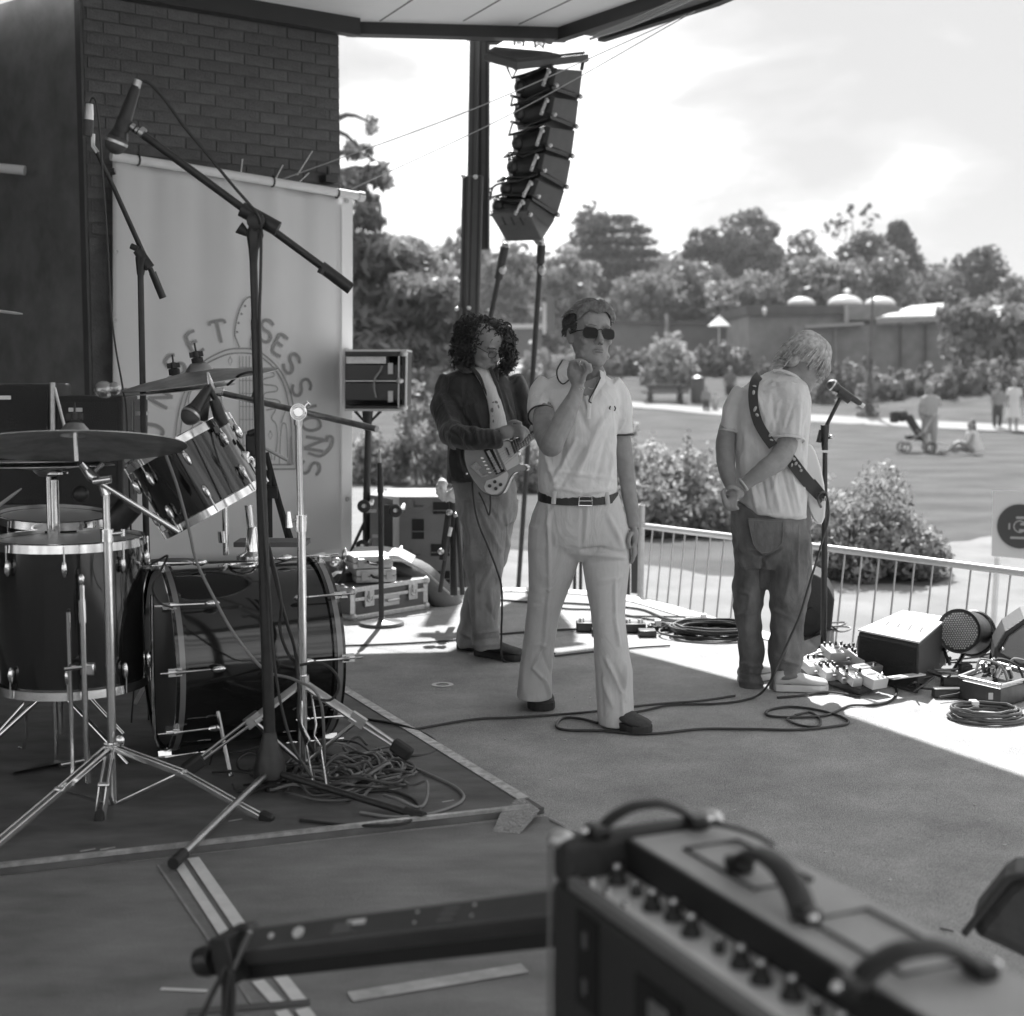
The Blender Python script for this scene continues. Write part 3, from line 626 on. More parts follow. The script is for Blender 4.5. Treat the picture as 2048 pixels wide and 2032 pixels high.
# pavilion left of centre with its gate pillar
pv = thing('pavilion', P(1050, 700, 88), 'low pavilion with a pale roof edge and square pillar far behind the two players', 'building')
slab(88, 1000, 1084, 656, 715, 3, 'wall', mat('pavilion_wall', .12, .8, var=.2), parent=pv); slab(87.8, 1000, 1090, 648, 657, 3.4, 'roof_edge', mat('pale_roof_edge', .5, .6), parent=pv)
slab(87, 1094, 1109, 592, 665, .7, 'pillar', mat('brown_pillar', .1, .8, var=.2), parent=pv); slab(86.9, 1086, 1092, 605, 668, .2, 'post', mat('pale_post', .5, .6), parent=pv)
# tall thin pole on the lawn
tp = GT(1738, 832); b = MB(); b.tube([tp - Vector((0, 0, .1)), P(1741, 700, tp.y), P(1748, 549, tp.y)], [.13, .085, .03], 10, smooth=3)
tag(b.build('slim_pole', BARK), 'tall slim bare trunk standing alone on the lawn behind the microphone', 'tree trunk')
bush(1737, 740, 22, 690, tp.y, 'light', 'small leafy tuft growing around the slim bare trunk', n=8, seed=90, per=14, leaf=.18, group='shrubs along the far border')

HZ = thing_ = None
hzm = bpy.data.materials.new('thin_haze'); hzm.use_nodes = True; t = hzm.node_tree; t.nodes.clear(); o_ = t.nodes.new('ShaderNodeOutputMaterial'); pv_ = t.nodes.new('ShaderNodeVolumePrincipled')
pv_.inputs['Color'].default_value = (.95, .95, .95, 1); pv_.inputs['Density'].default_value = .00045; pv_.inputs['Anisotropy'].default_value = .2; t.links.new(pv_.outputs[0], o_.inputs['Volume'])
b = MB(); b.box((0, 330, 11.5), (900, 760, 29)); hz = b.build('haze', hzm, smooth=False); hz['kind'] = 'stuff'
# ================= DRUM RISER MAT, DRUM KIT, STANDS =================
def g2(u, v): p = G(u, v); return (p.x, p.y)
MC = g2(1088, 1628)
far = g2(672, 1372); near = g2(0, 1752)
dv_far = (Vector(far) - Vector(MC)).normalized(); dv_near = (Vector(near) - Vector(MC)).normalized()
A1 = Vector(MC) + dv_far * 3.3; A2 = Vector(MC) + dv_near * 3.6
mt = thing('drum_mat', (MC[0], MC[1], 0), 'thick dark mat under the drum kit with taped edges and a pointed corner', 'mat')
MT = .022
b = MB(); o4 = [(MC[0], MC[1], .002), (A1.x, A1.y, .002), (A1.x - 3, A1.y - 1.2, .002), (A2.x, A2.y, .002)]; b.prism(o4, (0, 0, MT - .002)); b.build('mat_sheet', RUGM, mt, smooth=False)
TAPE = mat('scuffed_tape', .5, .4, var=.5, vscale=30, detail=9); ALE = mat('edge_strip_metal', .5, .35, .6, var=.35, vscale=30)
def flat_strip(name, p0, p1, w, z, m, parent, th=.003):
    a, c = Vector((*p0, z)), Vector((*p1, z)); t = (c - a).normalized(); b = MB(); b.box((a + c) / 2 + Vector((0, 0, th / 2)), ((c - a).length, w, th), (t, Vector((-t.y, t.x, 0)), Vector((0, 0, 1)))); return b.build(name, m, parent, smooth=False)
nf = Vector((-dv_far.y, dv_far.x)); nf = nf if nf.x < 0 else -nf
e0 = Vector(MC) + nf * .02; flat_strip('edge_tape', e0 + dv_far * .12, Vector(MC) + dv_far * 3.2 + nf * .02, .045, MT + .001, TAPE, mt)
nn_ = Vector((-dv_near.y, dv_near.x)); nn_ = nn_ if nn_.y > 0 else -nn_
flat_strip('edge_bead', Vector(MC) + nn_ * .012 + dv_near * .05, Vector(MC) + nn_ * .012 + dv_near * 3.2, .02, MT + .001, ALE, mt, .012)
gt = [G(1000, 1628, MT + .003), G(1040, 1590, MT + .003), G(1080, 1620, MT + .003), G(1072, 1630, MT + .003), G(1040, 1668, .004), G(985, 1664, .004)]
b = MB(); b.add([gt[0], gt[1], gt[2], gt[3]], [(0, 1, 2, 3)]); b.add([gt[0], gt[3], gt[4], gt[5]], [(0, 1, 2, 3)]); b.build('corner_tape', mat('clear_tape', .26, .25, var=.3, vscale=60, bump=.9, bscale=55, spec=.7), mt, smooth=False)
for i, (u, v) in enumerate(((175, 1700), (215, 1697), (790, 1578), (896, 1602), (470, 1640))):
    p = G(u, v, MT + .002); flat_strip('tape_mark', (p.x - .02, p.y - .01), (p.x + .02, p.y + .014), .008, MT + .001, TAPE, mt, .001)

DRUM = mat('glossy_black_drum', .012, .06, 0, spec=.5, coat=.6, var=.2, vscale=4)
DRUMW = mat('drum_stripe_lacquer', .2, .1, 0, coat=1, spec=.8); HEAD = mat('drum_head', .68, .4, transl=.15)
def ring_frame(axis, x=None): return frame(axis, x)
def drum(name, c, axis, r, h, label, lugs=8, x=None, head='drum_head', hoopm=CHROME, headm=HEAD, lugm=CHROME, hoopw=.03):
    """c: centre of the top head, axis points up out of it"""
    X, Y, Z = frame(axis, x); c = Vector(c); t = thing(name, c - Z * h, label, 'drum', 'drums of the kit')
    part(t, 'shell', DRUM, lambda b: b.lathe(c, Z, [(r * .98, -h + .01), (r, -h + .012), (r, -.012), (r * .98, -.01)], 64))
    for s in (0, -h):
        part(t, 'hoop', hoopm, lambda b: b.lathe(c + Z * s, Z, [(r + .004, -hoopw / 2), (r + .012, -hoopw / 2), (r + .010, hoopw / 2), (r + .014, hoopw / 2 + .004), (r + .002, hoopw / 2 + .004), (r + .002, -hoopw / 2)], 64, closed=True))
    part(t, head, headm, lambda b: b.lathe(c, Z, [(r * .97, -.002), (r * .99, .004), (r * .5, .005), (.001, .005)], 64))
    part(t, head, headm, lambda b: b.lathe(c - Z * h, -Z, [(r * .97, -.002), (r * .99, .004), (r * .5, .005), (.001, .005)], 64))
    for k in range(lugs):
        a = 2 * math.pi * (k + .3) / lugs; d = X * math.cos(a) + Y * math.sin(a); q = c + d * (r + .012)
        for z0 in (-.07, -h + .07):
            part(t, 'lug', lugm, lambda b: (b.ell(q + Z * z0, .014, .012, .032, 8, 6, (d, Z.cross(d), Z)), b.tube([q + Z * z0 + d * .006, q + Z * (.012 if z0 > -.08 else -h - .012) + d * .006], .0035, 6)))
    return t, (X, Y, Z)
# floor tom
cft = P(137, 1082, 5.42); ft, _ = drum('floor_tom', cft, (0, .0, 1), .268, .53, 'tall black floor tom with chrome hoops at the left edge', 8)
for a, zt in ((-1.3, .55), (.4, .55), (2.5, .55)):
    q = cft + Vector((math.cos(a) * .30, math.sin(a) * .30, 0)); part(ft, 'leg', CHROME, lambda b: b.tube([q + Vector((0, 0, -.22)), q + Vector((0, 0, -.78)), q + Vector((math.cos(a) * .05, math.sin(a) * .05, -cft.z + MT))], .008, 8, smooth=2))
q = P(172, 1560, 5.12); part(ft, 'leg', CHROME, lambda b: (b.tube([P(164, 1170, 5.10), P(172, 1470, 5.10), P(177, 1566, 5.10)], .0105, 10), b.cyl(P(164, 1200, 5.10), P(166, 1245, 5.10), .014), b.lathe(P(163, 1165, 5.10), (0, 0, 1), [(.005, -.01), (.011, 0), (.011, .02), (.004, .03)], 12)))
part(ft, 'leg_bracket', CHROME, lambda b: b.box(P(176, 1338, 5.12), (.05, .03, .045)), bevel=.006)
part(ft, 'wing_screw', CHROME, lambda b: b.tube([P(130, 1338, 5.10), P(165, 1334, 5.10)], .009, 8))
# bass drum : axis runs right and away
th = R(24); ax_ = Vector((math.cos(th), math.sin(th), 0)); rb = .352
c_l = Vector((P(322, 1300, 5.62).x, 5.62, rb + MT + .012)); Lb = .62
bd_ = thing('bass_drum', c_l, 'big glossy black bass drum lying on its side in the middle of the kit', 'drum', 'drums of the kit')
part(bd_, 'shell', DRUM, lambda b: b.lathe(c_l, ax_, [(rb * .97, .0), (rb, .002), (rb, Lb), (rb * .97, Lb + .002)], 96))
part(bd_, 'drum_head', mat('black_drum_head', .035, .35), lambda b: b.lathe(c_l, -ax_, [(rb * .96, .004), (rb * .5, .01), (.001, .01)], 64))
part(bd_, 'drum_head', MATS['black_drum_head'], lambda b: b.lathe(c_l + ax_ * Lb, ax_, [(rb * .96, .004), (rb * .5, .01), (.001, .01)], 64))
HOOP = mat('lacquered_hoop', .2, .2, coat=1, spec=.6)
for s in (-.012, Lb - .03):
    part(bd_, 'hoop', DRUM, lambda b: b.lathe(c_l + ax_ * s, ax_, [(rb + .002, 0), (rb + .016, 0), (rb + .016, .045), (rb + .002, .045)], 96, closed=True))
    part(bd_, 'hoop_inlay', HOOP, lambda b: b.lathe(c_l + ax_ * s, ax_, [(rb + .0165, .012), (rb + .0185, .012), (rb + .0185, .033), (rb + .0165, .033)], 96, closed=True))
def onshell(ang, s, off=0): # ang 0 = toward the camera side, 90 = top
    n = Vector((math.sin(th), -math.cos(th), 0)) * math.cos(ang) + UPZ * math.sin(ang); return c_l + ax_ * s + n * (rb + off), n
for ang in (78, 40, 2, -36, -70, 118, 160):
    for s0, s1, sg in ((-.02, .11, 1), (Lb + .02, Lb - .11, -1)):
        p0, n = onshell(R(ang), s0, .035); p1, _n = onshell(R(ang), s1, .03); T_ = UPZ.cross(ax_)
        part(bd_, 'claw', CHROME, lambda b: (b.tube([p0 - ax_ * .0, p0.lerp(p1, .35), p1], [.012, .0045, .0045], 8), b.ell(p1 + ax_ * .03 * sg, .03, .014, .014, 8, 6, (ax_, ax_.cross(n), n)), b.box(p0 - n * .014, (.05, .03, .02), (ax_, ax_.cross(n), n))))
        part(bd_, 'key_rod', CHROME, lambda b: b.tube([p0, p0 - n * 0 - ax_ * .055 * sg], .004, 6))
for sg, s in ((-1, .15), (1, .15), (1, .55)):
    p0, n = onshell(R(-28), s, 0) if sg < 0 else onshell(R(208), s, 0)
    part(bd_, 'spur', CHROME, lambda b: b.tube([p0, Vector((p0.x + n.x * .22, p0.y + n.y * .22, MT))], .009, 8))
b = MB(); q0, n = onshell(R(60), Lb * .42, .0); b.torus(onshell(R(80), Lb * .5, .004)[0], UPZ, .05, .006, 20, 6); b.build('air_vent', CHROME, bd_)
part(bd_, 'tom_mount', CHROME, lambda b: (b.lathe(P(505, 1112, 5.9), UPZ, [(.065, -.012), (.065, .005), (.03, .02), (.022, .11), (.016, .12)], 16), b.tube([P(505, 1085, 5.9), P(497, 1010, 5.9)], .017, 12), b.tube([P(452, 1110, 5.95), P(450, 990, 5.95)], .013, 12), b.cyl(P(447, 1085, 5.95), P(445, 1062, 5.95), .02)))
part(bd_, 'felt_pad', mat('grey_felt', .18, .9), lambda b: b.box(P(545, 1085, 6.15), (.3, .16, .02)))
# rack tom, tilted
ctt = P(357, 886, 5.63); axt = (ctt - P(437, 1024, 5.64)).normalized()
rt_, fr = drum('rack_tom', ctt, axt, .207, .285, 'tilted black rack tom with chrome hoops above the bass drum', 8, x=(1, 0, 0))
part(rt_, 'mount_bracket', CHROME, lambda b: (b.box(P(487, 915, 5.62), (.05, .05, .05)), b.tube([P(476, 905, 5.6), P(502, 918, 5.65), P(505, 970, 5.7)], .014, 10)), bevel=.008)
part(rt_, 'mount_clamp', BLACK, lambda b: (b.box(P(505, 890, 5.7), (.045, .05, .09)), b.cyl(P(495, 868, 5.65), P(512, 862, 5.65), .012), b.box(P(507, 928, 5.72), (.06, .05, .05))), bevel=.006)
# snare
cs = P(110, 1035, 5.85); sn, _ = drum('snare_drum', cs, (.05, -.06, 1), .215, .13, 'flat snare drum behind the floor tom at the left edge', 8, headm=mat('grey_drum_head', .3, .5))
part(sn, 'stand_leg', CHROME, lambda b: (b.tube([cs + Vector((0, 0, -.14)), (cs.x, cs.y, MT)], .014, 10), b.tube([cs + Vector((0, 0, -.6)), (cs.x - .25, cs.y - .1, MT)], .009), b.tube([cs + Vector((0, 0, -.6)), (cs.x + .25, cs.y, MT)], .009)))
# cymbals
CYM = mat('worn_cymbal', .42, .34, 1.0, var=.25, vscale=14, bump=.15, bscale=90, stretch=(1, 1, 1)); CYMD = mat('dark_cymbal', .42, .36, 1.0, var=.35, vscale=9, bump=.2, bscale=70)
def cymbal(c, up, r, m, label, t_name='cymbal', stack=True):
    t = thing('cymbal', c, label, 'cymbal', 'cymbals of the kit'); c = Vector(c); X, Y, Z = frame(up)
    pr_ = [(.008, .045 * r / .25), (.03, .043 * r / .25), (.048, .028 * r / .25), (.055, .018 * r / .25), (r * .5, .008), (r * .8, -.003), (r, -.014)]
    b = MB(); b.lathe(c, Z, pr_ + [(q, h - .0025) for q, h in reversed(pr_)], 72, closed=True); b.build('plate', m, t)
    if stack:
        part(t, 'felt', RUBBER, lambda b: b.lathe(c + Z * .045, Z, [(.012, 0), (.024, .003), (.024, .028), (.012, .032)], 16))
        part(t, 'wing_nut', BLACK, lambda b: (b.box(c + Z * .088, (.055, .012, .022), (X, Y, Z)), b.lathe(c + Z * .075, Z, [(.013, 0), (.013, .025), (.004, .028), (.004, .06)], 12)))
    return t
def up_from(u1, v1, u2, v2, lean): # rim line seen in the picture and a lean toward the camera
    d = Vector((u2 - u1, 0, -(v2 - v1))).normalized(); n = Vector((-d.z, 0, d.x)); n = n if n.z > 0 else -n
    return (n + Vector((0, lean, 0))).normalized()
cymbal(P(150, 885, 4.95), up_from(0, 900, 365, 885, .19), .372, CYMD, 'large dark cymbal seen almost edge on above the floor tom at the left')
cymbal(P(400, 752, 5.95), up_from(238, 776, 545, 735, -.08), .315, CYM, 'bright crash cymbal above the rack tom, in front of the banner drawing')
cymbal(P(352, 772, 6.3), up_from(238, 782, 470, 762, -.05), .25, CYM, 'smaller cymbal half hidden just behind the bright crash cymbal')
cymbal(P(95, 924, 5.5), up_from(0, 922, 228, 919, .04), .245, CYM, 'upper hi-hat cymbal under the large dark cymbal')
cymbal(P(95, 930, 5.5), -up_from(0, 928, 228, 925, .04), .245, CYM, 'lower hi-hat cymbal facing up into the one above it', stack=False)
b = MB(); b.tube([P(95, 905, 5.5), (P(95, 905, 5.5).x, 5.5, MT)], .01, 10); b.tube([P(108, 960, 5.5), (P(108, 960, 5.5).x, 5.5, .3)], .017, 12); b.lathe(P(112, 948, 5.5), UPZ, [(.045, 0), (.045, .008), (.02, .012)], 16); b.tube([(P(95, 905, 5.5).x, 5.5, .3), (P(95, 905, 5.5).x + .3, 5.4, MT)], .01); b.tube([(P(95, 905, 5.5).x, 5.5, .3), (P(95, 905, 5.5).x - .3, 5.4, MT)], .01)
tag(b.build('hihat_stand', CHROME), 'chrome hi-hat stand under the left cymbals', 'stand')
# chrome cymbal stand A (left foreground)
def legs_double(t, hub, foots, knees, w=.011, low=None):
    for hf, kn in zip(foots, knees):
        hf, kn = Vector(hf), Vector(kn); d = (hf - hub).normalized(); s = d.cross(UPZ).normalized() * .012
        lg = part(t, 'leg', CHROME, lambda b: (b.box((hub + kn) / 2 + s, ((kn - hub).length, .007, .02), frame_x(kn - hub)), b.box((hub + kn) / 2 - s, ((kn - hub).length, .007, .02), frame_x(kn - hub)), b.box((hf + kn) / 2 + s, ((hf - kn).length, .007, .018), frame_x(hf - kn)), b.box((hf + kn) / 2 - s, ((hf - kn).length, .007, .018), frame_x(hf - kn)), b.cyl(kn - s * 1.6, kn + s * 1.6, .01, 10)), bevel=.002)
        part(lg, 'rubber_foot', RUBBER, lambda b: b.box(hf + Vector((0, 0, .008)), (.05, .032, .035), frame_x(d)), bevel=.008)
        if low is not None: part(t, 'brace', CHROME, lambda b: b.tube([kn, low], .0085, 8, flat=.5))
def frame_x(d):
    d = Vector(d).normalized(); z = UPZ - d * UPZ.dot(d); z.normalize(); return (d, z.cross(d), z)
base = G(224, 1608, MT); dA = base.y; sa = thing('cymbal_stand', base, 'chrome double braced cymbal stand in front of the floor tom', 'cymbal stand', 'chrome cymbal stands')
lowA = P(226, 1612, dA); hubA = P(222, 1492, dA)
part(sa, 'lower_tube', CHROME, lambda b: b.tube([P(227, 1618, dA), P(215, 1065, dA)], .0155, 16))
part(sa, 'upper_tube', CHROME, lambda b: b.tube([P(214, 1075, dA), P(212, 985, dA)], .0125, 16))
part(sa, 'collar', CHROME, lambda b: (b.tube([P(214, 1083, dA), P(214, 1058, dA)], .022, 16), b.tube([P(222, 1068, dA), P(246, 1065, dA)], .009, 10), b.tube([P(246, 1058, dA), P(246, 1072, dA)], .007, 10), b.tube([hubA + Vector((0, 0, .01)), hubA - Vector((0, 0, .025))], .024, 16), b.ell(P(240, 1482, dA - .03), .017, .012, .02)))
part(sa, 'tilter', CHROME, lambda b: (b.tube([P(212, 990, dA), P(205, 968, dA)], .016, 12), b.tube([P(187, 963, dA - .03), P(222, 958, dA - .03)], .0135, 14), b.tube([P(202, 966, dA), P(183, 952, dA), P(172, 938, dA), P(160, 925, dA - .02)], [.014, .02, .015, .012], 10), b.tube([P(153, 922, dA - .03), P(150, 865, dA - .03)], .007, 8), b.tube([P(190, 942, dA - .04), P(208, 926, dA - .04)], .008, 8)))
part(sa, 'boom_arm', CHROME, lambda b: b.tube([P(200, 966, dA - .02), P(357, 1064, dA + .08)], .0095, 10))
part(sa, 'counterweight', BLACK, lambda b: b.ell(P(161, 988, dA), .028, .028, .028))
part(sa, 'memory_lock', BLACK, lambda b: b.tube([P(262, 1010, dA + .1), P(225, 1052, dA + .1)], .045, 14))
legs_double(sa, hubA, [G(-28, 1706, MT), G(533, 1640, MT), G(200, 1638, MT)], [P(120, 1580, dA - .25), P(365, 1546, dA - .06), P(208, 1570, dA - .15)], low=lowA)
# chrome boom cymbal stand B (middle)
bB = G(606, 1545, MT); dB = bB.y; sb = thing('cymbal_stand', bB, 'chrome boom cymbal stand between the bass drum and the loose cables', 'cymbal stand', 'chrome cymbal stands')
part(sb, 'lower_tube', CHROME, lambda b: (b.tube([P(606, 1560, dB), P(603, 1060, dB)], .0165, 16)))
part(sb, 'upper_tube', CHROME, lambda b: b.tube([P(602, 1070, dB), P(597, 838, dB)], .0125, 14))
part(sb, 'collar', CHROME, lambda b: (b.tube([P(602, 1062, dB), P(602, 1030, dB)], .022, 14), b.tube([P(578, 1040, dB - .02), P(598, 1040, dB)], .008, 8), b.tube([P(577, 1023, dB - .02), P(579, 1055, dB - .02)], [.008, .014], 10), b.tube([P(607, 1378, dB), P(606, 1350, dB)], .023, 14)))
part(sb, 'boom_arm', mat('worn_boom_tube', .3, .35, 1.0, var=.3, vscale=30), lambda b: b.tube([P(447, 787, dB + .35), P(754, 858, dB - .2)], .0115, 12))
part(sb, 'tilter', CHROME, lambda b: (b.tube([P(597, 824, dB - .04), P(597, 824, dB + .04)], .03, 20), b.torus(P(597, 824, dB - .042), (0, 1, 0), .022, .006, 20, 6), b.tube([P(607, 815, dB), P(618, 806, dB)], .012), b.tube([P(597, 850, dB), P(597, 828, dB)], .017)))
part(sb, 'cymbal_rod', CHROME, lambda b: (b.tube([P(447, 787, dB + .35), P(424, 782, dB + .37), P(415, 745, dB + .38)], [.016, .02, .006], 10)))
part(sb, 'rod_wrap', BLACK, lambda b: b.tube([P(412, 785, dB + .36), P(392, 835, dB + .36)], [.022, .048], 12))
hubB = P(604, 1365, dB); kA = P(505, 1440, dB - .12); kC = P(716, 1440, dB - .05)
for kn, ft_ in ((kA, P(400, 1520, dB - .25)), (kC, P(790, 1490, dB - .1))):
    kn, ft_ = Vector(kn), Vector(ft_); ft_.z = max(ft_.z, MT + .01)
    lg = part(sb, 'leg', STEEL, lambda b: (b.tube([hubB, kn], .017, 8, flat=.55), b.tube([kn + Vector((0, 0, .012)), ft_ + Vector((0, 0, .01))], .0055, 8), b.tube([kn - Vector((0, 0, .012)), ft_ - Vector((0, 0, .006))], .0055, 8), b.box(kn, (.06, .02, .04), frame_x(kn - hubB))))
    part(lg, 'rubber_foot', RUBBER, lambda b: b.box(ft_ + (ft_ - kn).normalized() * .03, (.08, .04, .05), frame_x(ft_ - kn)), bevel=.01)
    part(sb, 'brace', STEEL, lambda b: b.tube([kn, P(607, 1530, dB)], .008, 8))
lg = part(sb, 'leg', CHROME, lambda b: (b.tube([P(604, 1385, dB), P(603, 1450, dB - .05), P(620, 1480, dB - .1), P(613, 1492, dB - .1), P(626, 1568, dB - .3)], .004, 8), b.tube([P(622, 1385, dB), P(632, 1448, dB - .05), P(628, 1472, dB - .1), P(640, 1490, dB - .1), P(653, 1575, dB - .3)], .004, 8)))
# small drumstick and stick bag bits
def stick(u1, v1, u2, v2, d, lab): b = MB(); b.tube([P(u1, v1, d), P(u1 + (u2 - u1) * .8, v1 + (v2 - v1) * .8, d), P(u2, v2, d)], [.0075, .0065, .003], 8); tag(b.build('drumstick', mat('pale_wood', .5, .5)), lab, 'drumstick', 'drumsticks')
stick(-60, 1055, 43, 977, 5.5, 'drumstick resting over the snare at the left edge'); stick(575, 920, 524, 893, 5.8, 'drumstick poking out right of the rack tom'); stick(-20, 620, 45, 628, 6.5, 'pale stick end at the far left above the kit')
stick(250, 922, 287, 900, 5.3, 'drumstick lying on the rim of the rack tom')
# small brass shaker fruit lying on a case behind the kit
b = MB(); b.ell(P(207, 780, 7.2), .05, .05, .045); b.ell(P(228, 778, 7.2), .035, .03, .035); b.ell(P(252, 785, 7.15), .03, .02, .022); tag(b.build('shaker', mat('brass_shaker', .5, .25, .9, bump=.5, bscale=60)), 'cluster of shiny round jingle bells on the amplifier behind the kit', 'shaker')
# amplifier cabinets behind the kit
CABM = mat('amp_vinyl', .03, .6, bump=.4, bscale=120); GRILL = mat('amp_grille', .045, .8, bump=.6, bscale=250)
def cab(d, u0, u1, v0, v1, thick, lab, nm='amplifier', cat='amplifier'):
    t = thing(nm, P((u0 + u1) / 2, v1, d), lab, cat, 'amplifiers and cabinets behind the kit'); a, c, e, f = P(u0, v1, d), P(u1, v1, d), P(u1, v0, d), P(u0, v0, d); y = Vector((0, thick, 0))
    part(t, 'cabinet', CABM, lambda b: b.hexa([a, c, c + y, a + y], [f, e, e + y, f + y]), smooth=False, bevel=.01)
    i = .03; X = Vector((i, 0, 0)); Zi = Vector((0, 0, i)); y2 = Vector((0, -.006, 0))
    part(t, 'grille', GRILL, lambda b: b.hexa([a + X + Zi + y2, c - X + Zi + y2, c - X + Zi, a + X + Zi], [f + X - Zi + y2, e - X - Zi + y2, e - X - Zi, f + X - Zi]), smooth=False)
    part(t, 'badge', STEEL, lambda b: b.box(f + Vector((.1, -.008, -.07)), (.07, .004, .02)), smooth=False)
    return t
cab(7.6, -30, 108, 768, 1010, .3, 'dark amplifier at the far left behind the cymbals'); cab(7.5, 112, 246, 792, 1020, .3, 'dark amplifier cabinet below the jingle bells')
rk = cab(7.7, 246, 268, 800, 990, .3, 'narrow rack unit with pale sockets beside the microphone stand', 'equipment_rack', 'rack')
part(rk, 'socket_strip', mat('pale_panel', .5, .5), lambda b: b.hexa([P(250, 860, 7.68), P(266, 860, 7.68), P(266, 860, 7.69), P(250, 860, 7.69)], [P(250, 802, 7.68), P(266, 802, 7.68), P(266, 802, 7.69), P(250, 802, 7.69)]), smooth=False)
tb = MB(); tb.tube([P(105, 765, 7.3), P(105, 868, 7.3)], .014, 10); tb.tube([P(109, 775, 7.3), P(128, 850, 7.3), P(132, 870, 7.3)], .008, 8)
tag(tb.build('upright_rod', ALU), 'bare upright metal rod standing in front of the far left amplifier', 'rod')
# stool
stl = thing('drum_stool', P(330, 1030, 6.5), 'dark drum stool half hidden behind the rack tom', 'stool')
part(stl, 'seat', mat('stool_vinyl', .03, .5), lambda b: b.lathe((P(340, 1070, 6.6).x, 6.6, .55), UPZ, [(.17, 0), (.18, .02), (.18, .06), (.15, .08), (.01, .085)], 24))
part(stl, 'post', STEEL, lambda b: b.tube([(P(340, 1070, 6.6).x, 6.6, .55), (P(340, 1070, 6.6).x, 6.6, .15)], .02, 10))
for k in range(3): part(stl, 'leg', STEEL, lambda b: b.tube([(P(340, 1070, 6.6).x, 6.6, .3), (P(340, 1070, 6.6).x + .25 * math.cos(k * 2.1), 6.6 + .25 * math.sin(k * 2.1), MT)], .01, 8))
# ---- microphones and stands ----
GRB = mat('mic_grille', .12, .45, .7, bump=.5, bscale=400)
def micro(t, a, c, rg, nm='microphone'):  # a tail, c head tip
    a, c = Vector(a), Vector(c); d = (c - a).normalized(); ln = (c - a).length
    m = part(t, nm, BLACK, lambda b: b.tube([a, a + d * .02, a + d * (ln - rg * 2.1), a + d * (ln - rg * 1.5)], [rg * .42, rg * .5, rg * .72, rg * .95], 16))
    part(m, 'grille', GRB, lambda b: b.ell(c - d * rg, rg, rg, rg * 1.08, 18, 12, frame(d)))
    part(m, 'band', STEEL, lambda b: b.tube([c - d * rg * 1.15, c - d * rg * .9], rg * 1.05, 18)); return m
# main black boom stand, front
bm_ = G(540, 1582, MT); dm = bm_.y; ms = thing('microphone_stand', bm_, 'tall black boom microphone stand in the left foreground with its boom slanting across the banner', 'microphone stand', 'microphone stands')
part(ms, 'lower_tube', BLACK, lambda b: b.tube([P(543, 1590, dm), P(512, 640, dm)], [.0215, .0175], 18))
part(ms, 'upper_tube', BLACK, lambda b: b.tube([P(513, 700, dm), P(506, 500, dm)], .0135, 16))
part(ms, 'clutch', BLACK, lambda b: (b.tube([P(507, 530, dm), P(507, 500, dm), P(510, 470, dm), P(512, 445, dm)], [.013, .017, .03, .02], 14), b.tube([P(478, 455, dm), P(492, 465, dm), P(506, 470, dm)], [.022, .013, .012], 10, flat=.5), b.tube([P(483, 418, dm), P(556, 458, dm)], .026, 12, flat=.75), b.lathe(P(512, 442, dm - .04), (0, -1, 0), [(.03, 0), (.03, .012), (.02, .016)], 18)))
part(ms, 'boom', BLACK, lambda b: (b.tube([P(268, 256, dm - .1), P(660, 545, dm + .1)], .0135, 14),))
part(ms, 'boom_counterweight', BLACK, lambda b: (b.tube([P(642, 533, dm + .09), P(702, 578, dm + .11)], .0215, 14), b.tube([P(641, 548, dm + .08), P(646, 538, dm + .08)], .014, 8)))
part(ms, 'boom_tip', STEEL, lambda b: (b.tube([P(258, 248, dm - .1), P(276, 262, dm - .1)], .012, 10), b.tube([P(280, 262, dm - .1), P(288, 268, dm - .1)], .018, 10)))
cone = part(ms, 'leg_hub', BLACK, lambda b: b.lathe((bm_.x, bm_.y, 0), UPZ, [(.045, .065), (.058, .075), (.058, .11), (.03, .2), (.024, .235)], 22))
for (u, v, m_) in ((838, 1632, BLACK), (352, 1722, STEEL), (548, 1545, BLACK)):
    f_ = G(u, v, .03); h_ = Vector((bm_.x, bm_.y, .095)); dd = (f_ - h_).normalized()
    lg = part(ms, 'leg', m_, lambda b: b.tube([h_, f_], .0125, 12))
    part(lg, 'rubber_foot', RUBBER, lambda b: b.tube([f_ - dd * .055, f_ + dd * .02], .019, 12))
micro(ms, P(272, 172, dm - .1), P(226, 306, dm - .1), .036)
part(ms, 'mic_clip', BLACK, lambda b: (b.tube([P(250, 238, dm - .1), P(244, 262, dm - .1)], .026, 12), b.tube([P(250, 240, dm - .1), P(262, 252, dm - .1)], .014, 10)))
part(ms, 'connector', STEEL, lambda b: b.tube([P(272, 176, dm - .1), P(277, 160, dm - .1)], .014, 10))
def cable(pts, r, m, label, nm='cable', cat='cable', group=None, k=8, n=7):
    b = MB(); b.tube(pts, r, n, smooth=k); return tag(b.build(nm, m), label, cat, group)
d_ = dm - .08
cable([P(u, v, d_) for u, v in ((274, 166), (284, 162), (300, 168), (330, 200), (370, 255), (420, 315), (465, 370), (500, 410), (516, 432))] + [P(u, v, dm - .03) for u, v in ((522, 470), (521, 560), (519, 640), (521, 760), (519, 900), (524, 1000), (531, 1100), (540, 1200), (546, 1300), (560, 1400), (585, 1490), (622, 1552))] + [G(650, 1590, MT + .006), G(700, 1600, MT + .006)], .0052, CABLE, 'black cable looping over the main microphone and running down its stand', group='cables on the stands')
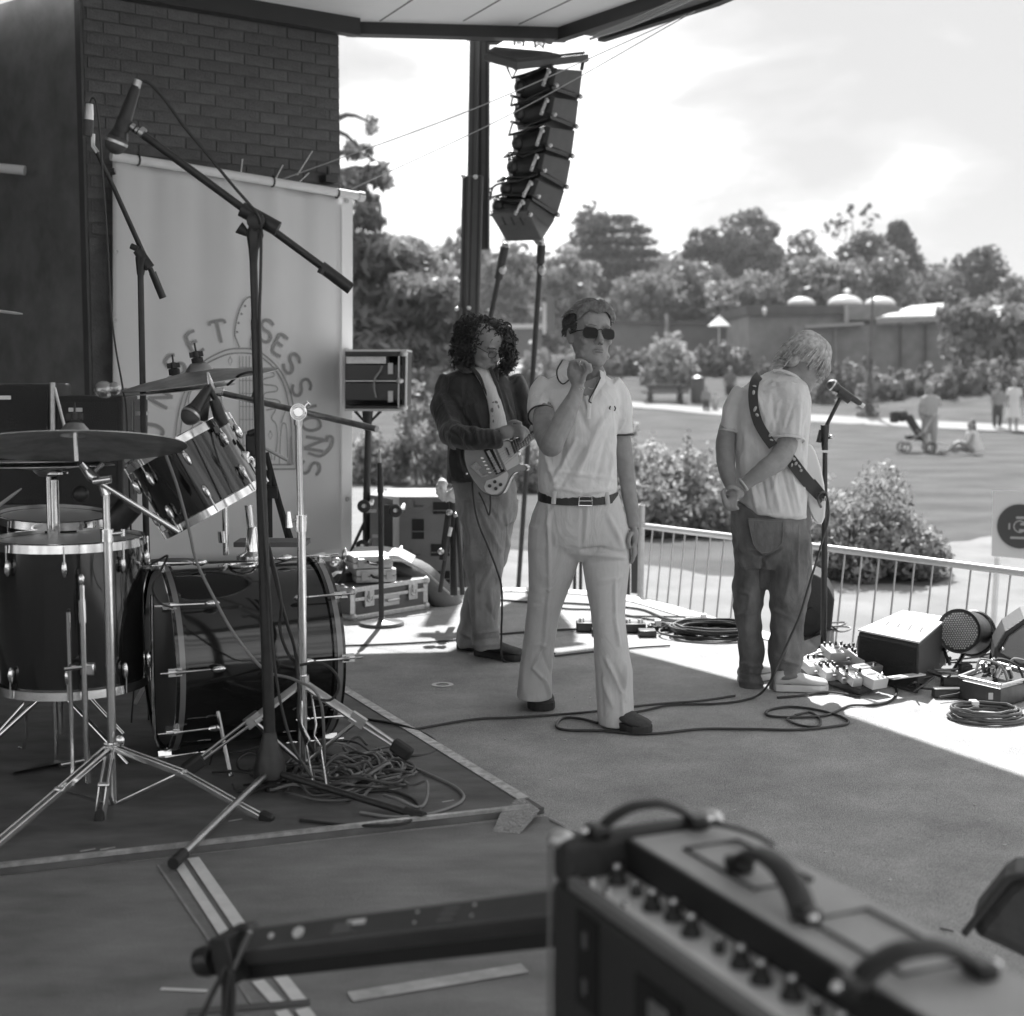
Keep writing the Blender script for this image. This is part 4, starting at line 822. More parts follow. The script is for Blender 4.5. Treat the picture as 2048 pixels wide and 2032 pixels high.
# thin left boom stand
d2 = 6.1; m2 = thing('microphone_stand', (P(280, 1000, d2).x, d2, MT), 'slimmer boom microphone stand behind the kit with a small slim microphone at top left', 'microphone stand', 'microphone stands')
part(m2, 'lower_tube', BLACK, lambda b: b.tube([P(281, 545, d2), P(288, 900, d2), (P(290, 900, d2).x, d2, MT)], [.013, .013, .016], 12))
part(m2, 'boom', BLACK, lambda b: b.tube([P(190, 298, d2 - .1), P(225, 370, d2 - .05), P(325, 592, d2 + .1)], [.008, .010, .0125], 10))
part(m2, 'counterweight', BLACK, lambda b: b.tube([P(305, 545, d2 + .08), P(326, 596, d2 + .1)], .016, 12))
part(m2, 'clutch', BLACK, lambda b: (b.tube([P(275, 500, d2), P(300, 536, d2)], .021, 10, flat=.7), b.tube([P(281, 550, d2), P(283, 515, d2)], [.015, .026], 12), b.tube([P(262, 492, d2), P(276, 498, d2)], .013, 10), b.tube([P(222, 344, d2), P(230, 342, d2)], .014, 10)))
sm = part(m2, 'microphone', mat('silver_microphone', .65, .3, .8), lambda b: b.tube([P(177, 270, d2 - .1), P(178, 228, d2 - .1), P(179, 208, d2 - .1)], [.019, .019, .015], 14)); part(sm, 'grille', GRB, lambda b: b.tube([P(176, 272, d2 - .1), P(177, 240, d2 - .1)], .021, 14))
part(m2, 'mic_clip', STEEL, lambda b: b.tube([P(186, 268, d2 - .1), P(186, 292, d2 - .1), P(195, 305, d2 - .1)], .009, 8))
cable([P(u, v, d2 - .12) for u, v in ((180, 206), (185, 196), (192, 205), (198, 250), (202, 300), (206, 360), (212, 440), (218, 540), (222, 620), (232, 700), (246, 780), (255, 870))] + [Vector((P(258, 900, d2).x, d2, .3)), Vector((P(262, 900, d2).x, d2 - .1, MT + .01))], .004, CABLE, 'thin black cable hanging from the slim microphone at top left', group='cables on the stands')
# clip-on tom microphones
for (a, c, r_, lab) in (((418, 775, 5.5), (372, 845, 5.4), .036, 'dark bulbous clip microphone aimed at the rack tom'), ((300, 985, 5.0), (330, 940, 5.0), .0, '')):
    if r_:
        t = thing('tom_microphone', P(*a), lab, 'microphone'); micro(t, P(*a), P(*c), r_); part(t, 'clip', BLACK, lambda b: (b.tube([P(428, 800, 5.5), P(440, 835, 5.5), P(450, 850, 5.5)], [.02, .025, .02], 10), b.tube([P(415, 770, 5.5), P(432, 800, 5.5)], .012, 8)))
# little tripod holding black straps beside the rack tom
stp = thing('music_rest', P(545, 1060, 6.3), 'folded black strap hanging beside the kit against the banner', 'strap'); 
part(stp, 'strap', RUBBER, lambda b: (b.tube([P(532, 905, 6.3), P(545, 955, 6.3), P(560, 1010, 6.3), P(584, 1085, 6.3)], .012, 8, flat=.4), b.tube([P(538, 940, 6.3), P(537, 1000, 6.3), P(538, 1075, 6.3)], .016, 8, flat=.5), b.tube([P(548, 985, 6.3), P(574, 1080, 6.3)], .006, 6)))
part(stp, 'buckle', BLACK, lambda b: b.box(P(543, 985, 6.28), (.05, .02, .05)))
# round base stand
p5 = G(763, 1250); t = thing('microphone_stand', p5, 'straight black stand with a heavy round base in front of the flight cases', 'microphone stand', 'microphone stands')
part(t, 'round_base', mat('black_cast_base', .10, .3, var=.2, vscale=20, spec=.7), lambda b: b.lathe(p5, UPZ, [(.132, .002), (.135, .008), (.128, .02), (.03, .034), (.02, .045)], 40))
part(t, 'tube', BLACK, lambda b: (b.tube([p5 + Vector((0, 0, .03)), P(761, 1000, p5.y), P(759, 925, p5.y)], [.0155, .0155, .0135], 12), b.tube([P(761, 985, p5.y), P(760, 935, p5.y)], [.019, .014], 12)))
part(t, 'thread', STEEL, lambda b: b.tube([P(759, 925, p5.y), P(759, 899, p5.y)], .008, 8))
# cables: tangle and singles
def rug_loop(cx_, cy_, n, rmx, rmn, seed, r=.005, m=CABLE, z=MT):
    rs = random.Random(seed); b = MB()
    for k in range(n):
        c = G(cx_ + rs.gauss(0, rmx * .5), cy_ + rs.gauss(0, rmn * .55), z); a0 = rs.random() * 6.28; pts = []; R1 = rmx * px(c.y) * (.4 + .7 * rs.random()); R2 = R1 * (.35 + .5 * rs.random()); rot = rs.random() * 3.1
        for j in range(9):
            a = a0 + j * .7; w_ = 1 + rs.gauss(0, .14); x, y = math.cos(a) * R1 * w_, math.sin(a) * R2 * w_
            pts.append(c + Vector((x * math.cos(rot) - y * math.sin(rot), x * math.sin(rot) + y * math.cos(rot), .006 + abs(rs.gauss(0, .016)))))
        b.tube(pts, r, 6, smooth=5)
    return b.build('cable_tangle', m)
tag(rug_loop(690, 1545, 34, 110, 36, 4, .0055, mat('tangle_cable', .085, .4)), 'heap of tangled cables on the mat under the chrome boom stand', 'cables', kind='stuff')
tag(rug_loop(520, 1548, 8, 85, 26, 14, .0045), 'dark tangled leads on the mat behind the foot of the main microphone stand', 'cables', kind='stuff')
tag(rug_loop(720, 1560, 10, 95, 30, 24, .0055, CABLEG), 'pale grey leads on top of the cable heap', 'cables', kind='stuff')
Z1 = MT + .007
cable([G(690, 1430, Z1), G(745, 1440, Z1), G(800, 1450, Z1), G(850, 1468, Z1 - .01), G(876, 1490, .02), G(860, 1508, .02), G(800, 1512, Z1), G(750, 1505, Z1)], .006, CABLE, 'black cable looping out over the taped edge of the mat', group='cables on the mat')
cable([G(800, 1525, Z1), G(850, 1545, Z1), G(912, 1575, Z1), G(925, 1600, Z1), G(870, 1625, Z1), G(790, 1634, Z1), G(720, 1625, Z1)], .0055, CABLEG, 'grey cable looping widely to the right of the cable heap', group='cables on the mat')
cable([G(640, 1600, Z1), G(720, 1585, Z1), G(780, 1582, Z1), G(828, 1600, Z1), G(838, 1625, Z1), G(800, 1648, Z1), G(700, 1650, Z1), G(600, 1640, Z1)], .0055, CABLE, 'cable loop passing around the black tripod leg', group='cables on the mat')
for i, (pp, m_, rr, lab) in enumerate((
    ([P(330, 905, 5.3), P(355, 975, 5.25), P(378, 1060, 5.2), P(392, 1120, 5.2), P(425, 1190, 5.2), P(470, 1270, 5.2), P(530, 1340, 5.2), P(590, 1360, 5.15), P(640, 1400, 5.1), G(650, 1540, Z1)], CABLEG, .0055, 'grey cable drooping from the rack tom in front of the bass drum'),
    ([P(530, 1060, 5.5), P(545, 1120, 5.45), P(562, 1200, 5.4), P(560, 1260, 5.4), P(578, 1310, 5.3), P(600, 1330, 5.3)], CABLE, .006, 'black cable curving down in front of the bass drum to the chrome stand'),
    ([P(503, 800, 5.6), P(515, 760, 5.6), P(505, 745, 5.6), P(480, 750, 5.7), P(455, 770, 5.8)], CABLE, .005, 'short black cable arching near the crash cymbal rod'),
    ([P(300, 1130, 5.0), P(318, 1120, 5.0), P(335, 1112, 4.98), P(322, 1140, 5.0), P(305, 1175, 5.0), P(320, 1205, 5.05), P(345, 1215, 5.1)], CABLE, .004, 'thin lead on the near shoulder of the bass drum'),
    ([P(538, 1105, 5.5), P(556, 1180, 5.45), P(575, 1250, 5.4), P(590, 1300, 5.3), P(598, 1380, 5.25), P(600, 1450, 5.2), G(640, 1530, Z1)], CABLE, .0065, 'black cable hanging in front of the right of the bass drum'),
    ([P(600, 1330, 5.1), P(640, 1325, 5.1), P(670, 1345, 5.1), P(678, 1375, 5.1), P(660, 1400, 5.1), P(625, 1395, 5.1)], CABLE, .005, 'cable ring hanging at the hub of the chrome boom stand'))):
    cable(pp, rr, m_, lab, group='cables on the stands')
# bass pedal
pd_ = thing('bass_pedal', G(100, 1515, MT), 'flat dark bass drum pedal plate on the mat under the floor tom', 'pedal')
part(pd_, 'plate', BLACK, lambda b: b.hexa([G(25, 1545, MT + .001), G(160, 1518, MT + .001), G(260, 1500, MT + .001), G(110, 1520, MT + .001)], [G(25, 1545, MT + .02), G(160, 1518, MT + .02), G(260, 1500, MT + .02), G(110, 1520, MT + .02)]), smooth=False)
part(pd_, 'heel', STEEL, lambda b: b.tube([G(120, 1530, MT + .03), G(240, 1505, MT + .03)], .01))
# ================= STAGE GEAR BEHIND AND RIGHT =================
CASE = mat('flight_case_laminate', .12, .5, bump=.2, bscale=90); CORN = mat('case_corner_metal', .62, .3, .6, var=.2, vscale=40)
def obox(name, m, parent, p00, p10, depthv, z0, z1, **k):   # front-left and front-right ground points
    a, c = Vector(p00), Vector(p10); a.z = c.z = 0; dz = Vector(depthv); b = MB()
    b.hexa([a + UPZ * z0, c + UPZ * z0, c + dz + UPZ * z0, a + dz + UPZ * z0], [a + UPZ * z1, c + UPZ * z1, c + dz + UPZ * z1, a + dz + UPZ * z1]); return b.build(name, m, parent, smooth=False, **k)
def flight(label, gl, gr, z0, h, dep, nlatch, name='flight_case', m=CASE):
    gl, gr = Vector(gl), Vector(gr); gl.z = gr.z = 0; X = (gr - gl).normalized(); Y = Vector((-X.y, X.x, 0)); W_ = (gr - gl).length; t = thing(name, gl + X * W_ / 2 + UPZ * z0, label, 'case', 'flight cases')
    obox('body', m, t, gl, gr, Y * dep, z0 + .004, z0 + h)
    e = .016
    def bar(a, c, w=.03): part(t, 'edge_trim', CORN, lambda b: b.box((a + c) / 2, ((c - a).length + w * .6, w, w), frame_x2(c - a)), smooth=False, bevel=.004)
    for z in (z0 + e, z0 + h - e): bar(gl + UPZ * z, gr + UPZ * z); bar(gl + UPZ * z, gl + Y * dep + UPZ * z); bar(gr + UPZ * z, gr + Y * dep + UPZ * z)
    for q in (gl, gr): bar(q + UPZ * (z0 + e), q + UPZ * (z0 + h - e))
    ml = z0 + h * .62; bar(gl + UPZ * ml - Y * .002, gr + UPZ * ml - Y * .002, .022)
    for f in (.2, .8): part(t, 'latch', STEEL, lambda b: (b.box(gl + X * W_ * f + UPZ * ml - Y * .012, (.075, .012, .1), (X, Y, UPZ)), b.torus(gl + X * W_ * f + UPZ * ml - Y * .02, Y, .022, .005, 16, 6), b.box(gl + X * W_ * f + UPZ * (ml + .02) - Y * .022, (.02, .01, .05), (X, Y, UPZ))), bevel=.003)
    part(t, 'handle', STEEL, lambda b: (b.box(gl + X * W_ * .5 + UPZ * (ml - .03) - Y * .01, (.13, .012, .075), (X, Y, UPZ)), b.tube([gl + X * (W_ * .5 - .05) + UPZ * (ml - .03) - Y * .03, gl + X * (W_ * .5 + .05) + UPZ * (ml - .03) - Y * .03], .009, 8)), bevel=.003)
    for q in (gl, gr):
        for z in (z0 + .02, z0 + h - .02): part(t, 'ball_corner', CORN, lambda b: b.ell(q + UPZ * z - Y * .004, .026, .026, .026, 10, 8))
    return t
def frame_x2(d):
    d = Vector(d).normalized(); z = UPZ if abs(d.z) < .9 else Vector((0, 1, 0)); y = z.cross(d).normalized(); return (d, y, d.cross(y))
fl, fr_ = G(706, 1241), G(851, 1217); hh = (P(706, 1176, fl.y) - P(706, 1241, fl.y)).z
flight('large aluminium edged flight case on the stage behind the round based stand', fl, fr_, 0, .2, .42, 2)
SILV = mat('silver_case', .55, .4, .3, var=.15, vscale=12)
X_ = (fr_ - fl).normalized()
def small_case(u0, u1, v1, z0, h, dep, lab):
    a = P(u0, v1, fl.y + .12); c = P(u1, v1 - 8, fl.y + .2); a.z = c.z = 0; t = thing('silver_case', a.lerp(c, .5) + UPZ * z0, lab, 'case', 'small silver cases'); X = (c - a).normalized(); Y = Vector((-X.y, X.x, 0))
    obox('body', SILV, t, a, c, Y * dep, z0 + .002, z0 + h * .5 - .003, bevel=.006); obox('lid', SILV, t, a, c, Y * dep, z0 + h * .5, z0 + h, bevel=.006); W_ = (c - a).length
    for f in (.2, .82): part(t, 'latch', STEEL, lambda b: b.box(a + X * W_ * f + UPZ * (z0 + h * .5) - Y * .006, (.04, .01, h * .6), (X, Y, UPZ)), smooth=False, bevel=.002)
    part(t, 'handle', BLACK, lambda b: b.tube([a + X * (W_ * .36) + UPZ * (z0 + h * .6) - Y * .004, a + X * (W_ * .40) + UPZ * (z0 + h * .45) - Y * .03, a + X * (W_ * .58) + UPZ * (z0 + h * .35) - Y * .03, a + X * (W_ * .62) + UPZ * (z0 + h * .5) - Y * .004], .007, 8))
small_case(713, 793, 1160, .205, .085, .25, 'lower of two small silver cases stacked on the large flight case'); small_case(706, 786, 1140, .292, .08, .24, 'upper small silver case on top of the stack under the cloth bag')
# gig bag draped over the cases
GB = mat('gig_bag_fabric', .11, .7, bump=.3, bscale=60, var=.2, vscale=8); gb = thing('gig_bag', P(860, 1220, 9.6), 'long dark padded bag slumped over the cases toward the guitarist', 'bag')
rings = []
for (u, v, w_, h_, d_) in ((702, 1128, .11, .035, 9.2), (735, 1124, .16, .05, 9.25), (780, 1126, .18, .055, 9.3), (825, 1140, .18, .09, 9.3), (860, 1170, .16, .14, 9.3), (890, 1195, .13, .12, 9.3), (915, 1208, .09, .07, 9.35), (926, 1212, .05, .03, 9.4)):
    c = P(u, v, d_); rings.append([c + Vector((0, math.cos(a) * w_, math.sin(a) * h_)) for a in [k * math.pi / 8 for k in range(16)]])
b = MB(); b.loft(rings); o = b.build('body', GB, gb); o.modifiers.new('sub', 'SUBSURF').render_levels = 1
part(gb, 'top_sheet', mat('pale_padded_top', .5, .6), lambda b: b.loft([[P(u, v + dv_, 9.2) + Vector((0, yy, zz)) for yy, zz in ((-.12, -.012), (.25, -.012), (.25, .015), (-.12, .015))] for u, v, dv_ in ((702, 1108, 0), (760, 1106, 0), (800, 1112, 0), (826, 1126, 0))]))
part(gb, 'piping', mat('pale_piping', .4, .6), lambda b: b.tube([P(703, 1120, 9.02), P(760, 1125, 9.02), P(800, 1122, 9.05), P(845, 1140, 9.08), P(880, 1170, 9.12), P(905, 1192, 9.2)], .007, 6, smooth=4))
# bits of hardware bag left of the case
hb = thing('hardware_bag', P(680, 1240, 8.9), 'dark open hardware bag with straps and metal odds beside the bass drum', 'bag')
b = MB(); b.loft([[P(u, v, 9) + Vector((0, math.cos(a) * .12, 0)) + Vector((math.sin(a) * w_, 0, 0)) for a in [k * math.pi / 6 for k in range(12)]] for u, v, w_ in ((683, 1252, .1), (684, 1215, .125), (682, 1180, .12), (684, 1152, .10), (688, 1142, .05))]); b.build('body', mat('black_nylon', .03, .5, bump=.8, bscale=18), hb)
part(hb, 'strap', BLACK, lambda b: (b.tube([P(664, 1180, 8.85), P(680, 1160, 8.85), P(690, 1130, 8.85), P(684, 1112, 8.85)], .008, 6, smooth=3), b.tube([P(666, 1200, 8.85), P(690, 1215, 8.8), P(705, 1235, 8.75)], .006, 6, smooth=3)))
part(hb, 'metal_fitting', CHROME, lambda b: (b.ell(P(690, 1112, 8.9), .02, .02, .05), b.ell(P(672, 1125, 8.9), .04, .02, .03), b.tube([P(676, 1140, 8.85), P(688, 1120, 8.85), P(698, 1135, 8.85)], .01)))
# subwoofer boxes on castors behind
SUB = mat('grey_sub_paint', .15, .6, var=.1, vscale=5, bump=.3, bscale=80); SUBD = mat('dark_port', .012, .8)
sbx = thing('subwoofer', P(830, 1190, 10.3), 'big grey subwoofer box with handle cut-outs and a sunlit top behind the stands', 'speaker'); dS = 10.2
def sface(name, m, u0, u1, v0, v1, d, th, par, **k):
    b = MB(); b.hexa([P(u0, v1, d), P(u1, v1, d), P(u1, v1, d) + Vector((0, th, 0)), P(u0, v1, d) + Vector((0, th, 0))], [P(u0, v0, d), P(u1, v0, d), P(u1, v0, d) + Vector((0, th, 0)), P(u0, v0, d) + Vector((0, th, 0))]); return b.build(name, m, par, smooth=False, **k)
b = MB(); lo, hi = 1188, 991; q = [P(786, lo, dS), P(925, lo + 2, dS), P(925, lo, dS) + Vector((-.06, .75, 0)), P(786, lo, dS) + Vector((-.12, .75, 0))]; zt = P(800, 993, dS).z
for v_ in q: v_.z = 0.004
b.hexa(q, [Vector((v_.x, v_.y, zt)) for v_ in q]); b.build('box', SUB, sbx, smooth=False, bevel=.012)
for u0, u1, v0, v1 in ((866, 902, 1004, 1028), (824, 848, 1038, 1078), (862, 902, 1088, 1112), (862, 900, 1142, 1164), (822, 846, 1140, 1176)):
    sface('port', SUBD, u0, u1, v0, v1, dS - .004, .003, sbx); sface('port_bar', SUB, u0, u1, (v0 + v1) / 2 + 4, (v0 + v1) / 2 + 6, dS - .012, .004, sbx)
for u, v in ((838, 1008), (832, 1105)): part(sbx, 'handle_recess', mat('recess_line', .06, .6), lambda b: b.tube([P(u - 9, v - 6, dS - .004), P(u - 9, v + 4, dS - .004), P(u + 9, v + 4, dS - .004)], .004, 6))
s2 = thing('castor_board', P(770, 1180, 9.9), 'box stood on end showing four castor wheels on its underside', 'case')
b = MB(); b.hexa([P(740, 1180, 10.2), P(786, 1182, 9.95), P(786, 1182, 9.95) + Vector((.05, .5, 0)), P(740, 1180, 10.2) + Vector((0, .5, 0))], [P(740, 990, 10.2), P(786, 1000, 9.95), P(786, 1000, 9.95) + Vector((.05, .5, 0)), P(740, 990, 10.2) + Vector((0, .5, 0))]); b.build('board', mat('plywood_grey', .26, .7, var=.15, vscale=6), s2, smooth=False)
sface('lid', BLACK, 768, 785, 1010, 1180, 9.9, .05, s2)
for u, v in ((727, 1012), (790, 1021), (724, 1092), (785, 1106)):
    w_ = part(s2, 'castor', RUBBER, lambda b: b.lathe(P(u, v, 9.75), (.25, -1, 0), [(.022, 0), (.04, .0), (.044, .008), (.044, .026), (.04, .034), (.02, .034)], 18)); part(w_, 'fork', STEEL, lambda b: b.tube([P(u, v, 9.7), P(u + 14, v - 2, 9.85), P(u + 18, v - 12, 9.9)], [.014, .02, .012], 8))
# grey metal latch strips near
for u, v in ((742, 1022), (755, 1072)): part(s2, 'latch', STEEL, lambda b: b.box(P(u, v, 9.88), (.07, .02, .02)))
# rack case on the stand
rc = thing('rack_case', P(757, 822, 10.2), 'open backed black rack case with metal edges on a stand right of the banner', 'case'); dR = 10.2
for n_, m_, (u0, u1, v0, v1), d, th in (('top', BLACK, (690, 814, 703, 712), dR, .5), ('bottom', BLACK, (690, 814, 812, 822), dR, .5), ('side', BLACK, (804, 813, 712, 812), dR, .5), ('back_panel', mat('rack_inside', .05, .6), (690, 806, 712, 812), dR + .45, .02)):
    sface(n_, m_, u0, u1, v0, v1, d, th, rc)
sface('painted_sun_sheet', mat('painted_sun_lid', .6, .6), 690, 813, 699, 703, dR - .02, .56, rc)  # pale sheet paints sunlight onto the black case top
sface('rack_unit', mat('rack_unit_black', .03, .3, spec=.6), 692, 800, 730, 760, dR + .08, .35, rc); sface('rack_unit', MATS['rack_unit_black'], 692, 800, 766, 800, dR + .06, .35, rc); sface('shelf', STEEL, 690, 802, 761, 763, dR + .02, .4, rc)
sface('silver_panel', ALU, 692, 772, 713, 727, dR + .05, .3, rc)
for v0 in (726, 782): sface('label_plate', mat('pale_label', .6, .6), 776, 786, v0, v0 + 22, dR + .03, .01, rc)
part(rc, 'edge_rail', ALU, lambda b: (b.tube([P(813, 706, dR - .01), P(811, 820, dR - .01)], .009, 6), b.tube([P(690, 820, dR - .01), P(811, 820, dR - .01)], .009, 6), b.tube([P(798, 712, dR - .01), P(797, 816, dR - .01)], .007, 6)))
for u, v in ((808, 708), (808, 816), (800, 762)): part(rc, 'corner', CORN, lambda b: b.ell(P(u, v, dR - .01), .028, .02, .02))
part(rc, 'cable', CABLEG, lambda b: b.tube([P(764, 732, dR), P(760, 742, dR - .02), P(750, 756, dR - .03), P(748, 775, dR - .02), P(752, 795, dR)], .007, 6, smooth=4))
rs_ = thing('tripod_stand', (P(735, 900, 10.3).x, 10.3, 0), 'black telescopic stand carrying the open rack case', 'stand'); part(rs_, 'tube', BLACK, lambda b: b.tube([P(737, 822, 10.4), P(733, 1000, 10.4), (P(732, 1100, 10.4).x, 10.4, 0)], [.022, .026, .028], 12)); part(rs_, 'yoke', BLACK, lambda b: (b.tube([P(710, 822, 10.4), P(735, 850, 10.4), P(762, 822, 10.4)], .011, 8), b.tube([P(735, 822, 10.4), P(736, 860, 10.4)], [.04, .025], 12)))
for k in range(3): part(rs_, 'leg', BLACK, lambda b: b.tube([(P(733, 1000, 10.4).x, 10.4, .45), (P(733, 1000, 10.4).x + .25 * math.cos(2.1 * k + .5), 10.4 + .25 * math.sin(2.1 * k + .5), .01)], .012, 8))
# ---- lift mast ----
LM = mat('mast_grey_steel', .10, .5, .2, var=.12, vscale=4); LMD = mat('mast_dark_slot', .025, .6); dM = 12.2
lm = thing('lifting_mast', (P(935, 1180, dM).x, dM, LZ), 'tall dark telescopic lifting mast behind the curly haired guitarist, rising to the roof', 'mast')
def mast(u0, v0, u1, v1, w_, nm, d=dM, m=LM, ribs=3):
    a, c = P(u0, v0, d), P(u1, v1, d); w = w_ * px(d); t = (c - a).normalized(); ax = (Vector((1, 0, 0)), Vector((0, 1, 0)), t)
    o = part(lm, nm, m, lambda b: (b.box((a + c) / 2, (w, w * .7, (c - a).length), ax)), smooth=False, bevel=.01)
    for k in range(ribs): part(o, 'rib', LMD, lambda b: b.box((a + c) / 2 + Vector((-w / 2 + w * (k + .5) / ribs, -w * .35 - .001, 0)), (w * .09, .014, (c - a).length - .02), ax), smooth=False)
    return o
mast(961, 60, 961, 500, 36, 'inner_section'); mast(950, 55, 940, 650, 20, 'middle_section', d=dM - .08, ribs=1)
mast(938, 352, 930, 700, 26, 'outer_section', d=dM - .16, ribs=2); mast(952, 352, 945, 640, 28, 'outer_section', d=dM - .2, ribs=2); mast(917, 615, 914, 1180, 16, 'base_section', d=dM - .25, ribs=1); mast(940, 640, 936, 1180, 30, 'base_section', d=dM - .05, ribs=2)
for u, v in ((926, 352), (951, 354), (938, 616), (914, 618)): part(lm, 'bolt', STEEL, lambda b: b.ell(P(u, v, dM - .3), .018, .02, .018))
part(lm, 'winch_rod', BLACK, lambda b: b.tube([P(957, 495, dM - .2), P(952, 560, dM - .2), P(948, 700, dM - .2)], .02, 8))
part(lm, 'top_arm', BLACK, lambda b: (b.box(P(1010, 72, 11.7), (.6, .12, .05)), b.box(P(1040, 82, 11.6), (.5, .1, .04))))
# two leaning outrigger poles
for a, c, lab in (((1010, 492, 11.6), (968, 700, 12.0), 'short leaning black pole left of the other one under the hanging speakers'), ((1083, 490, 11.6), (1036, 1185, 12.0), 'long thin black pole leaning down between the two players')):
    t = thing('leaning_pole', P(*c), lab, 'pole', 'leaning poles under the hanging speakers'); pa, pc = P(*a), P(*c)
    part(t, 'rod', BLACK, lambda b: b.tube([pa, pa.lerp(pc, .2), pc], [.022, .022, .019], 8)); part(t, 'sleeve', BLACK, lambda b: b.tube([pa, pa.lerp(pc, .05 if pc.z < .5 else .3)], .034, 10)); part(t, 'pin', STEEL, lambda b: (b.ell(pa, .03, .02, .03), b.ell(pa.lerp(pc, .07 if pc.z < .5 else .22) + Vector((.02, -.03, 0)), .03, .02, .04)))
# ---- hanging line array ----
dL = 10.9; LA = thing('line_array', P(1060, 480, dL), 'curved hanging column of black loudspeaker boxes under the corner of the roof', 'loudspeaker')
SPK = mat('speaker_cabinet_grey', .075, .6, bump=.25, bscale=110, var=.1, vscale=8); SPD = mat('speaker_dark', .018, .5); SGR = mat('speaker_grille', .05, .5, bump=.6, bscale=300)
# side outline per box: (top-right, bottom-right, bottom-left, top-left) of the grey side panel and the grille depth to its left
SIDE = [((1165, 140), (1159, 193), (1104, 170), (1112, 136)), ((1157, 200), (1151, 253), (1100, 228), (1108, 194)), ((1150, 260), (1143, 312), (1091, 290), (1099, 254)),
        ((1142, 320), (1132, 374), (1080, 340), (1088, 307)), ((1129, 380), (1114, 430), (1064, 392), (1076, 360)), ((1111, 434), (1082, 480), (1048, 428), (1060, 398))]
REAR = [(1024, 158, 1026, 190), (1023, 213, 1026, 242), (1019, 272, 1022, 302), (1009, 316, 1010, 352), (996, 364, 996, 392), (980, 398, 986, 428)]
for i, ((tr, br, bl, tl), (ru, rv, ru2, rv2)) in enumerate(zip(SIDE, REAR)):
    o = part(LA, 'cabinet', SPK, lambda b: b.hexa([P(*bl, dL), P(*br, dL + .3), P(*br, dL + .3) + Vector((-.02, .55, 0)), P(*bl, dL) + Vector((-.03, .6, 0))], [P(*tl, dL), P(*tr, dL + .3), P(*tr, dL + .3) + Vector((-.02, .55, 0)), P(*tl, dL) + Vector((-.03, .6, 0))]), smooth=False, bevel=.012)
    w1 = 26
    part(o, 'side_plate', SPD, lambda b: b.hexa([P(bl[0] - 9, bl[1] - 3, dL - .03), P(bl[0] + 3, bl[1] + 3, dL - .03), P(bl[0] + 3, bl[1] + 3, dL + .3), P(bl[0] - 9, bl[1] - 3, dL + .3)], [P(tl[0] - 9, tl[1] - 2, dL - .03), P(tl[0] + 3, tl[1], dL - .03), P(tl[0] + 3, tl[1], dL + .3), P(tl[0] - 9, tl[1] - 2, dL + .3)]), smooth=False, bevel=.01)
    part(o, 'horn_lip', SPD, lambda b: b.hexa([P(bl[0] + 1, bl[1] + 9, dL - .02), P(br[0] + 4, br[1] + 6, dL + .28), P(br[0] + 4, br[1] + 6, dL + .5), P(bl[0], bl[1] + 9, dL + .5)], [P(bl[0], bl[1] + 2, dL - .02), P(br[0] + 4, br[1] - 2, dL + .28), P(br[0] + 4, br[1] - 2, dL + .5), P(bl[0], bl[1] + 2, dL + .5)]), smooth=False)
    part(o, 'rear_housing', SPD, lambda b: b.prism([P(ru + 6, rv - 2, dL + .14), P(tl[0] - 6, tl[1] - 3, dL + .14), P(bl[0] - 8, bl[1] + 9, dL + .14), P(ru2 + 10, rv2 + 6, dL + .14)], (.0, .32, 0)), smooth=False, bevel=.01)
    # magnet, frame and rear chassis of the driver
    cx_, cy_ = (ru + 24), (rv + rv2) / 2 + 2; tx, ty = tl[0] - 12, (tl[1] + bl[1]) / 2 + 2
    part(o, 'driver_frame', SPD, lambda b: (b.tube([P(cx_ - 12, cy_ + 1, dL + .1), P(cx_ + 8, cy_ + 1, dL + .12), P((cx_ + tx) / 2 + 8, (cy_ + ty) / 2 + 1, dL + .15), P(tx, ty, dL + .15)], [.075, .085, .098, .105], 16)))
    part(o, 'driver_rim', BLACK, lambda b: (b.tube([P(ru, rv - 2, dL + .06), P(ru + 26, rv - 9, dL), P(tl[0] - 8, tl[1] - 6, dL)], .014, 8, flat=.6), b.tube([P(ru2 - 4, rv2 + 1, dL + .06), P(ru2 + 24, rv2 + 10, dL), P(bl[0] - 6, bl[1] + 8, dL)], .016, 8, flat=.6), b.ell(P(ru + 16, (rv + rv2) / 2, dL + .05), .045, .05, .05)))
    part(o, 'fly_rail', STEEL, lambda b: (b.tube([P(tl[0] - 14, tl[1] + 2, dL - .06), P(bl[0] - 18, bl[1] + 2, dL - .06)], .012, 6), b.ell(P(tl[0] - 14, tl[1] + 8, dL - .07), .016, .016, .016), b.ell(P(bl[0] - 16, bl[1] - 4, dL - .07), .014, .014, .014)))
    part(o, 'rigging_pin', STEEL, lambda b: (b.ell(P(br[0] + 2, br[1], dL + .25), .02, .02, .02), b.ell(P(tl[0] + 1, bl[1] + 1, dL - .04), .018, .018, .018)))
    if i: part(o, 'hinge_link', STEEL, lambda b: b.tube([P(REAR[i - 1][2], REAR[i - 1][3], dL + .03), P(ru - 2, rv, dL + .03)], .008, 6))
b = MB(); b.hexa([P(982, 428, dL - .05), P(1058, 422, dL - .05), P(1083, 478, dL + .1), P(1012, 482, dL + .1)], [P(980, 420, dL), P(1052, 414, dL), P(1088, 468, dL + .45), P(1020, 470, dL + .5)]); b.build('bottom_panel', SPK, LA, smooth=False, bevel=.008)
b = MB(); b.hexa([P(980, 428, dL), P(1058, 426, dL - .02), P(1084, 481, dL + .02), P(1014, 483, dL + .04)], [P(1000, 400, dL + .5), P(1064, 400, dL + .5), P(1110, 440, dL + .5), P(1014, 440, dL + .5)]); b.build('bottom_box', SPK, LA, smooth=False, bevel=.01)
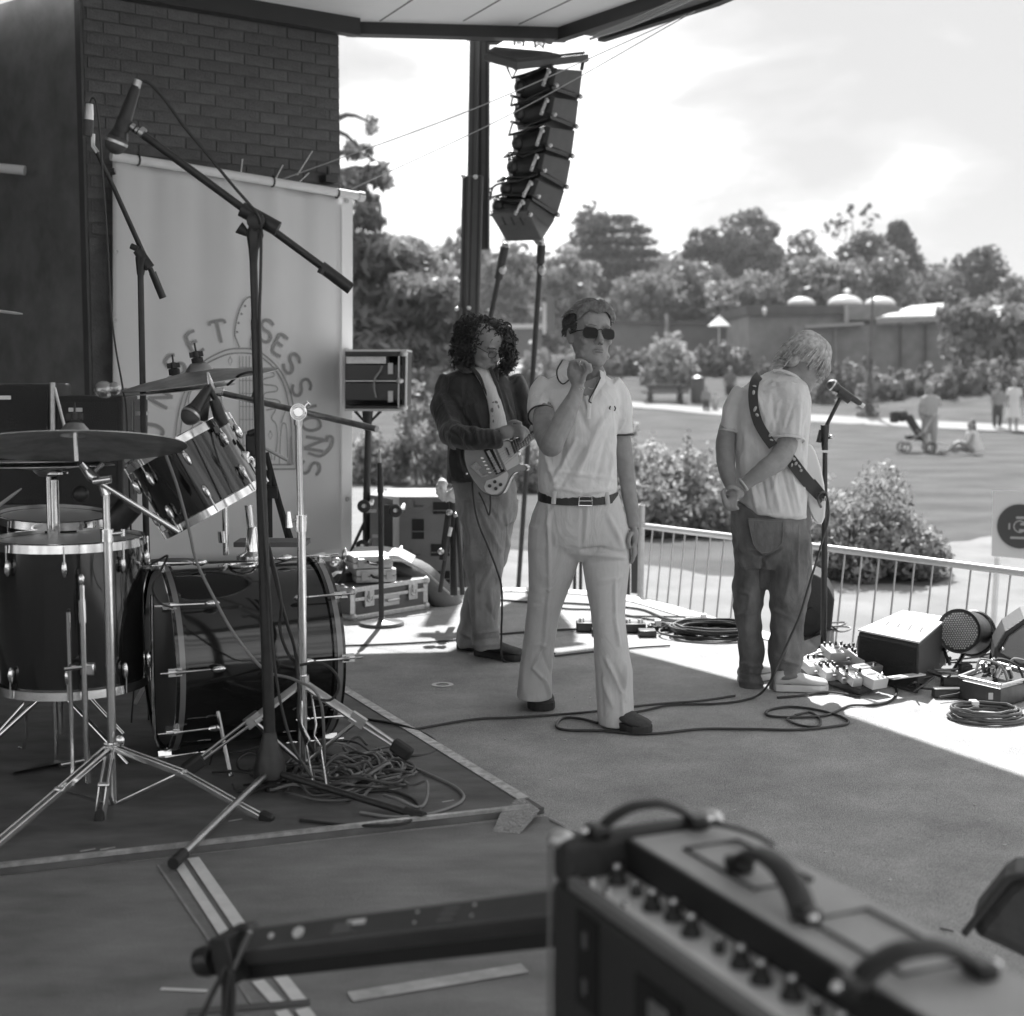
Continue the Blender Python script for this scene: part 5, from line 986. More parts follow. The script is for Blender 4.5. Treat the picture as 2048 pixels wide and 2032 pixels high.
for k in range(3): part(LA, 'moulded_rib', SPD, lambda b: b.tube([P(1004 + k * 18, 434, dL - .06), P(1012 + k * 18, 450, dL - .05)], .008, 6, flat=.4))
part(LA, 'rear_lead', CABLE, lambda b: (b.tube([P(980, 400, dL), P(986, 375, dL - .02), P(1005, 366, dL - .03), P(1040, 360, dL)], .007, 6, smooth=4), b.tube([P(984, 390, dL), P(978, 380, dL), P(990, 372, dL)], .006, 6, smooth=4)))
bf = [P(975, 116, dL - .1), P(1033, 132, dL - .15), P(1170, 116, dL + .3), P(1020, 88, dL + .6)]
for a, c, th_ in ((0, 1, 12), (1, 2, 14), (2, 3, 16), (3, 0, 12), (0, 2, 8)):
    part(LA, 'bumper_bar', LM, lambda b: b.box((bf[a] + bf[c]) / 2, ((bf[c] - bf[a]).length + .03, .05, th_ * px(dL)), frame_x2(bf[c] - bf[a])), smooth=False, bevel=.005)
part(LA, 'bumper_plate', SPK, lambda b: b.hexa([bf[0] + UPZ * .0, bf[1], bf[2], bf[3]], [q + UPZ * .05 for q in bf]), smooth=False)
for u in (1038, 1079): part(LA, 'lifting_shackle', STEEL, lambda b: (b.tube([P(u, 74, 11.3), P(u, 100, 11.2)], .02, 8), b.torus(P(u, 86, 11.2), (0, 1, 0), .035, .01, 14, 6)))
part(LA, 'top_strap', BLACK, lambda b: (b.tube([P(1166, 124, dL + .25), P(1163, 140, dL + .25)], .014, 6), b.tube([P(1100, 130, dL), P(1106, 146, dL)], .02, 6), b.tube([P(1014, 134, dL), P(1024, 158, dL), P(1036, 134, dL)], .008, 6)))
# ---- barrier ----
br_ = thing('crowd_barrier', (G(1500, 1120, LZ).x, 8.9, LZ), 'pale metal railing with thin upright bars around the outside of the stage', 'barrier')
GALV = mat('galvanised_rail', .5, .4, .5, var=.15, vscale=15); PT = [P(1288, 1052, 9.9), P(1384, 1064, 9.45), P(1655, 1096, 8.6), P(2048, 1146, 7.65), P(2200, 1166, 7.3)]
part(br_, 'top_rail', mat('pale_galvanised_rail', .68, .35, .2), lambda b: b.tube(PT, .021, 12)); part(br_, 'bottom_rail', GALV, lambda b: b.tube([Vector((p.x - .05, p.y, LZ + .18)) for p in PT], .014, 10))
def along(s):
    i = 0
    while i < len(PT) - 2 and s > (PT[i + 1] - PT[i]).length: s -= (PT[i + 1] - PT[i]).length; i += 1
    return PT[i] + (PT[i + 1] - PT[i]).normalized() * s
s = .1; barm = None
while s < 3.6:
    p = along(s); q = Vector((p.x - .075, p.y - .01, LZ + .18)); part(br_, 'bar', GALV, lambda b: b.tube([p, q], .0058, 6)); s += .118
part(br_, 'end_post', GALV, lambda b: (b.tube([P(1284, 1010, 9.95), Vector((P(1279, 1188, 9.95).x, 9.95, LZ))], .022, 10), b.tube([P(1284, 1012, 9.95), P(1255, 1016, 10.6), P(1255, 1016, 10.6) - UPZ * 1.2], .02, 10)))
part(br_, 'banner_cloth', mat('dark_scrim', .05, .8), lambda b: b.hexa([P(1262, 1186, 10.2), P(1280, 1188, 10.0), P(1280, 1188, 10.02), P(1262, 1186, 10.22)], [P(1262, 1052, 10.2), P(1280, 1054, 10.0), P(1280, 1054, 10.02), P(1262, 1052, 10.22)]), smooth=False)
pf = MB(); 
for u in (1150, 1162, 1258): pf.tube([P(u, 1060, 10.4), P(u - 1, 1190, 10.4)], .012, 6)
tag(pf.build('side_railing', BLACK), 'dark upright posts seen between the legs of the man in sunglasses', 'railing')
# ---- sign at right ----
dG = 11.6; sg = thing('lawn_sign', P(2060, 1110, dG), 'pale board with a dark round emblem at the right edge of the grass', 'sign'); sg.location.z = LZ
b = MB(); b.hexa([P(1983, 1112, dG), P(2190, 1130, dG - .4), P(2190, 1130, dG - .36), P(1983, 1112, dG + .04)], [P(1985, 982, dG), P(2190, 985, dG - .4), P(2190, 985, dG - .36), P(1985, 982, dG + .04)]); b.build('board', mat('sign_board', .62, .5), sg, smooth=False)
SN = (P(2190, 985, dG - .4) - P(1985, 982, dG)).normalized(); SN2 = Vector((SN.y, -SN.x, 0)); ec = P(2040, 1053, dG - .12)
part(sg, 'emblem', mat('sign_emblem_ink', .05, .5), lambda b: b.lathe(ec, SN2, [(.175, 0), (.175, .006)], 40))
part(sg, 'emblem_ring', mat('sign_emblem_pale', .35, .5), lambda b: b.torus(ec + SN2 * .007, SN2, .045, .005, 24, 5))
for k, (x, y, w, h) in enumerate(((.02, .07, .1, .02), (.05, .02, .09, .02), (.05, -.03, .11, .02), (-.0, -.09, .14, .018), (-.08, .0, .012, .05))): part(sg, 'emblem_lettering', MATS['sign_emblem_pale'], lambda b: b.box(ec + SN * x + UPZ * y + SN2 * .008, (w, .003, h), (SN, SN2, UPZ)), smooth=False)
for u in (1995, 2120): part(sg, 'post', WHITE, lambda b: b.tube([P(u, 1112, dG + .05), Vector((P(u, 1112, dG).x, dG + .05, LZ))], .025, 8))
# ---- gear on the right of the stage ----
pb = thing('pedal_board', G(1720, 1370), 'black board crowded with small guitar effect pedals at the singer\'s feet', 'pedal board')
b = MB(); cs_ = [G(1600, 1352), G(1720, 1395), G(1842, 1340), G(1740, 1300)]; b.hexa([q + UPZ * .006 for q in cs_], [q + UPZ * (.04 + .03 * (i > 1)) for i, q in enumerate(cs_)]); b.build('board', BLACK, pb, smooth=False, bevel=.006)
PEDM = [mat('pedal_white', .6, .35), mat('pedal_silver', .5, .3, .5), mat('pedal_grey', .3, .35), mat('pedal_cream', .68, .4), mat('pedal_black', .04, .35)]
KN = mat('pedal_knob_black', .02, .3)
def pedal(u, v, w, l, h, z, m, rot, nk, lab):
    c = G(u, v, z); X = Vector((math.cos(rot), math.sin(rot), 0)); Y = Vector((-X.y, X.x, 0)); t = thing('effect_pedal', c, lab, 'effect pedal', 'effect pedals at the singer\'s feet')
    tl_ = (Y + UPZ * .22).normalized(); U_ = X.cross(tl_)
    part(t, 'body', PEDM[m], lambda b: b.box(c + UPZ * (h / 2 + .012), (w, l, h), (X, tl_, U_)), bevel=.004)
    top = c + UPZ * (h / 2 + .012) + U_ * (h / 2)
    for k in range(nk): part(t, 'knob', KN if m != 4 else PEDM[3], lambda b: b.lathe(top + X * (-w * .38 + w * .76 * (k % max(1, (nk + 1) // 2 if nk > 4 else nk)) / max(1, ((nk + 1) // 2 if nk > 4 else nk) - 1 or 1)) + tl_ * (l * (.36 if k < (nk + 1) // 2 or nk <= 4 else .18)), U_, [(.0075, 0), (.0065, .016), (.001, .017)], 10))
    part(t, 'footswitch', CHROME, lambda b: (b.lathe(top - tl_ * l * .28, U_, [(.009, 0), (.009, .004), (.006, .006), (.006, .016), (.001, .018)], 12)))
    if w > .09: part(t, 'footswitch', CHROME, lambda b: (b.lathe(top - tl_ * l * .28 + X * w * .3, U_, [(.009, 0), (.009, .004), (.006, .006), (.006, .016), (.001, .018)], 12)))
    part(t, 'top_label', mat('pedal_print', .12, .5), lambda b: b.box(top + U_ * .0008 + tl_ * l * .03, (w * .6, l * .16, .0015), (X, tl_, U_)), smooth=False)
    for s_ in (-1, 1): part(t, 'jack', STEEL, lambda b: b.tube([c + UPZ * (h / 2 + .01) + X * s_ * w / 2 + Y * l * .2, c + UPZ * (h / 2 + .01) + X * s_ * (w / 2 + .022) + Y * l * .2], .006, 8))
for a in ((1622, 1345, .08, .12, .045, .035, 0, .25, 3, 'white pedal nearest the singer\'s shoe on the board'), (1658, 1358, .09, .11, .045, .035, 0, .25, 6, 'white many-knobbed pedal second from the shoe'), (1686, 1366, .045, .09, .045, .035, 2, .25, 2, 'small grey mini pedal between white ones'),
          (1706, 1372, .05, .09, .045, .035, 1, .25, 1, 'tiny silver pedal at the front middle of the board'), (1742, 1374, .1, .12, .05, .03, 0, .6, 1, 'white pedal at the near corner with a lead plugged in'), (1672, 1318, .12, .12, .045, .06, 0, .25, 4, 'wide white pedal in the back row left'),
          (1706, 1322, .07, .13, .045, .06, 3, .35, 5, 'cream pedal in the back row middle'), (1733, 1330, .14, .15, .045, .06, 0, .3, 8, 'largest flat white pedal with rows of black knobs'), (1740, 1350, .22, .06, .04, .05, 1, .55, 0, 'long silver pedal lying across the middle of the board'),
          (1812, 1360, .2, .06, .07, .0, 4, .5, 0, 'black narrow pedal with a pale top beside the board')):
    pedal(*a)
part(pb, 'pale_bar', mat('pale_bar_plastic', .6, .5), lambda b: b.box(G(1812, 1352, .09), (.2, .05, .006), (Vector((math.cos(.5), math.sin(.5), 0)), Vector((-math.sin(.5), math.cos(.5), 0)), UPZ)))
part(pb, 'front_rail', ALU, lambda b: b.tube([G(1600, 1320, .06), G(1640, 1304, .07)], .008, 6))
# wedge monitor, sunlight on its top painted as a pale sheet
def wedge(pts_low, pts_top, lab, grid_=False):
    t = thing('floor_monitor', sum(pts_low, Vector()) / 4, lab, 'stage monitor', 'stage monitors'); part(t, 'cabinet', CABM, lambda b: b.hexa(pts_low, pts_top), smooth=False, bevel=.012); return t
dw = 7.65
lo = [G(1712, 1345), G(1850, 1345), G(1890, 1290), G(1752, 1262)]; tp_ = [P(1715, 1248, 7.75), P(1832, 1286, 7.35), P(1888, 1262, 8.0), P(1806, 1223, 8.6)]
for q in tp_: q.z = .235
tp_ = [G(1716, 1263, .235), G(1838, 1288, .235), G(1896, 1238, .235), G(1806, 1224, .235)]
lo = [Vector((q.x, q.y, .004)) for q in tp_]
wm = wedge(lo, tp_, 'low black box with a pale top painted as sunlight behind the pedals'); part(wm, 'sun_top_sheet', mat('painted_sun_top', .66, .6), lambda b: b.hexa([q + UPZ * .002 for q in tp_], [q + UPZ * .01 for q in tp_]), smooth=False)
for f in (.2, .4, .6, .8):
    q = tp_[0].lerp(tp_[1], f).lerp(tp_[3].lerp(tp_[2], f), .28) + UPZ * .011; part(wm, 'vent_slot', SPD, lambda b: b.box(q + (tp_[3] - tp_[0]) * .12, (.008, .13, .003), (Vector((.93, -.36, 0)).normalized(), Vector((.36, .93, 0)).normalized(), UPZ)), smooth=False)
sl = [G(1706, 1330), G(1820, 1350), tp_[1] + UPZ * -.02, tp_[0] + UPZ * -.02]; b = MB(); b.hexa([sl[0], sl[1], Vector((tp_[1].x, tp_[1].y, .004)), Vector((tp_[0].x, tp_[0].y, .004))], [sl[0] + UPZ * .03, sl[1] + UPZ * .03, sl[2], sl[3]]); b.build('sloping_grille', SGR, wm, smooth=False)
# dark monitor behind the singer
t = thing('floor_monitor', G(1630, 1300), 'black angular monitor standing on its side behind the singer\'s legs', 'stage monitor', 'stage monitors')
ol = [(1580, 1150), (1628, 1148), (1644, 1156), (1660, 1180), (1669, 1200), (1663, 1258), (1640, 1262), (1606, 1286), (1585, 1272)]
part(t, 'cabinet', CABM, lambda b: b.prism([P(u, v, 7.95) for u, v in ol], (.08, .38, 0)), smooth=False, bevel=.01); part(t, 'handle', RUBBER, lambda b: b.prism([P(u, v, 7.93) for u, v in ((1610, 1222), (1625, 1215), (1640, 1230), (1634, 1250), (1610, 1252))], (0, .01, 0)), smooth=False)
part(t, 'foot', BLACK, lambda b: b.hexa([G(1600, 1330), G(1655, 1310), G(1668, 1290), G(1612, 1290)], [P(1600, 1285, 7.6), P(1660, 1262, 7.95), P(1668, 1258, 8.3), P(1612, 1262, 8.3)]), smooth=False)
# PAR can
pcn = thing('stage_light', G(1950, 1330), 'round stage lamp with a honeycomb of small lenses lying between the monitors', 'stage light'); c = P(1918, 1262, 7.2); axp = (P(1918, 1262, 7.2) - P(1975, 1272, 7.62)).normalized(); rr = 43 * px(7.2)
part(pcn, 'can', BLACK, lambda b: b.lathe(c, -axp, [(rr * .9, .0), (rr * 1.04, -.012), (rr * 1.06, .01), (rr * 1.0, .03), (rr * 1.02, .2), (rr * .9, .28), (rr * .4, .33)], 40))
part(pcn, 'lens_plate', mat('lens_backing', .12, .3, .4), lambda b: b.lathe(c + axp * .0, axp, [(rr * .9, -.004), (rr * .9, .001), (.001, .002)], 32))
X, Y, Z = frame(axp); lens = MB()
for i in range(-9, 10):
    for j in range(-9, 10):
        x = (i + .5 * (j % 2)) * .0125; y = j * .0108
        if x * x + y * y < (rr * .86) ** 2: lens.ell(c + X * x + Y * y + Z * .004, .0056, .0056, .005, 6, 4, (X, Y, Z))
lo_ = lens.build('lens_array', mat('lens_glass', .55, .15, 0, spec=1), pcn); lo_['kind'] = 'stuff'
part(pcn, 'yoke', BLACK, lambda b: (b.tube([P(1900, 1330, 7.2), P(1888, 1300, 7.25), P(1893, 1275, 7.4)], .009, 6), b.tube([G(1905, 1345), P(1925, 1312, 7.25), P(1940, 1290, 7.4)], .011, 6), b.tube([P(1975, 1240, 7.35), P(1990, 1275, 7.3), G(1978, 1345)], .012, 6)))
part(pcn, 'rear_rib', BLACK, lambda b: b.torus(c - axp * .24, axp, rr * 1.03, .012, 36, 6))
# right wedge
t = thing('floor_monitor', G(2050, 1380), 'rounded black stage monitor with a metal grille cut by the right edge', 'stage monitor', 'stage monitors'); ol = [(1985, 1318), (1990, 1296), (2010, 1262), (2048, 1236), (2110, 1225), (2120, 1345), (2050, 1345), (1992, 1338)]
part(t, 'cabinet', CABM, lambda b: b.prism([P(u, v, 6.95) for u, v in ol], (.1, .35, 0)), smooth=False, bevel=.015)
part(t, 'grille', mat('steel_grille', .22, .45, .6, bump=.7, bscale=350), lambda b: b.prism([P(u, v, 6.93) for u, v in ((2000, 1305), (2018, 1274), (2048, 1252), (2105, 1240), (2108, 1330), (2040, 1327))], (0, .02, 0)), smooth=False, bevel=.006)
part(t, 'grille_shine', STEEL, lambda b: b.ell(P(2006, 1298, 6.92), .008, .006, .008))
# small open rack and patch gear
jb = thing('cable_box', G(1990, 1400), 'black open topped connector box with leads at the right edge', 'junction box'); lo = [G(1918, 1398), G(2000, 1418), G(2080, 1395), G(1990, 1368)]
part(jb, 'box', BLACK, lambda b: b.hexa([q + UPZ * .006 for q in lo], [q + UPZ * .09 for q in lo]), smooth=False, bevel=.004)
for a, c_ in ((0, 1), (1, 2), (2, 3), (3, 0)): part(jb, 'rim', ALU, lambda b: b.tube([lo[a] + UPZ * .105, lo[c_] + UPZ * .105], .008, 8))
part(jb, 'label', mat('pale_label', .6, .6), lambda b: b.box(lo[0].lerp(lo[1], .78) + UPZ * .05 + Vector((-.004, -.008, 0)), (.02, .004, .03)))
rs = random.Random(12)
for k in range(9):
    c = lo[3].lerp(lo[1], rs.uniform(.1, .9)).lerp(lo[2].lerp(lo[0], rs.random()), .4) + UPZ * .1
    part(jb, 'plug', [BLACK, STEEL, CHROME][k % 3], lambda b: b.tube([c, c + Vector((jit(.04), jit(.04), .05))], .012, 10))
for k in range(4):
    q = lo[0].lerp(lo[2], .2 + .2 * k) + UPZ * .13; part(jb, 'lead', CABLE if k % 2 else CABLEG, lambda b: b.tube([q, q + Vector((.03, .02, .05)), q + Vector((.1, -.04, .03)), q + Vector((.12, -.1, -.05))], .006, 6, smooth=4))
for (u, v, w_, h_, lab, m_) in ((1880, 1330, .05, .07, 'small pale upright power adapter on the floor', mat('pale_plastic', .5, .5)), (1908, 1372, .12, .05, 'black two-way plug block behind the coil', BLACK), (1900, 1395, .16, .045, 'flat black power block left of the connector box', BLACK), (1930, 1352, .06, .06, 'little dark adapter behind the connector box', BLACK), (2035, 1345, .08, .05, 'small grey unit behind the connector box rim', mat('grey_unit', .25, .5))):
    t = thing('power_block', G(u, v), lab, 'power block', 'power blocks'); part(t, 'case', m_, lambda b: b.box(G(u, v) + UPZ * h_ / 2, (w_, .05, h_)), bevel=.006); part(t, 'plug', RUBBER, lambda b: b.tube([G(u, v) + Vector((w_ / 2, 0, h_ / 2)), G(u, v) + Vector((w_ / 2 + .03, 0, h_ / 2))], .01))
# singer's microphone stand
sm_ = G(1647, 1306); dV = sm_.y; t = thing('microphone_stand', sm_, 'black microphone stand with its boom raised to the singer\'s bowed face', 'microphone stand', 'microphone stands')
part(t, 'tube', BLACK, lambda b: (b.tube([sm_, P(1649, 1100, dV), P(1650, 905, dV)], [.0165, .0165, .013], 12),)); part(t, 'upper_tube', BLACK, lambda b: b.tube([P(1650, 900, dV), P(1649, 860, dV)], .017, 12))
part(t, 'boom', BLACK, lambda b: b.tube([P(1650, 857, dV), P(1681, 795, dV - .02)], .0105, 10)); part(t, 'clutch', BLACK, lambda b: (b.tube([P(1649, 895, dV), P(1650, 850, dV)], [.016, .024], 12), b.tube([P(1637, 885, dV), P(1642, 860, dV)], [.013, .011], 8), b.tube([P(1655, 876, dV), P(1663, 874, dV)], .008)))
part(t, 'thumb_screw', STEEL, lambda b: b.ell(P(1662, 873, dV), .012, .01, .01))
micro(t, P(1722, 808, dV - .02), P(1656, 764, dV - .02), .030); part(t, 'mic_clip', BLACK, lambda b: b.tube([P(1676, 784, dV - .02), P(1700, 800, dV - .02)], .024, 12)); part(t, 'connector', STEEL, lambda b: b.tube([P(1718, 806, dV - .02), P(1728, 813, dV - .02)], .012, 10))
part(t, 'round_base', BLACK, lambda b: b.lathe(sm_, UPZ, [(.13, .002), (.13, .014), (.03, .03), (.02, .04)], 30))
# floor cables
FC = [([(780, 1468), (860, 1452), (950, 1440), (1030, 1434), (1100, 1430), (1180, 1425), (1300, 1408), (1400, 1402), (1470, 1392)], .0055, CABLE, 'dark cable lying right across the stage in front of the players'),
      ([(1195, 1446), (1160, 1436), (1125, 1438), (1113, 1452), (1135, 1460), (1200, 1463), (1300, 1466), (1400, 1459), (1500, 1459), (1600, 1458), (1690, 1450), (1688, 1436), (1640, 1420), (1580, 1415), (1536, 1420), (1540, 1432), (1600, 1436), (1656, 1428), (1700, 1412), (1750, 1410), (1785, 1398), (1792, 1380), (1775, 1362)], .006, CABLE, 'thin cable with loops running from the front shoe to the white pedal'),
      ([(1590, 1430), (1620, 1424), (1640, 1440), (1635, 1452), (1600, 1450), (1575, 1440), (1590, 1430)], .0055, CABLE, 'small cable ring lying right of the front shoe'),
      ([(670, 1292), (760, 1288), (850, 1286), (920, 1278), (1000, 1268), (1100, 1262), (1165, 1256)], .006, CABLE, 'straight cable across the sunlit strip behind the guitarist'),
      ([(1000, 1200), (1060, 1203), (1120, 1207), (1180, 1208), (1250, 1214), (1290, 1222), (1340, 1238), (1400, 1240)], .007, CABLE, 'cable following the curved edge of the stage'),
      ([(1060, 1206), (1130, 1216), (1200, 1222), (1300, 1238), (1370, 1243), (1440, 1250)], .006, CABLE, 'second cable just inside the curved stage edge'),
      ([(1110, 1312), (1180, 1303), (1280, 1296), (1340, 1290)], .0055, CABLE, 'short cable seen between the legs of the man in sunglasses'),
      ([(1250, 1232), (1330, 1232), (1400, 1236), (1470, 1245)], .005, CABLE, 'faint cable left of the coiled cables'),
      ([(1555, 1395), (1600, 1390), (1660, 1386), (1720, 1392)], .006, CABLE, 'cable in front of the light sneaker')]
for pp, r_, m_, lab in FC:
    cable([G(u, v + (math.sin(i * 2.3) * 1.5), r_ + .002) for i, (u, v) in enumerate(pp)], r_, m_, lab, group='cables on the stage floor')
def coil(cu, cv, ru, n, r_, m_, lab, seed, sq=1.0):
    rs = random.Random(seed); c = G(cu, cv); R0 = ru * px(c.y); b = MB()
    for k in range(n):
        rr = R0 * rs.uniform(.78, 1.04); o = Vector((rs.gauss(0, R0 * .07), rs.gauss(0, R0 * .07), .008 + k * .0045)); b.tube([c + o + Vector((math.cos(a) * rr, math.sin(a) * rr * sq, abs(rs.gauss(0, .003)))) for a in [j * math.pi / 12 for j in range(24)]], r_, 6, closed=True)
    t = thing('coiled_cable', c, lab, 'coiled cable', 'coiled cables'); b.build('coil', m_, t); part(t, 'cable_tie', WHITE if seed != 3 else BLACK, lambda b: b.box(c + Vector((-R0 * .1, R0 * .92 * sq, .03)), (.035, .05, .05)), bevel=.005); return t
coil(1972, 1438, 76, 10, .0062, mat('coil_cable_grey', .10, .35), 'neatly coiled grey cable at the right edge of the sunlit floor', 2, .8)
coil(1425, 1272, 84, 14, .0065, CABLE, 'large heap of coiled black cable behind the singer\'s left leg', 3, .8)
coil(1320, 1262, 26, 6, .006, CABLE, 'small coil beside the sunlit pedal', 5, .8); coil(1420, 1255, 60, 4, .005, CABLE, 'loose outer coil lying behind the large cable heap', 6, 1)
for (u, v, lab) in ((1175, 1262, 'small dark pedal seen between the legs of the man in sunglasses'), (1268, 1264, 'dark foot pedal right of the trouser leg with chrome knobs')):
    t = thing('floor_pedal', G(u, v), lab, 'effect pedal'); part(t, 'body', BLACK, lambda b: (b.box(G(u, v) + UPZ * .03, (.13, .1, .05)), b.box(G(u + 26, v + 8) + UPZ * .02, (.1, .1, .035))), bevel=.006)
    for k in (-1, 1): part(t, 'knob', CHROME, lambda b: b.lathe(G(u, v) + Vector((k * .035, 0, .055)), UPZ, [(.018, 0), (.016, .02), (.002, .022)], 14))
# leads around the power blocks
rs = random.Random(31)
for k, (cu, cv) in enumerate(((1850, 1365), (1880, 1350), (1860, 1390), (1945, 1330), (1640, 1270), (1665, 1265))):
    c = G(cu, cv); pts = [c + Vector((rs.gauss(0, .09), rs.gauss(0, .09), .01 + abs(rs.gauss(0, .03)))) for _ in range(8)]
    cable(pts, .005, CABLEG if k % 2 else CABLE, ['pale lead curling left of the power blocks', 'black lead arching beside the pale adapter', 'tangled lead on the floor left of the coil', 'lead looping up behind the connector box', 'silver lead at the foot of the singer\'s stand', 'short lead right of the singer\'s stand'][k], group='short leads among the floor gear')
# ring mark on the floor
p = G(885, 1370); b = MB(); b.torus(p + UPZ * .003, UPZ, .042, .011, 28, 4, flat=.1); tag(b.build('tape_ring', mat('white_tape', .7, .5)), 'small pale ring mark on the dark floor by the taped mat edge', 'floor mark')
# ================= PEOPLE =================
def remesh(mb, voxel, smooth=2, fac=.5):
    me = mb.mesh(); o = bpy.data.objects.new('tmp', me); col.objects.link(o)
    m = o.modifiers.new('r', 'REMESH'); m.mode = 'VOXEL'; m.voxel_size = voxel; m.use_smooth_shade = True
    if smooth: s = o.modifiers.new('s', 'SMOOTH'); s.factor = fac; s.iterations = smooth
    dg = bpy.context.evaluated_depsgraph_get(); dg.update(); ev = o.evaluated_get(dg)
    out = bpy.data.meshes.new_from_object(ev); bpy.data.objects.remove(o); bpy.data.meshes.remove(me); return out
def sculpt(me, folds=(), noise=0, nscale=10, seed=0, aniso=(1, 1, 1), keep=None):
    """folds: (u1,v1,u2,v2,width_px,height_m): ridges or creases pressed into the cloth on the side facing the stage"""
    n = len(me.vertices); co = np.empty(n * 3); me.vertices.foreach_get('co', co); co = co.reshape(-1, 3)
    nr = np.empty(n * 3); me.vertices.foreach_get('normal', nr); nr = nr.reshape(-1, 3); disp = np.zeros(n)
    rx = co[:, 0]; ry = co[:, 1]; rz = co[:, 2] - CAMZ; fw = ry * cp - rz * sp_; up = ry * sp_ + rz * cp
    U = 1024 + F * rx / fw; V = 1016 - F * up / fw; face = np.clip(-nr[:, 1] * 1.4 + .25, 0, 1)
    for (u1, v1, u2, v2, w_, h) in folds:
        dx, dy = u2 - u1, v2 - v1; L2 = dx * dx + dy * dy + 1e-6; t = np.clip(((U - u1) * dx + (V - v1) * dy) / L2, 0, 1)
        w_ = w_ * .72; dd = np.hypot(U - u1 - t * dx, V - v1 - t * dy); tap = .35 + .65 * np.sin(np.pi * np.clip(t, .04, .96)) ** .5
        disp += 1.7 * h * tap * np.exp(-(dd / w_) ** 2) * face
    if noise:
        rs = np.random.RandomState(seed)
        for k in range(14):
            f = nscale * (1 + k * .22); d = rs.normal(size=3) * np.array(aniso); d /= np.linalg.norm(d); ph = rs.rand() * 6.28; d2 = rs.normal(size=3)
            disp += noise / (1 + k * .25) * np.sin(co @ d * f + ph + 1.6 * np.sin(co @ d2 * f * .35))
    co += nr * disp[:, None]; me.vertices.foreach_set('co', co.astype(np.float32).ravel()); me.update(); return me
def slices(mb, rows, n=28, pw=2.3, dy=0):   # rows: (v, ul, ur, d, thick)
    rings = []
    for (v, ul, ur, d, th) in rows:
        c = P((ul + ur) / 2, v, d + dy); hw = (ur - ul) / 2 * px(d); r = []
        for k in range(n):
            a = 2 * math.pi * k / n; ca, sa = math.cos(a), math.sin(a)
            r.append(c + Vector((hw * math.copysign(abs(ca) ** (2 / pw), ca), th / 2 * math.copysign(abs(sa) ** (2 / pw), sa), 0)))
        rings.append(r)
    mb.loft(rings)
def limb(mb, pts, r, n=16, smooth=4, flat=1.0): mb.tube(pts, r, n, smooth=smooth, flat=flat)
def head_mb(c, f, up, s=1.0, ears=True, nose=True):
    Y = Vector(f).normalized(); Z = Vector(up); Z = (Z - Y * Z.dot(Y)).normalized(); X = Y.cross(Z); c = Vector(c)
    T = lambda x, y, z: c + (X * x + Y * y + Z * z) * s
    mb = MB(); rings = []
    for (z, hw, fy, by) in ((-.123, .022, .078, .045), (-.115, .034, .090, .02), (-.10, .046, .094, -.01), (-.08, .056, .092, -.035), (-.05, .064, .088, -.06), (-.02, .069, .086, -.08), (.01, .073, .086, -.092), (.04, .075, .087, -.098), (.065, .074, .083, -.098), (.088, .068, .072, -.09), (.106, .054, .052, -.072), (.118, .034, .026, -.045), (.123, .012, .0, -.015)):
        r = []
        for k in range(28):
            a = 2 * math.pi * k / 28; ca, sa = math.cos(a), math.sin(a); my, hy = (fy + by) / 2, (fy - by) / 2
            r.append(T(hw * math.copysign(abs(ca) ** .85, ca), my + hy * math.copysign(abs(sa) ** .95, sa), z))
        rings.append(r)
    mb.loft(rings)
    ax = (X, Y, Z)
    if nose:
        mb.tube([T(0, .084, .022), T(0, .096, .0), T(0, .110, -.024), T(0, .106, -.034)], [.0075 * s, .0085 * s, .0125 * s, .009 * s], 10)
        for k in (-1, 1): mb.ell(T(k * .011, .096, -.031), .008 * s, .010 * s, .008 * s, 10, 8, ax)
        mb.ell(T(0, .093, -.060), .024 * s, .0075 * s, .0048 * s, 12, 8, ax); mb.ell(T(0, .092, -.0705), .021 * s, .0085 * s, .0062 * s, 12, 8, ax)
        mb.ell(T(0, .086, -.106), .020 * s, .014 * s, .014 * s, 12, 8, ax)
        for k in (-1, 1):
            mb.ell(T(k * .030, .080, .032), .026 * s, .010 * s, .0075 * s, 12, 8, ax); mb.ell(T(k * .046, .060, -.022), .020 * s, .022 * s, .018 * s, 12, 8, ax)
            mb.ell(T(k * .050, .03, -.078), .016 * s, .04 * s, .015 * s, 12, 8, ax)
    if ears:
        for k in (-1, 1):
            mb.ell(T(k * .078, -.006, -.004), .006 * s, .017 * s, .030 * s, 12, 10, (X, (Y - X * k * .35).normalized(), Z))
            mb.tube([T(k * .080, .008, .018), T(k * .085, -.006, .028), T(k * .087, -.02, .016), T(k * .084, -.018, -.010), T(k * .078, -.002, -.028), T(k * .075, .006, -.026)], [.004 * s] * 6, 6, smooth=3)
    return mb, T, (X, Y, Z)
def finger(mb, pts, r0=.0088, r1=.0068, s=1.0):
    n = len(pts); mb.tube(pts, [(r0 + (r1 - r0) * i / (n - 1)) * s for i in range(n)], 8, smooth=3); mb.ell(Vector(pts[-1]), r1 * s, r1 * s, r1 * s, 8, 6)
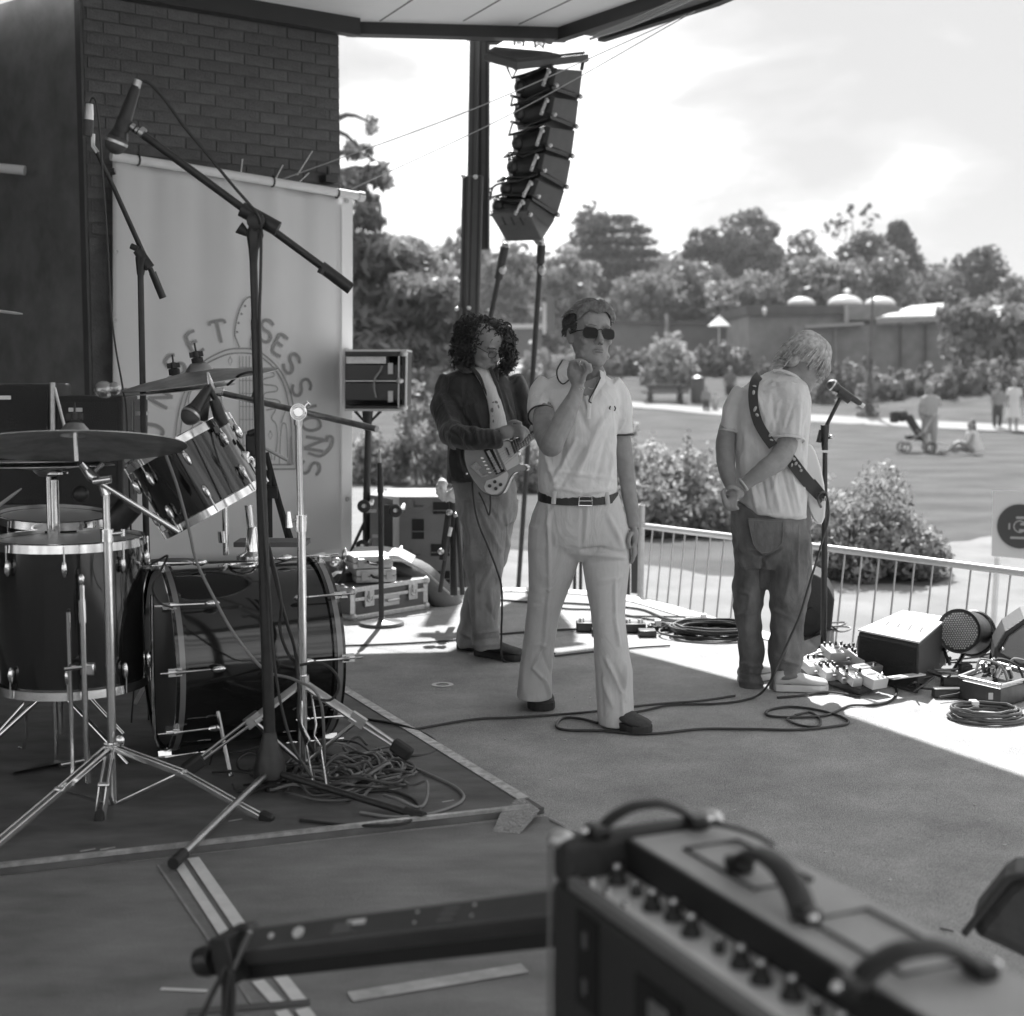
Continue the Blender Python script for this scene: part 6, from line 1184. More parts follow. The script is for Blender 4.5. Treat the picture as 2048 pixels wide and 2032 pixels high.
def shoe(parent, heel, toe, w, m, sole, h=.095, name='shoe', sh=.022):
    heel, toe = Vector(heel), Vector(toe); X = (toe - heel); L_ = X.length; X.normalize(); Y = UPZ.cross(X)
    t = MB(); rings = []
    for f, hh, ww, z0 in ((0, .55, .55, .2), (.04, .85, .7, 0), (.15, 1, .72, 0), (.35, .95, .74, 0), (.5, .78, .84, 0), (.68, .6, .98, 0), (.82, .52, 1, 0), (.93, .44, .84, 0), (.985, .33, .55, .05), (1, .2, .3, .12)):
        c = heel + X * (L_ * f) + UPZ * sh; r = []
        for k in range(20):
            a = 2 * math.pi * k / 20; y = math.cos(a) * w / 2 * ww; z = (math.sin(a) * .5 + .5) ** .85 * (h - sh) * hh
            r.append(c + Y * y * (1 - .15 * max(0, math.sin(a))) + UPZ * (z + z0 * .02))
        rings.append(r)
    t.loft(rings); o = t.build(name, m, parent, angle=60)
    b = MB(); pts = [(0, .35), (.02, .62), (.15, .76), (.35, .78), (.5, .86), (.68, 1.02), (.82, 1.04), (.93, .88), (.99, .5), (1.01, .2)]
    outl = [heel + X * (L_ * f) + Y * (w / 2 * q) for f, q in pts] + [heel + X * (L_ * f) - Y * (w / 2 * q) for f, q in reversed(pts)]
    b.prism([Vector((p.x, p.y, .004)) for p in outl], (0, 0, sh + .006)); b.build('sole', sole, o, smooth=False, bevel=.004)
    sm = MB(); sm.tube([heel + X * (L_ * f) + Y * (w / 2 * q * .82) + UPZ * hz for f, q, hz in ((.45, .7, h * .6), (.62, .86, h * .56), (.8, .86, h * .5), (.92, .6, h * .46), (.95, 0, h * .45), (.92, -.6, h * .46), (.8, -.86, h * .5), (.62, -.86, h * .56), (.45, -.7, h * .6))], .0035, 6, smooth=3); sm.build('toe_seam', sole, o)
    return o
def smat(name, g, **k):    # skin
    if name in MATS: return MATS[name]
    m = mat(name, g, .5, var=.10, vscale=26, bump=.12, bscale=300, spec=.35); b = m.node_tree.nodes['Principled BSDF']
    b.inputs['Subsurface Weight'].default_value = .12; b.inputs['Subsurface Radius'].default_value = (.01, .01, .01); b.inputs['Subsurface Scale'].default_value = .5; return m
SKIN = smat('skin_mid', .29); SKIN2 = smat('skin_fair', .26); LIP = mat('lips', .17, .45)
def cloth(name, g, var=.07, vs=14, bump=.35, bs=480, rough=.85, st=(1, 1, 1), wr=.55, ws=9, **k):
    if name in MATS: return MATS[name]
    m = mat(name, g, rough, var=var, vscale=vs, bump=bump, bscale=bs, spec=.15, stretch=st, sheen=.15, **k); t = m.node_tree
    pb = t.nodes['Principled BSDF']; old = pb.inputs['Normal'].links[0].from_node; c = [n for n in t.nodes if n.type == 'TEX_COORD'][0]
    mp2 = t.nodes.new('ShaderNodeMapping'); mp2.inputs['Scale'].default_value = (1, 1, .5); mp2.inputs['Rotation'].default_value = (.2, .5, .3); t.links.new(c.outputs['Object'], mp2.inputs[0])
    n = t.nodes.new('ShaderNodeTexNoise'); n.inputs['Scale'].default_value = ws; n.inputs['Detail'].default_value = 3; n.inputs['Distortion'].default_value = 1.1; t.links.new(mp2.outputs[0], n.inputs[0])
    b2 = t.nodes.new('ShaderNodeBump'); b2.inputs['Strength'].default_value = wr; b2.inputs['Distance'].default_value = .03; t.links.new(n.outputs[0], b2.inputs['Height']); t.links.new(b2.outputs[0], old.inputs['Normal']); return m
# ---------- man in sunglasses ----------
D = 6.2
m1 = thing('person', G(1165, 1440), 'man in dark sunglasses, pale polo shirt and flared trousers, fist held to his chin', 'person'); m1.location = (G(1165, 1440).x, D, 0)
yaw = R(19); f1 = Vector((math.sin(yaw), -math.cos(yaw), .10)); u1_ = Vector((.03, .10, 1))
hb, T, AX = head_mb(P(1180, 674, 6.17), f1, u1_, 1.09)
limb(hb, [P(1180, 700, 6.2), P(1172, 735, 6.22), P(1166, 765, 6.25)], [.052, .056, .075]); hb.ell(P(1168, 768, 6.24), .10, .075, .045)
for (u, v, d) in ((1190, 745, 6.17), (1182, 770, 6.165)): hb.ell(P(u, v, d), .045, .03, .04)
# raised forearm, elbow low on the left, and the fist
limb(hb, [P(1090, 815, 6.16), P(1090, 860, 6.03), P(1101, 889, 5.94), P(1106, 882, 5.91), P(1132, 830, 5.93), P(1152, 787, 5.98), P(1156, 770, 6.0)], [.050, .050, .047, .047, .044, .028, .026], smooth=5)
hb.ell(P(1155, 752, 6.0), .036, .030, .046, 14, 10); hb.ell(P(1146, 745, 6.0), .026, .026, .038, 12, 8)
for k, (u, v) in enumerate(((1146, 722), (1155, 721), (1163, 724), (1171, 731))):
    finger(hb, [P(u - 6, v + 18 - 2 * k, 5.99), P(u - 3, v + 2, 5.965), P(u + 8, v + 1, 5.955), P(u + 10, v + 10, 5.97), P(u + 3, v + 14, 5.985)], .0098, .0086)
finger(hb, [P(1163, 765, 5.98), P(1170, 748, 5.965), P(1176, 737, 5.96), P(1180, 730, 5.965)], .0115, .009)
# hanging arm and hand by the pocket
limb(hb, [P(1240, 855, 6.26), P(1247, 905, 6.27), P(1254, 950, 6.27), P(1258, 985, 6.24), P(1265, 1030, 6.2), P(1268, 1055, 6.18)], [.040, .040, .035, .034, .028, .024], smooth=5)
hb.ell(P(1268, 1074, 6.17), .020, .034, .044)
for k in range(4): finger(hb, [P(1266 + k * 1.5, 1088, 6.14 + .02 * k), P(1268 + k, 1106, 6.13 + .02 * k), P(1266 + k * .5, 1119 - 2 * abs(k - 1), 6.13 + .02 * k), P(1262 + k * .5, 1126 - 2 * abs(k - 1), 6.14 + .02 * k)], .0088, .0072)
finger(hb, [P(1262, 1064, 6.14), P(1257, 1080, 6.12), P(1259, 1095, 6.12)], .0105, .008)
me = remesh(hb, .0048, 2); sculpt(me, [(1188, 750, 1183, 770, 3, .004), (1160, 700, 1166, 716, 2.5, .002), (1150, 722, 1157, 740, 2, -.0028), (1158, 721, 1165, 739, 2, -.0028), (1166, 725, 1171, 741, 2, -.0028), (1163, 745, 1172, 742, 2, -.002), (1150, 740, 1166, 745, 2, -.002)], noise=.0006, nscale=60)
skin1 = link_mesh('body', me, SKIN, m1, angle=180)
HAIR1 = mat('fair_brown_hair', .15, .38, var=.45, vscale=60, detail=3, spec=.6); HAIRD = mat('short_side_hair', .07, .55, var=.5, vscale=120)
b = MB(); X, Y, Z = AX
b.ell(T(0, -.018, .046), .079 * 1.09, .093 * 1.09, .086 * 1.09, 24, 16, AX)
hc = b.build('hair', HAIRD, m1)
hs = MB(); rs = random.Random(2)
for i in range(340):
    x = rs.uniform(-.076, .074); q_ = abs(x) / .076; g_ = -1 if x < -.012 else 1; z0 = .082 + .010 * math.sin(math.pi * min(1, q_ * 1.25)) - .030 * q_ ** 4 + rs.gauss(0, .0015)
    fy = .076 - .026 * q_ * q_; lift = .024 * (1 - .6 * q_ * q_) + rs.gauss(0, .0025); sw = g_ * rs.uniform(.006, .022)
    hs.tube([T(x, fy + .004, z0), T(x + sw * .25, fy + .002, z0 + .022 + lift * .3), T(x + sw * .6, fy - .036, .112 + lift - .034 * q_ ** 2), T(x + sw, -.03, .126 + lift * .45 - .05 * q_ ** 2), T(x + sw * .8, -.09, .08)], [.0022, .0042, .0044, .0034, .0015], 5, smooth=3)
sh_ = MB()
for i in range(300):
    k = -1 if i % 2 else 1; z0 = rs.uniform(.0, .078); y0 = rs.uniform(-.05, .04)
    sh_.tube([T(k * (.0745 - .2 * max(0, y0 - .02)), y0, z0 + .012), T(k * .0815, y0 - .022, z0 + .010), T(k * .0795, y0 - .05, z0 + .002)], [.003, .0038, .002], 5)
sh_.build('side_hair', HAIRD, hc)
hs.build('swept_hair', HAIR1, hc)
SG = mat('sunglass_lens', .006, .12, spec=.25); SF = mat('sunglass_frame', .05, .25, .3)
sg1 = part(m1, 'sunglasses', SF, lambda b: (b.tube([T(-.012, .104, .012), T(0, .108, .016), T(.012, .104, .012)], .0022, 6, smooth=3), b.tube([T(-.062, .088, .012), T(-.075, .06, .012), T(-.082, .0, .008)], .0022, 6), b.tube([T(.062, .088, .012), T(.075, .06, .012), T(.082, .0, .008)], .0022, 6)))
for k in (-1, 1):
    o_ = []; 
    for j in range(24):
        a = 2 * math.pi * j / 24; o_.append((math.copysign(abs(math.cos(a)) ** .6, math.cos(a)) * .0270, math.copysign(abs(math.sin(a)) ** .7, math.sin(a)) * .0185 * (1.08 if math.sin(a) > 0 else .98)))
    part(sg1, 'lens', SG, lambda b: b.prism([T(k * .0365 + x, .100 - .22 * abs(k * .0365 + x), .001 + z) for x, z in o_], (T(0, 1, 0) - T(0, 0, 0)) * .003), angle=30, bevel=.001)
    part(sg1, 'rim', SF, lambda b: b.tube([T(k * .0365 + x * 1.03, .1025 - .22 * abs(k * .0365 + x), .001 + z * 1.04) for x, z in o_], .0016, 6, closed=True))
part(skin1, 'lips', LIP, lambda b: (b.ell(T(0, .0965, -.0605), .0215, .006, .0034, 12, 8, AX), b.ell(T(0, .0965, -.0695), .0185, .0065, .0042, 12, 8, AX)))
part(skin1, 'nostrils', mat('nostril_shadow', .04, .8), lambda b: [b.ell(T(k * .0075, .1055, -.0405), .003, .004, .0022, 8, 6, AX) for k in (-1, 1)])
part(skin1, 'brow', HAIR1, lambda b: [b.tube([T(k * .014, .098, .030), T(k * .034, .093, .035), T(k * .054, .078, .029)], [.003, .0034, .0015], 6, flat=.6) for k in (-1, 1)])
part(skin1, 'ring', CHROME, lambda b: b.torus(P(1162, 727, 5.945), (P(1170, 727, 5.94) - P(1158, 726, 5.95)), .011, .002, 16, 6))
part(skin1, 'bracelet', mat('beads', .45, .4), lambda b: [b.ell(P(1156 + 12 * math.cos(a), 776 + 3 * math.sin(a), 5.985 - .022 * math.sin(a)), .0042, .0042, .0042, 6, 5) for a in [k * .45 for k in range(14)]])
part(skin1, 'necklace', mat('pale_cord', .5, .4), lambda b: b.tube([P(1165, 757, 6.12), P(1172, 771, 6.10), P(1183, 778, 6.09), P(1194, 771, 6.11), P(1201, 755, 6.14)], .003, 6, smooth=4))
# polo shirt
POLO = cloth('polo_pique', .76, bs=620); b = MB()
slices(b, [(744, 1140, 1196, 6.24, .10), (751, 1118, 1212, 6.24, .15), (762, 1090, 1228, 6.24, .19), (778, 1078, 1239, 6.22, .23), (800, 1078, 1241, 6.2, .26), (830, 1080, 1238, 6.19, .27), (870, 1082, 1234, 6.19, .265), (910, 1078, 1234, 6.19, .255), (940, 1076, 1235, 6.19, .25), (962, 1075, 1236, 6.19, .25), (976, 1076, 1236, 6.19, .25), (992, 1080, 1232, 6.19, .245)])
limb(b, [P(1104, 772, 6.23), P(1090, 790, 6.22), P(1085, 808, 6.19), P(1085, 830, 6.13)], [.068, .068, .063, .060], smooth=4)
limb(b, [P(1216, 770, 6.23), P(1234, 795, 6.24), P(1242, 830, 6.25), P(1244, 868, 6.26)], [.060, .060, .053, .049], smooth=4)
me = remesh(b, .0065, 4)
sculpt(me, [(1150, 880, 1110, 960, 7, .008), (1165, 900, 1120, 975, 6, -.005), (1090, 905, 1110, 962, 6, .006), (1200, 850, 1150, 960, 9, .006), (1218, 860, 1190, 965, 7, -.005), (1232, 880, 1215, 970, 6, .006), (1150, 800, 1175, 860, 8, -.005), (1228, 810, 1190, 860, 7, .006), (1236, 830, 1226, 880, 5, .007), (1236, 800, 1231, 870, 3, -.010), (1095, 940, 1230, 958, 5, .004), (1110, 975, 1160, 984, 4, .006), (1170, 985, 1225, 978, 4, .006), (1098, 800, 1108, 830, 4, -.006), (1085, 790, 1072, 822, 5, .005), (1240, 860, 1250, 840, 3, .004), (1130, 860, 1120, 930, 6, -.005)], noise=.0016, nscale=16, seed=3)
shirt = link_mesh('polo_shirt', me, POLO, m1, angle=180)
TRIM = mat('dark_trim', .05, .8)
def ringp(c, ax, r, flat=1.0, n=28):
    X, Y, Z = frame(ax); return [c + X * (r * math.cos(2 * math.pi * k / n)) + Y * (r * flat * math.sin(2 * math.pi * k / n)) for k in range(n)]
part(shirt, 'sleeve_trim', TRIM, lambda b: b.tube(ringp(P(1085, 833, 6.125), P(1085, 833, 6.125) - P(1085, 808, 6.19), .0605), .004, 6, closed=True))
part(shirt, 'sleeve_trim', TRIM, lambda b: b.tube(ringp(P(1244, 869, 6.26), UPZ, .0485), .004, 6, closed=True))
def flap(name, pix, d, m, parent, th=.006, dd=None):
    pts = [P(u, v, (dd[i] if dd else d)) for i, (u, v) in enumerate(pix)]; b = MB(); b.prism(pts, (0, th, 0)); return b.build(name, m, parent, smooth=False, bevel=.002)
fl1 = [(1125, 720), (1114, 740), (1116, 758), (1126, 768), (1138, 760), (1150, 764), (1146, 735), (1136, 722)]; dd1 = [6.20, 6.13, 6.10, 6.09, 6.085, 6.08, 6.12, 6.17]
flap('collar', fl1, 6.1, POLO, shirt, dd=dd1)
part(shirt, 'collar_trim', TRIM, lambda b: b.tube([P(fl1[i][0], fl1[i][1], dd1[i] - .002) for i in (0, 1, 2, 3, 4)], .003, 6, smooth=3))
fl2 = [(1197, 730), (1203, 727), (1212, 745), (1213, 762), (1196, 788), (1183, 806), (1178, 800), (1192, 775), (1201, 755)]; dd2 = [6.17, 6.19, 6.15, 6.11, 6.07, 6.05, 6.06, 6.075, 6.10]
flap('collar', fl2, 6.1, POLO, shirt, dd=dd2); part(shirt, 'collar_trim', TRIM, lambda b: b.tube([P(fl2[i][0], fl2[i][1], dd2[i] - .002) for i in (8, 7, 6, 5)], .0026, 6, smooth=3))
flap('open_neck', [(1158, 768), (1198, 752), (1192, 775), (1180, 800), (1168, 790)], 6.1, SKIN, skin1, dd=[6.09, 6.12, 6.085, 6.066, 6.075])
part(shirt, 'placket', POLO, lambda b: b.tube([P(1172, 792, 6.066), P(1178, 812, 6.058), P(1176, 838, 6.054)], .010, 8, flat=.3)); 
for v in (808, 830): part(shirt, 'button', WHITE, lambda b: b.lathe(P(1176, v, 6.052), (0, -1, 0), [(.005, 0), (.005, .002)], 10))
part(shirt, 'chest_emblem', TRIM, lambda b: [b.tube([P(1225 + k * 4, 812, 6.085), P(1225 + k * 6, 817, 6.085), P(1225 + k * 4, 822, 6.085)], .0028, 6) for k in (-1, 1)])
# trousers
TRO = cloth('pale_trouser_twill', .60, vs=10, bs=700, st=(1, 1, .4)); b = MB()
slices(b, [(982, 1080, 1234, 6.2, .22), (1000, 1074, 1242, 6.2, .24), (1030, 1062, 1252, 6.2, .26), (1060, 1055, 1257, 6.2, .27), (1085, 1058, 1258, 6.2, .25), (1104, 1085, 1238, 6.2, .19), (1120, 1130, 1200, 6.2, .10)])
slices(b, [(1050, 1056, 1160, 6.2, .22), (1090, 1055, 1161, 6.2, .22), (1120, 1056, 1157, 6.22, .21), (1146, 1057, 1149, 6.24, .2), (1182, 1057, 1136, 6.27, .19), (1222, 1053, 1122, 6.30, .18), (1261, 1049, 1114, 6.33, .18), (1313, 1043, 1107, 6.37, .19), (1352, 1038, 1104, 6.39, .21), (1378, 1035, 1104, 6.40, .23), (1394, 1033, 1104, 6.40, .24)])
slices(b, [(1050, 1166, 1257, 6.2, .22), (1090, 1164, 1261, 6.2, .22), (1115, 1164, 1263, 6.19, .21), (1146, 1168, 1258, 6.18, .20), (1196, 1176, 1252, 6.17, .19), (1222, 1181, 1251, 6.16, .18), (1261, 1185, 1254, 6.14, .18), (1300, 1188, 1259, 6.13, .19), (1339, 1191, 1266, 6.12, .21), (1400, 1193, 1269, 6.11, .23), (1444, 1195, 1269, 6.10, .25)])
me = remesh(b, .007, 4)
sculpt(me, [(1097, 1010, 1098, 1180, 4, .007), (1098, 1180, 1088, 1290, 4, .008), (1088, 1290, 1066, 1335, 4, .009), (1066, 1335, 1090, 1362, 3.5, .009), (1090, 1362, 1100, 1394, 3.5, .009), (1082, 1300, 1104, 1352, 6, -.006), (1050, 1300, 1046, 1385, 8, .004),
            (1230, 1160, 1231, 1240, 4, .007), (1231, 1240, 1238, 1290, 4, .007), (1210, 1315, 1243, 1384, 4, .008), (1243, 1384, 1246, 1440, 4, .006), (1252, 1330, 1250, 1400, 5, .008), (1228, 1330, 1252, 1385, 6, -.007), (1205, 1360, 1225, 1410, 7, .006), (1200, 1345, 1206, 1430, 5, -.004),
            (1166, 1101, 1205, 1096, 4, -.009), (1205, 1096, 1248, 1106, 4, -.008), (1168, 1108, 1250, 1116, 5, .006), (1165, 1020, 1164, 1100, 2.5, -.006), (1175, 1012, 1170, 1080, 4, .004), (1160, 1110, 1130, 1200, 8, .004), (1215, 1030, 1248, 1095, 7, .006), (1185, 1125, 1240, 1120, 5, -.004), (1200, 1165, 1240, 1155, 7, .004), (1106, 1015, 1090, 1060, 5, .004)], noise=.0014, nscale=13, seed=6)
tro = link_mesh('trousers', me, TRO, m1, angle=180)
BELT = mat('black_leather_belt', .022, .35, bump=.3, bscale=120); b = MB(); bl = []
for k in range(48):
    a = 2 * math.pi * k / 48; ca, sa = math.cos(a), math.sin(a); c = P(1156, 990, 6.2); q = c + Vector((math.copysign(abs(ca) ** .87, ca) * 78 * px(6.2), math.copysign(abs(sa) ** .87, sa) * .128, .014 * sa)); bl.append(q)
rg = []
for q in bl:
    o_ = (q - c); o_.z = 0; o_.normalize(); rg.append([q + UPZ * .019, q + o_ * .006 + UPZ * .019, q + o_ * .006 - UPZ * .019, q - UPZ * .019])
n_ = 48; b.add([p for r in rg for p in r], [(i * 4 + j, i * 4 + (j + 1) % 4, ((i + 1) % n_) * 4 + (j + 1) % 4, ((i + 1) % n_) * 4 + j) for i in range(n_) for j in range(4)]); bt = b.build('belt', BELT, m1)
part(bt, 'buckle', CHROME, lambda b: b.tube([P(1158, 993, 6.055), P(1184, 993, 6.06), P(1184, 1011, 6.06), P(1158, 1011, 6.055)], .0035, 6, closed=True)); part(bt, 'buckle_pin', CHROME, lambda b: b.cyl(P(1159, 1002, 6.052), P(1185, 1002, 6.057), .0025, 6))
for u, v, d in ((1109, 988, 6.085), (1213, 990, 6.10)): part(tro, 'belt_loop', TRO, lambda b: b.tube([P(u, v - 6, d - .012), P(u + (3 if u > 1150 else -2), v + 20, d - .012)], .010, 8, flat=.4))
MOC = mat('dark_suede', .05, .75, bump=.4, bscale=200, var=.25, vscale=30); SOL = mat('dark_crepe_sole', .03, .7)
shoe(m1, G(1208, 1441), G(1291, 1471), .115, MOC, SOL, .10, sh=.028); shoe(m1, Vector((P(1076, 1400, 6.55).x, 6.62, 0)), Vector((P(1084, 1430, 6.36).x, 6.33, 0)), .118, MOC, SOL, .10, sh=.028)
# ---------- guitarist with curly hair ----------
D2 = 7.56
m2_ = thing('person', (P(960, 1300, D2).x, D2, 0), 'curly haired guitarist in a dark open jacket looking down at his semi hollow guitar', 'person')
f2 = Vector((.62, -.66, -.46)); u2 = Vector((.22, -.30, .92))
hb, T, AX = head_mb(P(971, 692, 7.5), f2, u2, 1.0)
limb(hb, [P(962, 710, 7.53), P(955, 740, 7.56), P(952, 765, 7.6)], [.052, .055, .07])
# hand over the strings, other hand on the neck
hb.ell(P(1014, 864, 7.13), .046, .032, .034); limb(hb, [P(990, 872, 7.2), P(1004, 867, 7.15), P(1018, 862, 7.12)], [.034, .032, .03])
for k in range(4): finger(hb, [P(1026, 852 + 6 * k, 7.12), P(1040 + 2 * k, 852 + 7 * k, 7.09), P(1052 - 3 * k, 858 + 7 * k, 7.10), P(1058 - 6 * k, 866 + 6 * k, 7.13)], .0095, .0075)
finger(hb, [P(1016, 848, 7.12), P(1028, 842, 7.09), P(1042, 846, 7.09)], .011, .008)
hb.ell(P(1078, 868, 7.3), .04, .03, .035)
for k in range(4): finger(hb, [P(1080, 858 + 4 * k, 7.26), P(1066, 850 + 6 * k, 7.22), P(1058, 862 + 6 * k, 7.22)], .009, .0075)
limb(hb, [P(1078, 865, 7.34), P(1085, 850, 7.5)], [.03, .034])
me = remesh(hb, .0052, 2); sk2 = link_mesh('body', me, SKIN, m2_, angle=180)
part(sk2, 'lips', LIP, lambda b: b.ell(T(0, .096, -.065), .02, .006, .007, 12, 8, AX))
part(sk2, 'brow', mat('dark_curly_hair', .028, .5, var=.3, vscale=60), lambda b: [b.tube([T(k * .014, .098, .030), T(k * .034, .093, .035), T(k * .054, .078, .029)], [.003, .0036, .0015], 6, flat=.6) for k in (-1, 1)])
for k in (-1, 1): part(sk2, 'eye', mat('eye_shadowed', .1, .3), lambda b: b.ell(T(k * .031, .083, .008), .014, .009, .006, 12, 8, AX))
gl = part(m2_, 'glasses', SF, lambda b: (b.tube([T(-.012, .104, .008), T(0, .107, .011), T(.012, .104, .008)], .0018, 6), b.tube([T(-.058, .09, .008), T(-.082, .0, .008)], .0018, 6), b.tube([T(.058, .09, .008), T(.082, .0, .008)], .0018, 6)))
for k in (-1, 1): part(gl, 'rim', SF, lambda b: b.tube([T(k * .034 + .023 * math.cos(a), .103 - .2 * abs(.034 * k + .02 * math.cos(a)) + .004, .002 + .019 * math.sin(a)) for a in [j * math.pi / 12 for j in range(24)]], .0019, 6, closed=True))
CURL = MATS['dark_curly_hair']; b = MB()
blob = ((955, 668, 7.53, .115, .105, .10), (935, 695, 7.53, .075, .09, .09), (985, 658, 7.50, .085, .08, .055), (945, 650, 7.52, .07, .08, .06), (1010, 678, 7.50, .045, .06, .06), (1020, 706, 7.48, .026, .045, .055), (928, 715, 7.54, .05, .07, .055), (960, 722, 7.58, .06, .05, .05), (1010, 725, 7.48, .022, .03, .03))
for (u, v, d, rx, ry, rz) in blob: b.ell(P(u, v, d), rx * .86, ry * .86, rz * .86, 18, 12)
hr = b.build('hair', CURL, m2_); rs = random.Random(5); b = MB()
fc = T(.012, .10, -.03)
for i in range(1500):
    u, v, d, rx, ry, rz = blob[rs.choice([0, 0, 0, 1, 1, 2, 2, 3, 3, 4, 5, 6, 7, 8])]; n = Vector((rs.gauss(0, 1), rs.gauss(0, 1), rs.gauss(0, 1))).normalized(); c = P(u, v, d) + Vector((n.x * rx, n.y * ry, n.z * rz)) * rs.uniform(.86, 1.08)
    q = c - fc; 
    if abs(q.dot(AX[0])) < .058 and q.dot(AX[1]) > -.07 and -.09 < q.dot(AX[2]) < .058: continue
    t1 = n.cross(Vector((rs.gauss(0, 1), rs.gauss(0, 1), rs.gauss(0, 1)))).normalized(); t2_ = (-UPZ + n * .5 + t1 * .4).normalized(); rr = rs.uniform(.007, .014); ph = rs.random() * 6.28; X_ = t1; Y_ = t2_.cross(t1).normalized(); Lc = rs.uniform(.02, .05)
    b.tube([c + t2_ * (Lc * j / 6) + X_ * (rr * math.cos(ph + j * 1.1)) + Y_ * (rr * math.sin(ph + j * 1.1)) for j in range(7)], [.0022, .003, .0032, .0032, .003, .0024, .001], 4)
b.build('curls', CURL, hr)
JAC = cloth('dark_harrington_jacket', .05, var=.25, vs=9, wr=1.0, ws=7, rough=.45, bump=.2, bs=300); b = MB()
slices(b, [(726, 930, 982, 7.6, .12), (738, 912, 1000, 7.6, .17), (752, 893, 1014, 7.58, .21), (775, 884, 1028, 7.56, .25), (810, 886, 1034, 7.54, .27), (860, 893, 1034, 7.54, .27), (910, 895, 1030, 7.54, .26), (945, 894, 1028, 7.54, .26), (962, 897, 1024, 7.54, .25)], pw=2.5)
limb(b, [P(908, 765, 7.58), P(893, 795, 7.55), P(893, 835, 7.46), P(905, 865, 7.34), P(925, 874, 7.22), P(965, 876, 7.12), P(1000, 873, 7.13)], [.075, .076, .070, .066, .060, .052, .046], smooth=5)
limb(b, [P(1018, 765, 7.58), P(1040, 800, 7.6), P(1058, 845, 7.56), P(1072, 862, 7.46)], [.068, .066, .055, .048], smooth=5)
me = remesh(b, .0075, 4); sculpt(me, [(920, 760, 935, 840, 5, .006), (930, 770, 925, 830, 4, -.006), (880, 790, 905, 850, 5, .006), (905, 800, 935, 845, 5, -.008), (915, 850, 940, 870, 4, .010), (935, 845, 945, 875, 4, -.009), (950, 852, 958, 885, 4, .008), (968, 855, 972, 885, 3, -.006), (900, 900, 905, 950, 5, .006), (945, 800, 965, 860, 4, .005), (1010, 780, 1030, 840, 4, .006), (1030, 790, 1045, 850, 4, -.006), (985, 862, 990, 888, 3, .007), (897, 860, 925, 885, 5, -.006)], noise=.0045, nscale=17, seed=9)
jk = link_mesh('jacket', me, JAC, m2_, angle=180)
TS = cloth('white_print_tee', .66); 
def patch(rows, name, m, parent, dd=.006, n=8):     # rows: (v, ul, ur, d)
    vs = []; 
    for (v, ul, ur, d) in rows:
        for i in range(n + 1):
            s = i / n; vs.append(P(ul + (ur - ul) * s, v, d - .018 * math.sin(math.pi * s)))
    b = MB(); b.add(vs, [(j * (n + 1) + i, j * (n + 1) + i + 1, (j + 1) * (n + 1) + i + 1, (j + 1) * (n + 1) + i) for j in range(len(rows) - 1) for i in range(n)]); o = b.build(name, m, parent); md = o.modifiers.new('thick', 'SOLIDIFY'); md.thickness = dd; return o
tee = patch([(736, 945, 978, 7.49), (750, 952, 984, 7.45), (775, 967, 993, 7.412), (800, 976, 1000, 7.398), (830, 981, 1009, 7.392), (860, 981, 1015, 7.392), (890, 982, 1020, 7.392)], 't_shirt', TS, m2_)
for k, (u, v, w_, h) in enumerate(((990, 805, 6, 4), (985, 820, 4, 5), (996, 815, 3, 6), (992, 832, 7, 3), (1000, 845, 4, 5), (988, 842, 3, 4))): part(tee, 'shirt_print', mat('faded_print', .18 , .8), lambda b: b.ell(P(u, v, 7.376), w_ * px(7.4), .003, h * px(7.4), 8, 6))
for pts in ([(944, 736), (958, 752), (972, 780), (979, 805), (981, 860)], [(980, 736), (988, 755), (998, 785), (1006, 815), (1014, 850)]):
    part(jk, 'front_edge', JAC, lambda b: b.tube([P(u, v, 7.40 + .05 * max(0, (775 - v) / 40)) for u, v in pts], .010, 8, smooth=3, flat=.6))
part(jk, 'collar', JAC, lambda b: (b.tube([P(921, 716, 7.58), P(920, 730, 7.5), P(932, 742, 7.45), P(945, 742, 7.45)], [.02, .026, .022, .01], 10, smooth=3, flat=.5), b.tube([P(988, 722, 7.56), P(990, 742, 7.48), P(994, 762, 7.42)], [.015, .02, .01], 10, smooth=3, flat=.5)))
DEN = cloth('pale_denim', .28, var=.28, vs=9, bs=500, st=(1, 1, .5)); b = MB()
slices(b, [(945, 898, 1026, 7.56, .23), (975, 905, 1030, 7.56, .25), (1010, 914, 1034, 7.56, .25), (1045, 920, 1032, 7.56, .24)])
slices(b, [(1000, 919, 1010, 7.52, .22), (1052, 924, 1010, 7.50, .21), (1100, 930, 1009, 7.49, .20), (1146, 934, 1004, 7.47, .19), (1182, 938, 1002, 7.46, .18), (1222, 942, 998, 7.46, .17), (1255, 944, 996, 7.46, .17), (1280, 944, 1000, 7.46, .18), (1296, 946, 1002, 7.46, .18)])
slices(b, [(1000, 962, 1034, 7.62, .20), (1052, 962, 1028, 7.64, .2), (1100, 958, 1020, 7.68, .19), (1150, 945, 1002, 7.72, .18), (1200, 928, 982, 7.74, .17), (1240, 921, 970, 7.75, .17), (1270, 917, 960, 7.75, .17), (1290, 915, 955, 7.75, .17)])
me = remesh(b, .0075, 4); sculpt(me, [(930, 1010, 945, 1120, 6, .006), (960, 1020, 1000, 1100, 6, .007), (975, 1010, 1005, 1060, 5, -.006), (985, 1130, 960, 1180, 6, .006), (950, 1150, 955, 1260, 4, .005), (980, 1180, 985, 1260, 5, .006), (948, 1268, 995, 1262, 4, .009), (950, 1280, 998, 1276, 3.5, -.008), (945, 1290, 1000, 1288, 4, .008), (918, 1262, 940, 1275, 4, .008), (1010, 1030, 1018, 1090, 5, .006), (970, 1210, 990, 1240, 5, -.005)], noise=.0048, nscale=16, seed=12)
link_mesh('jeans', me, DEN, m2_, angle=180)
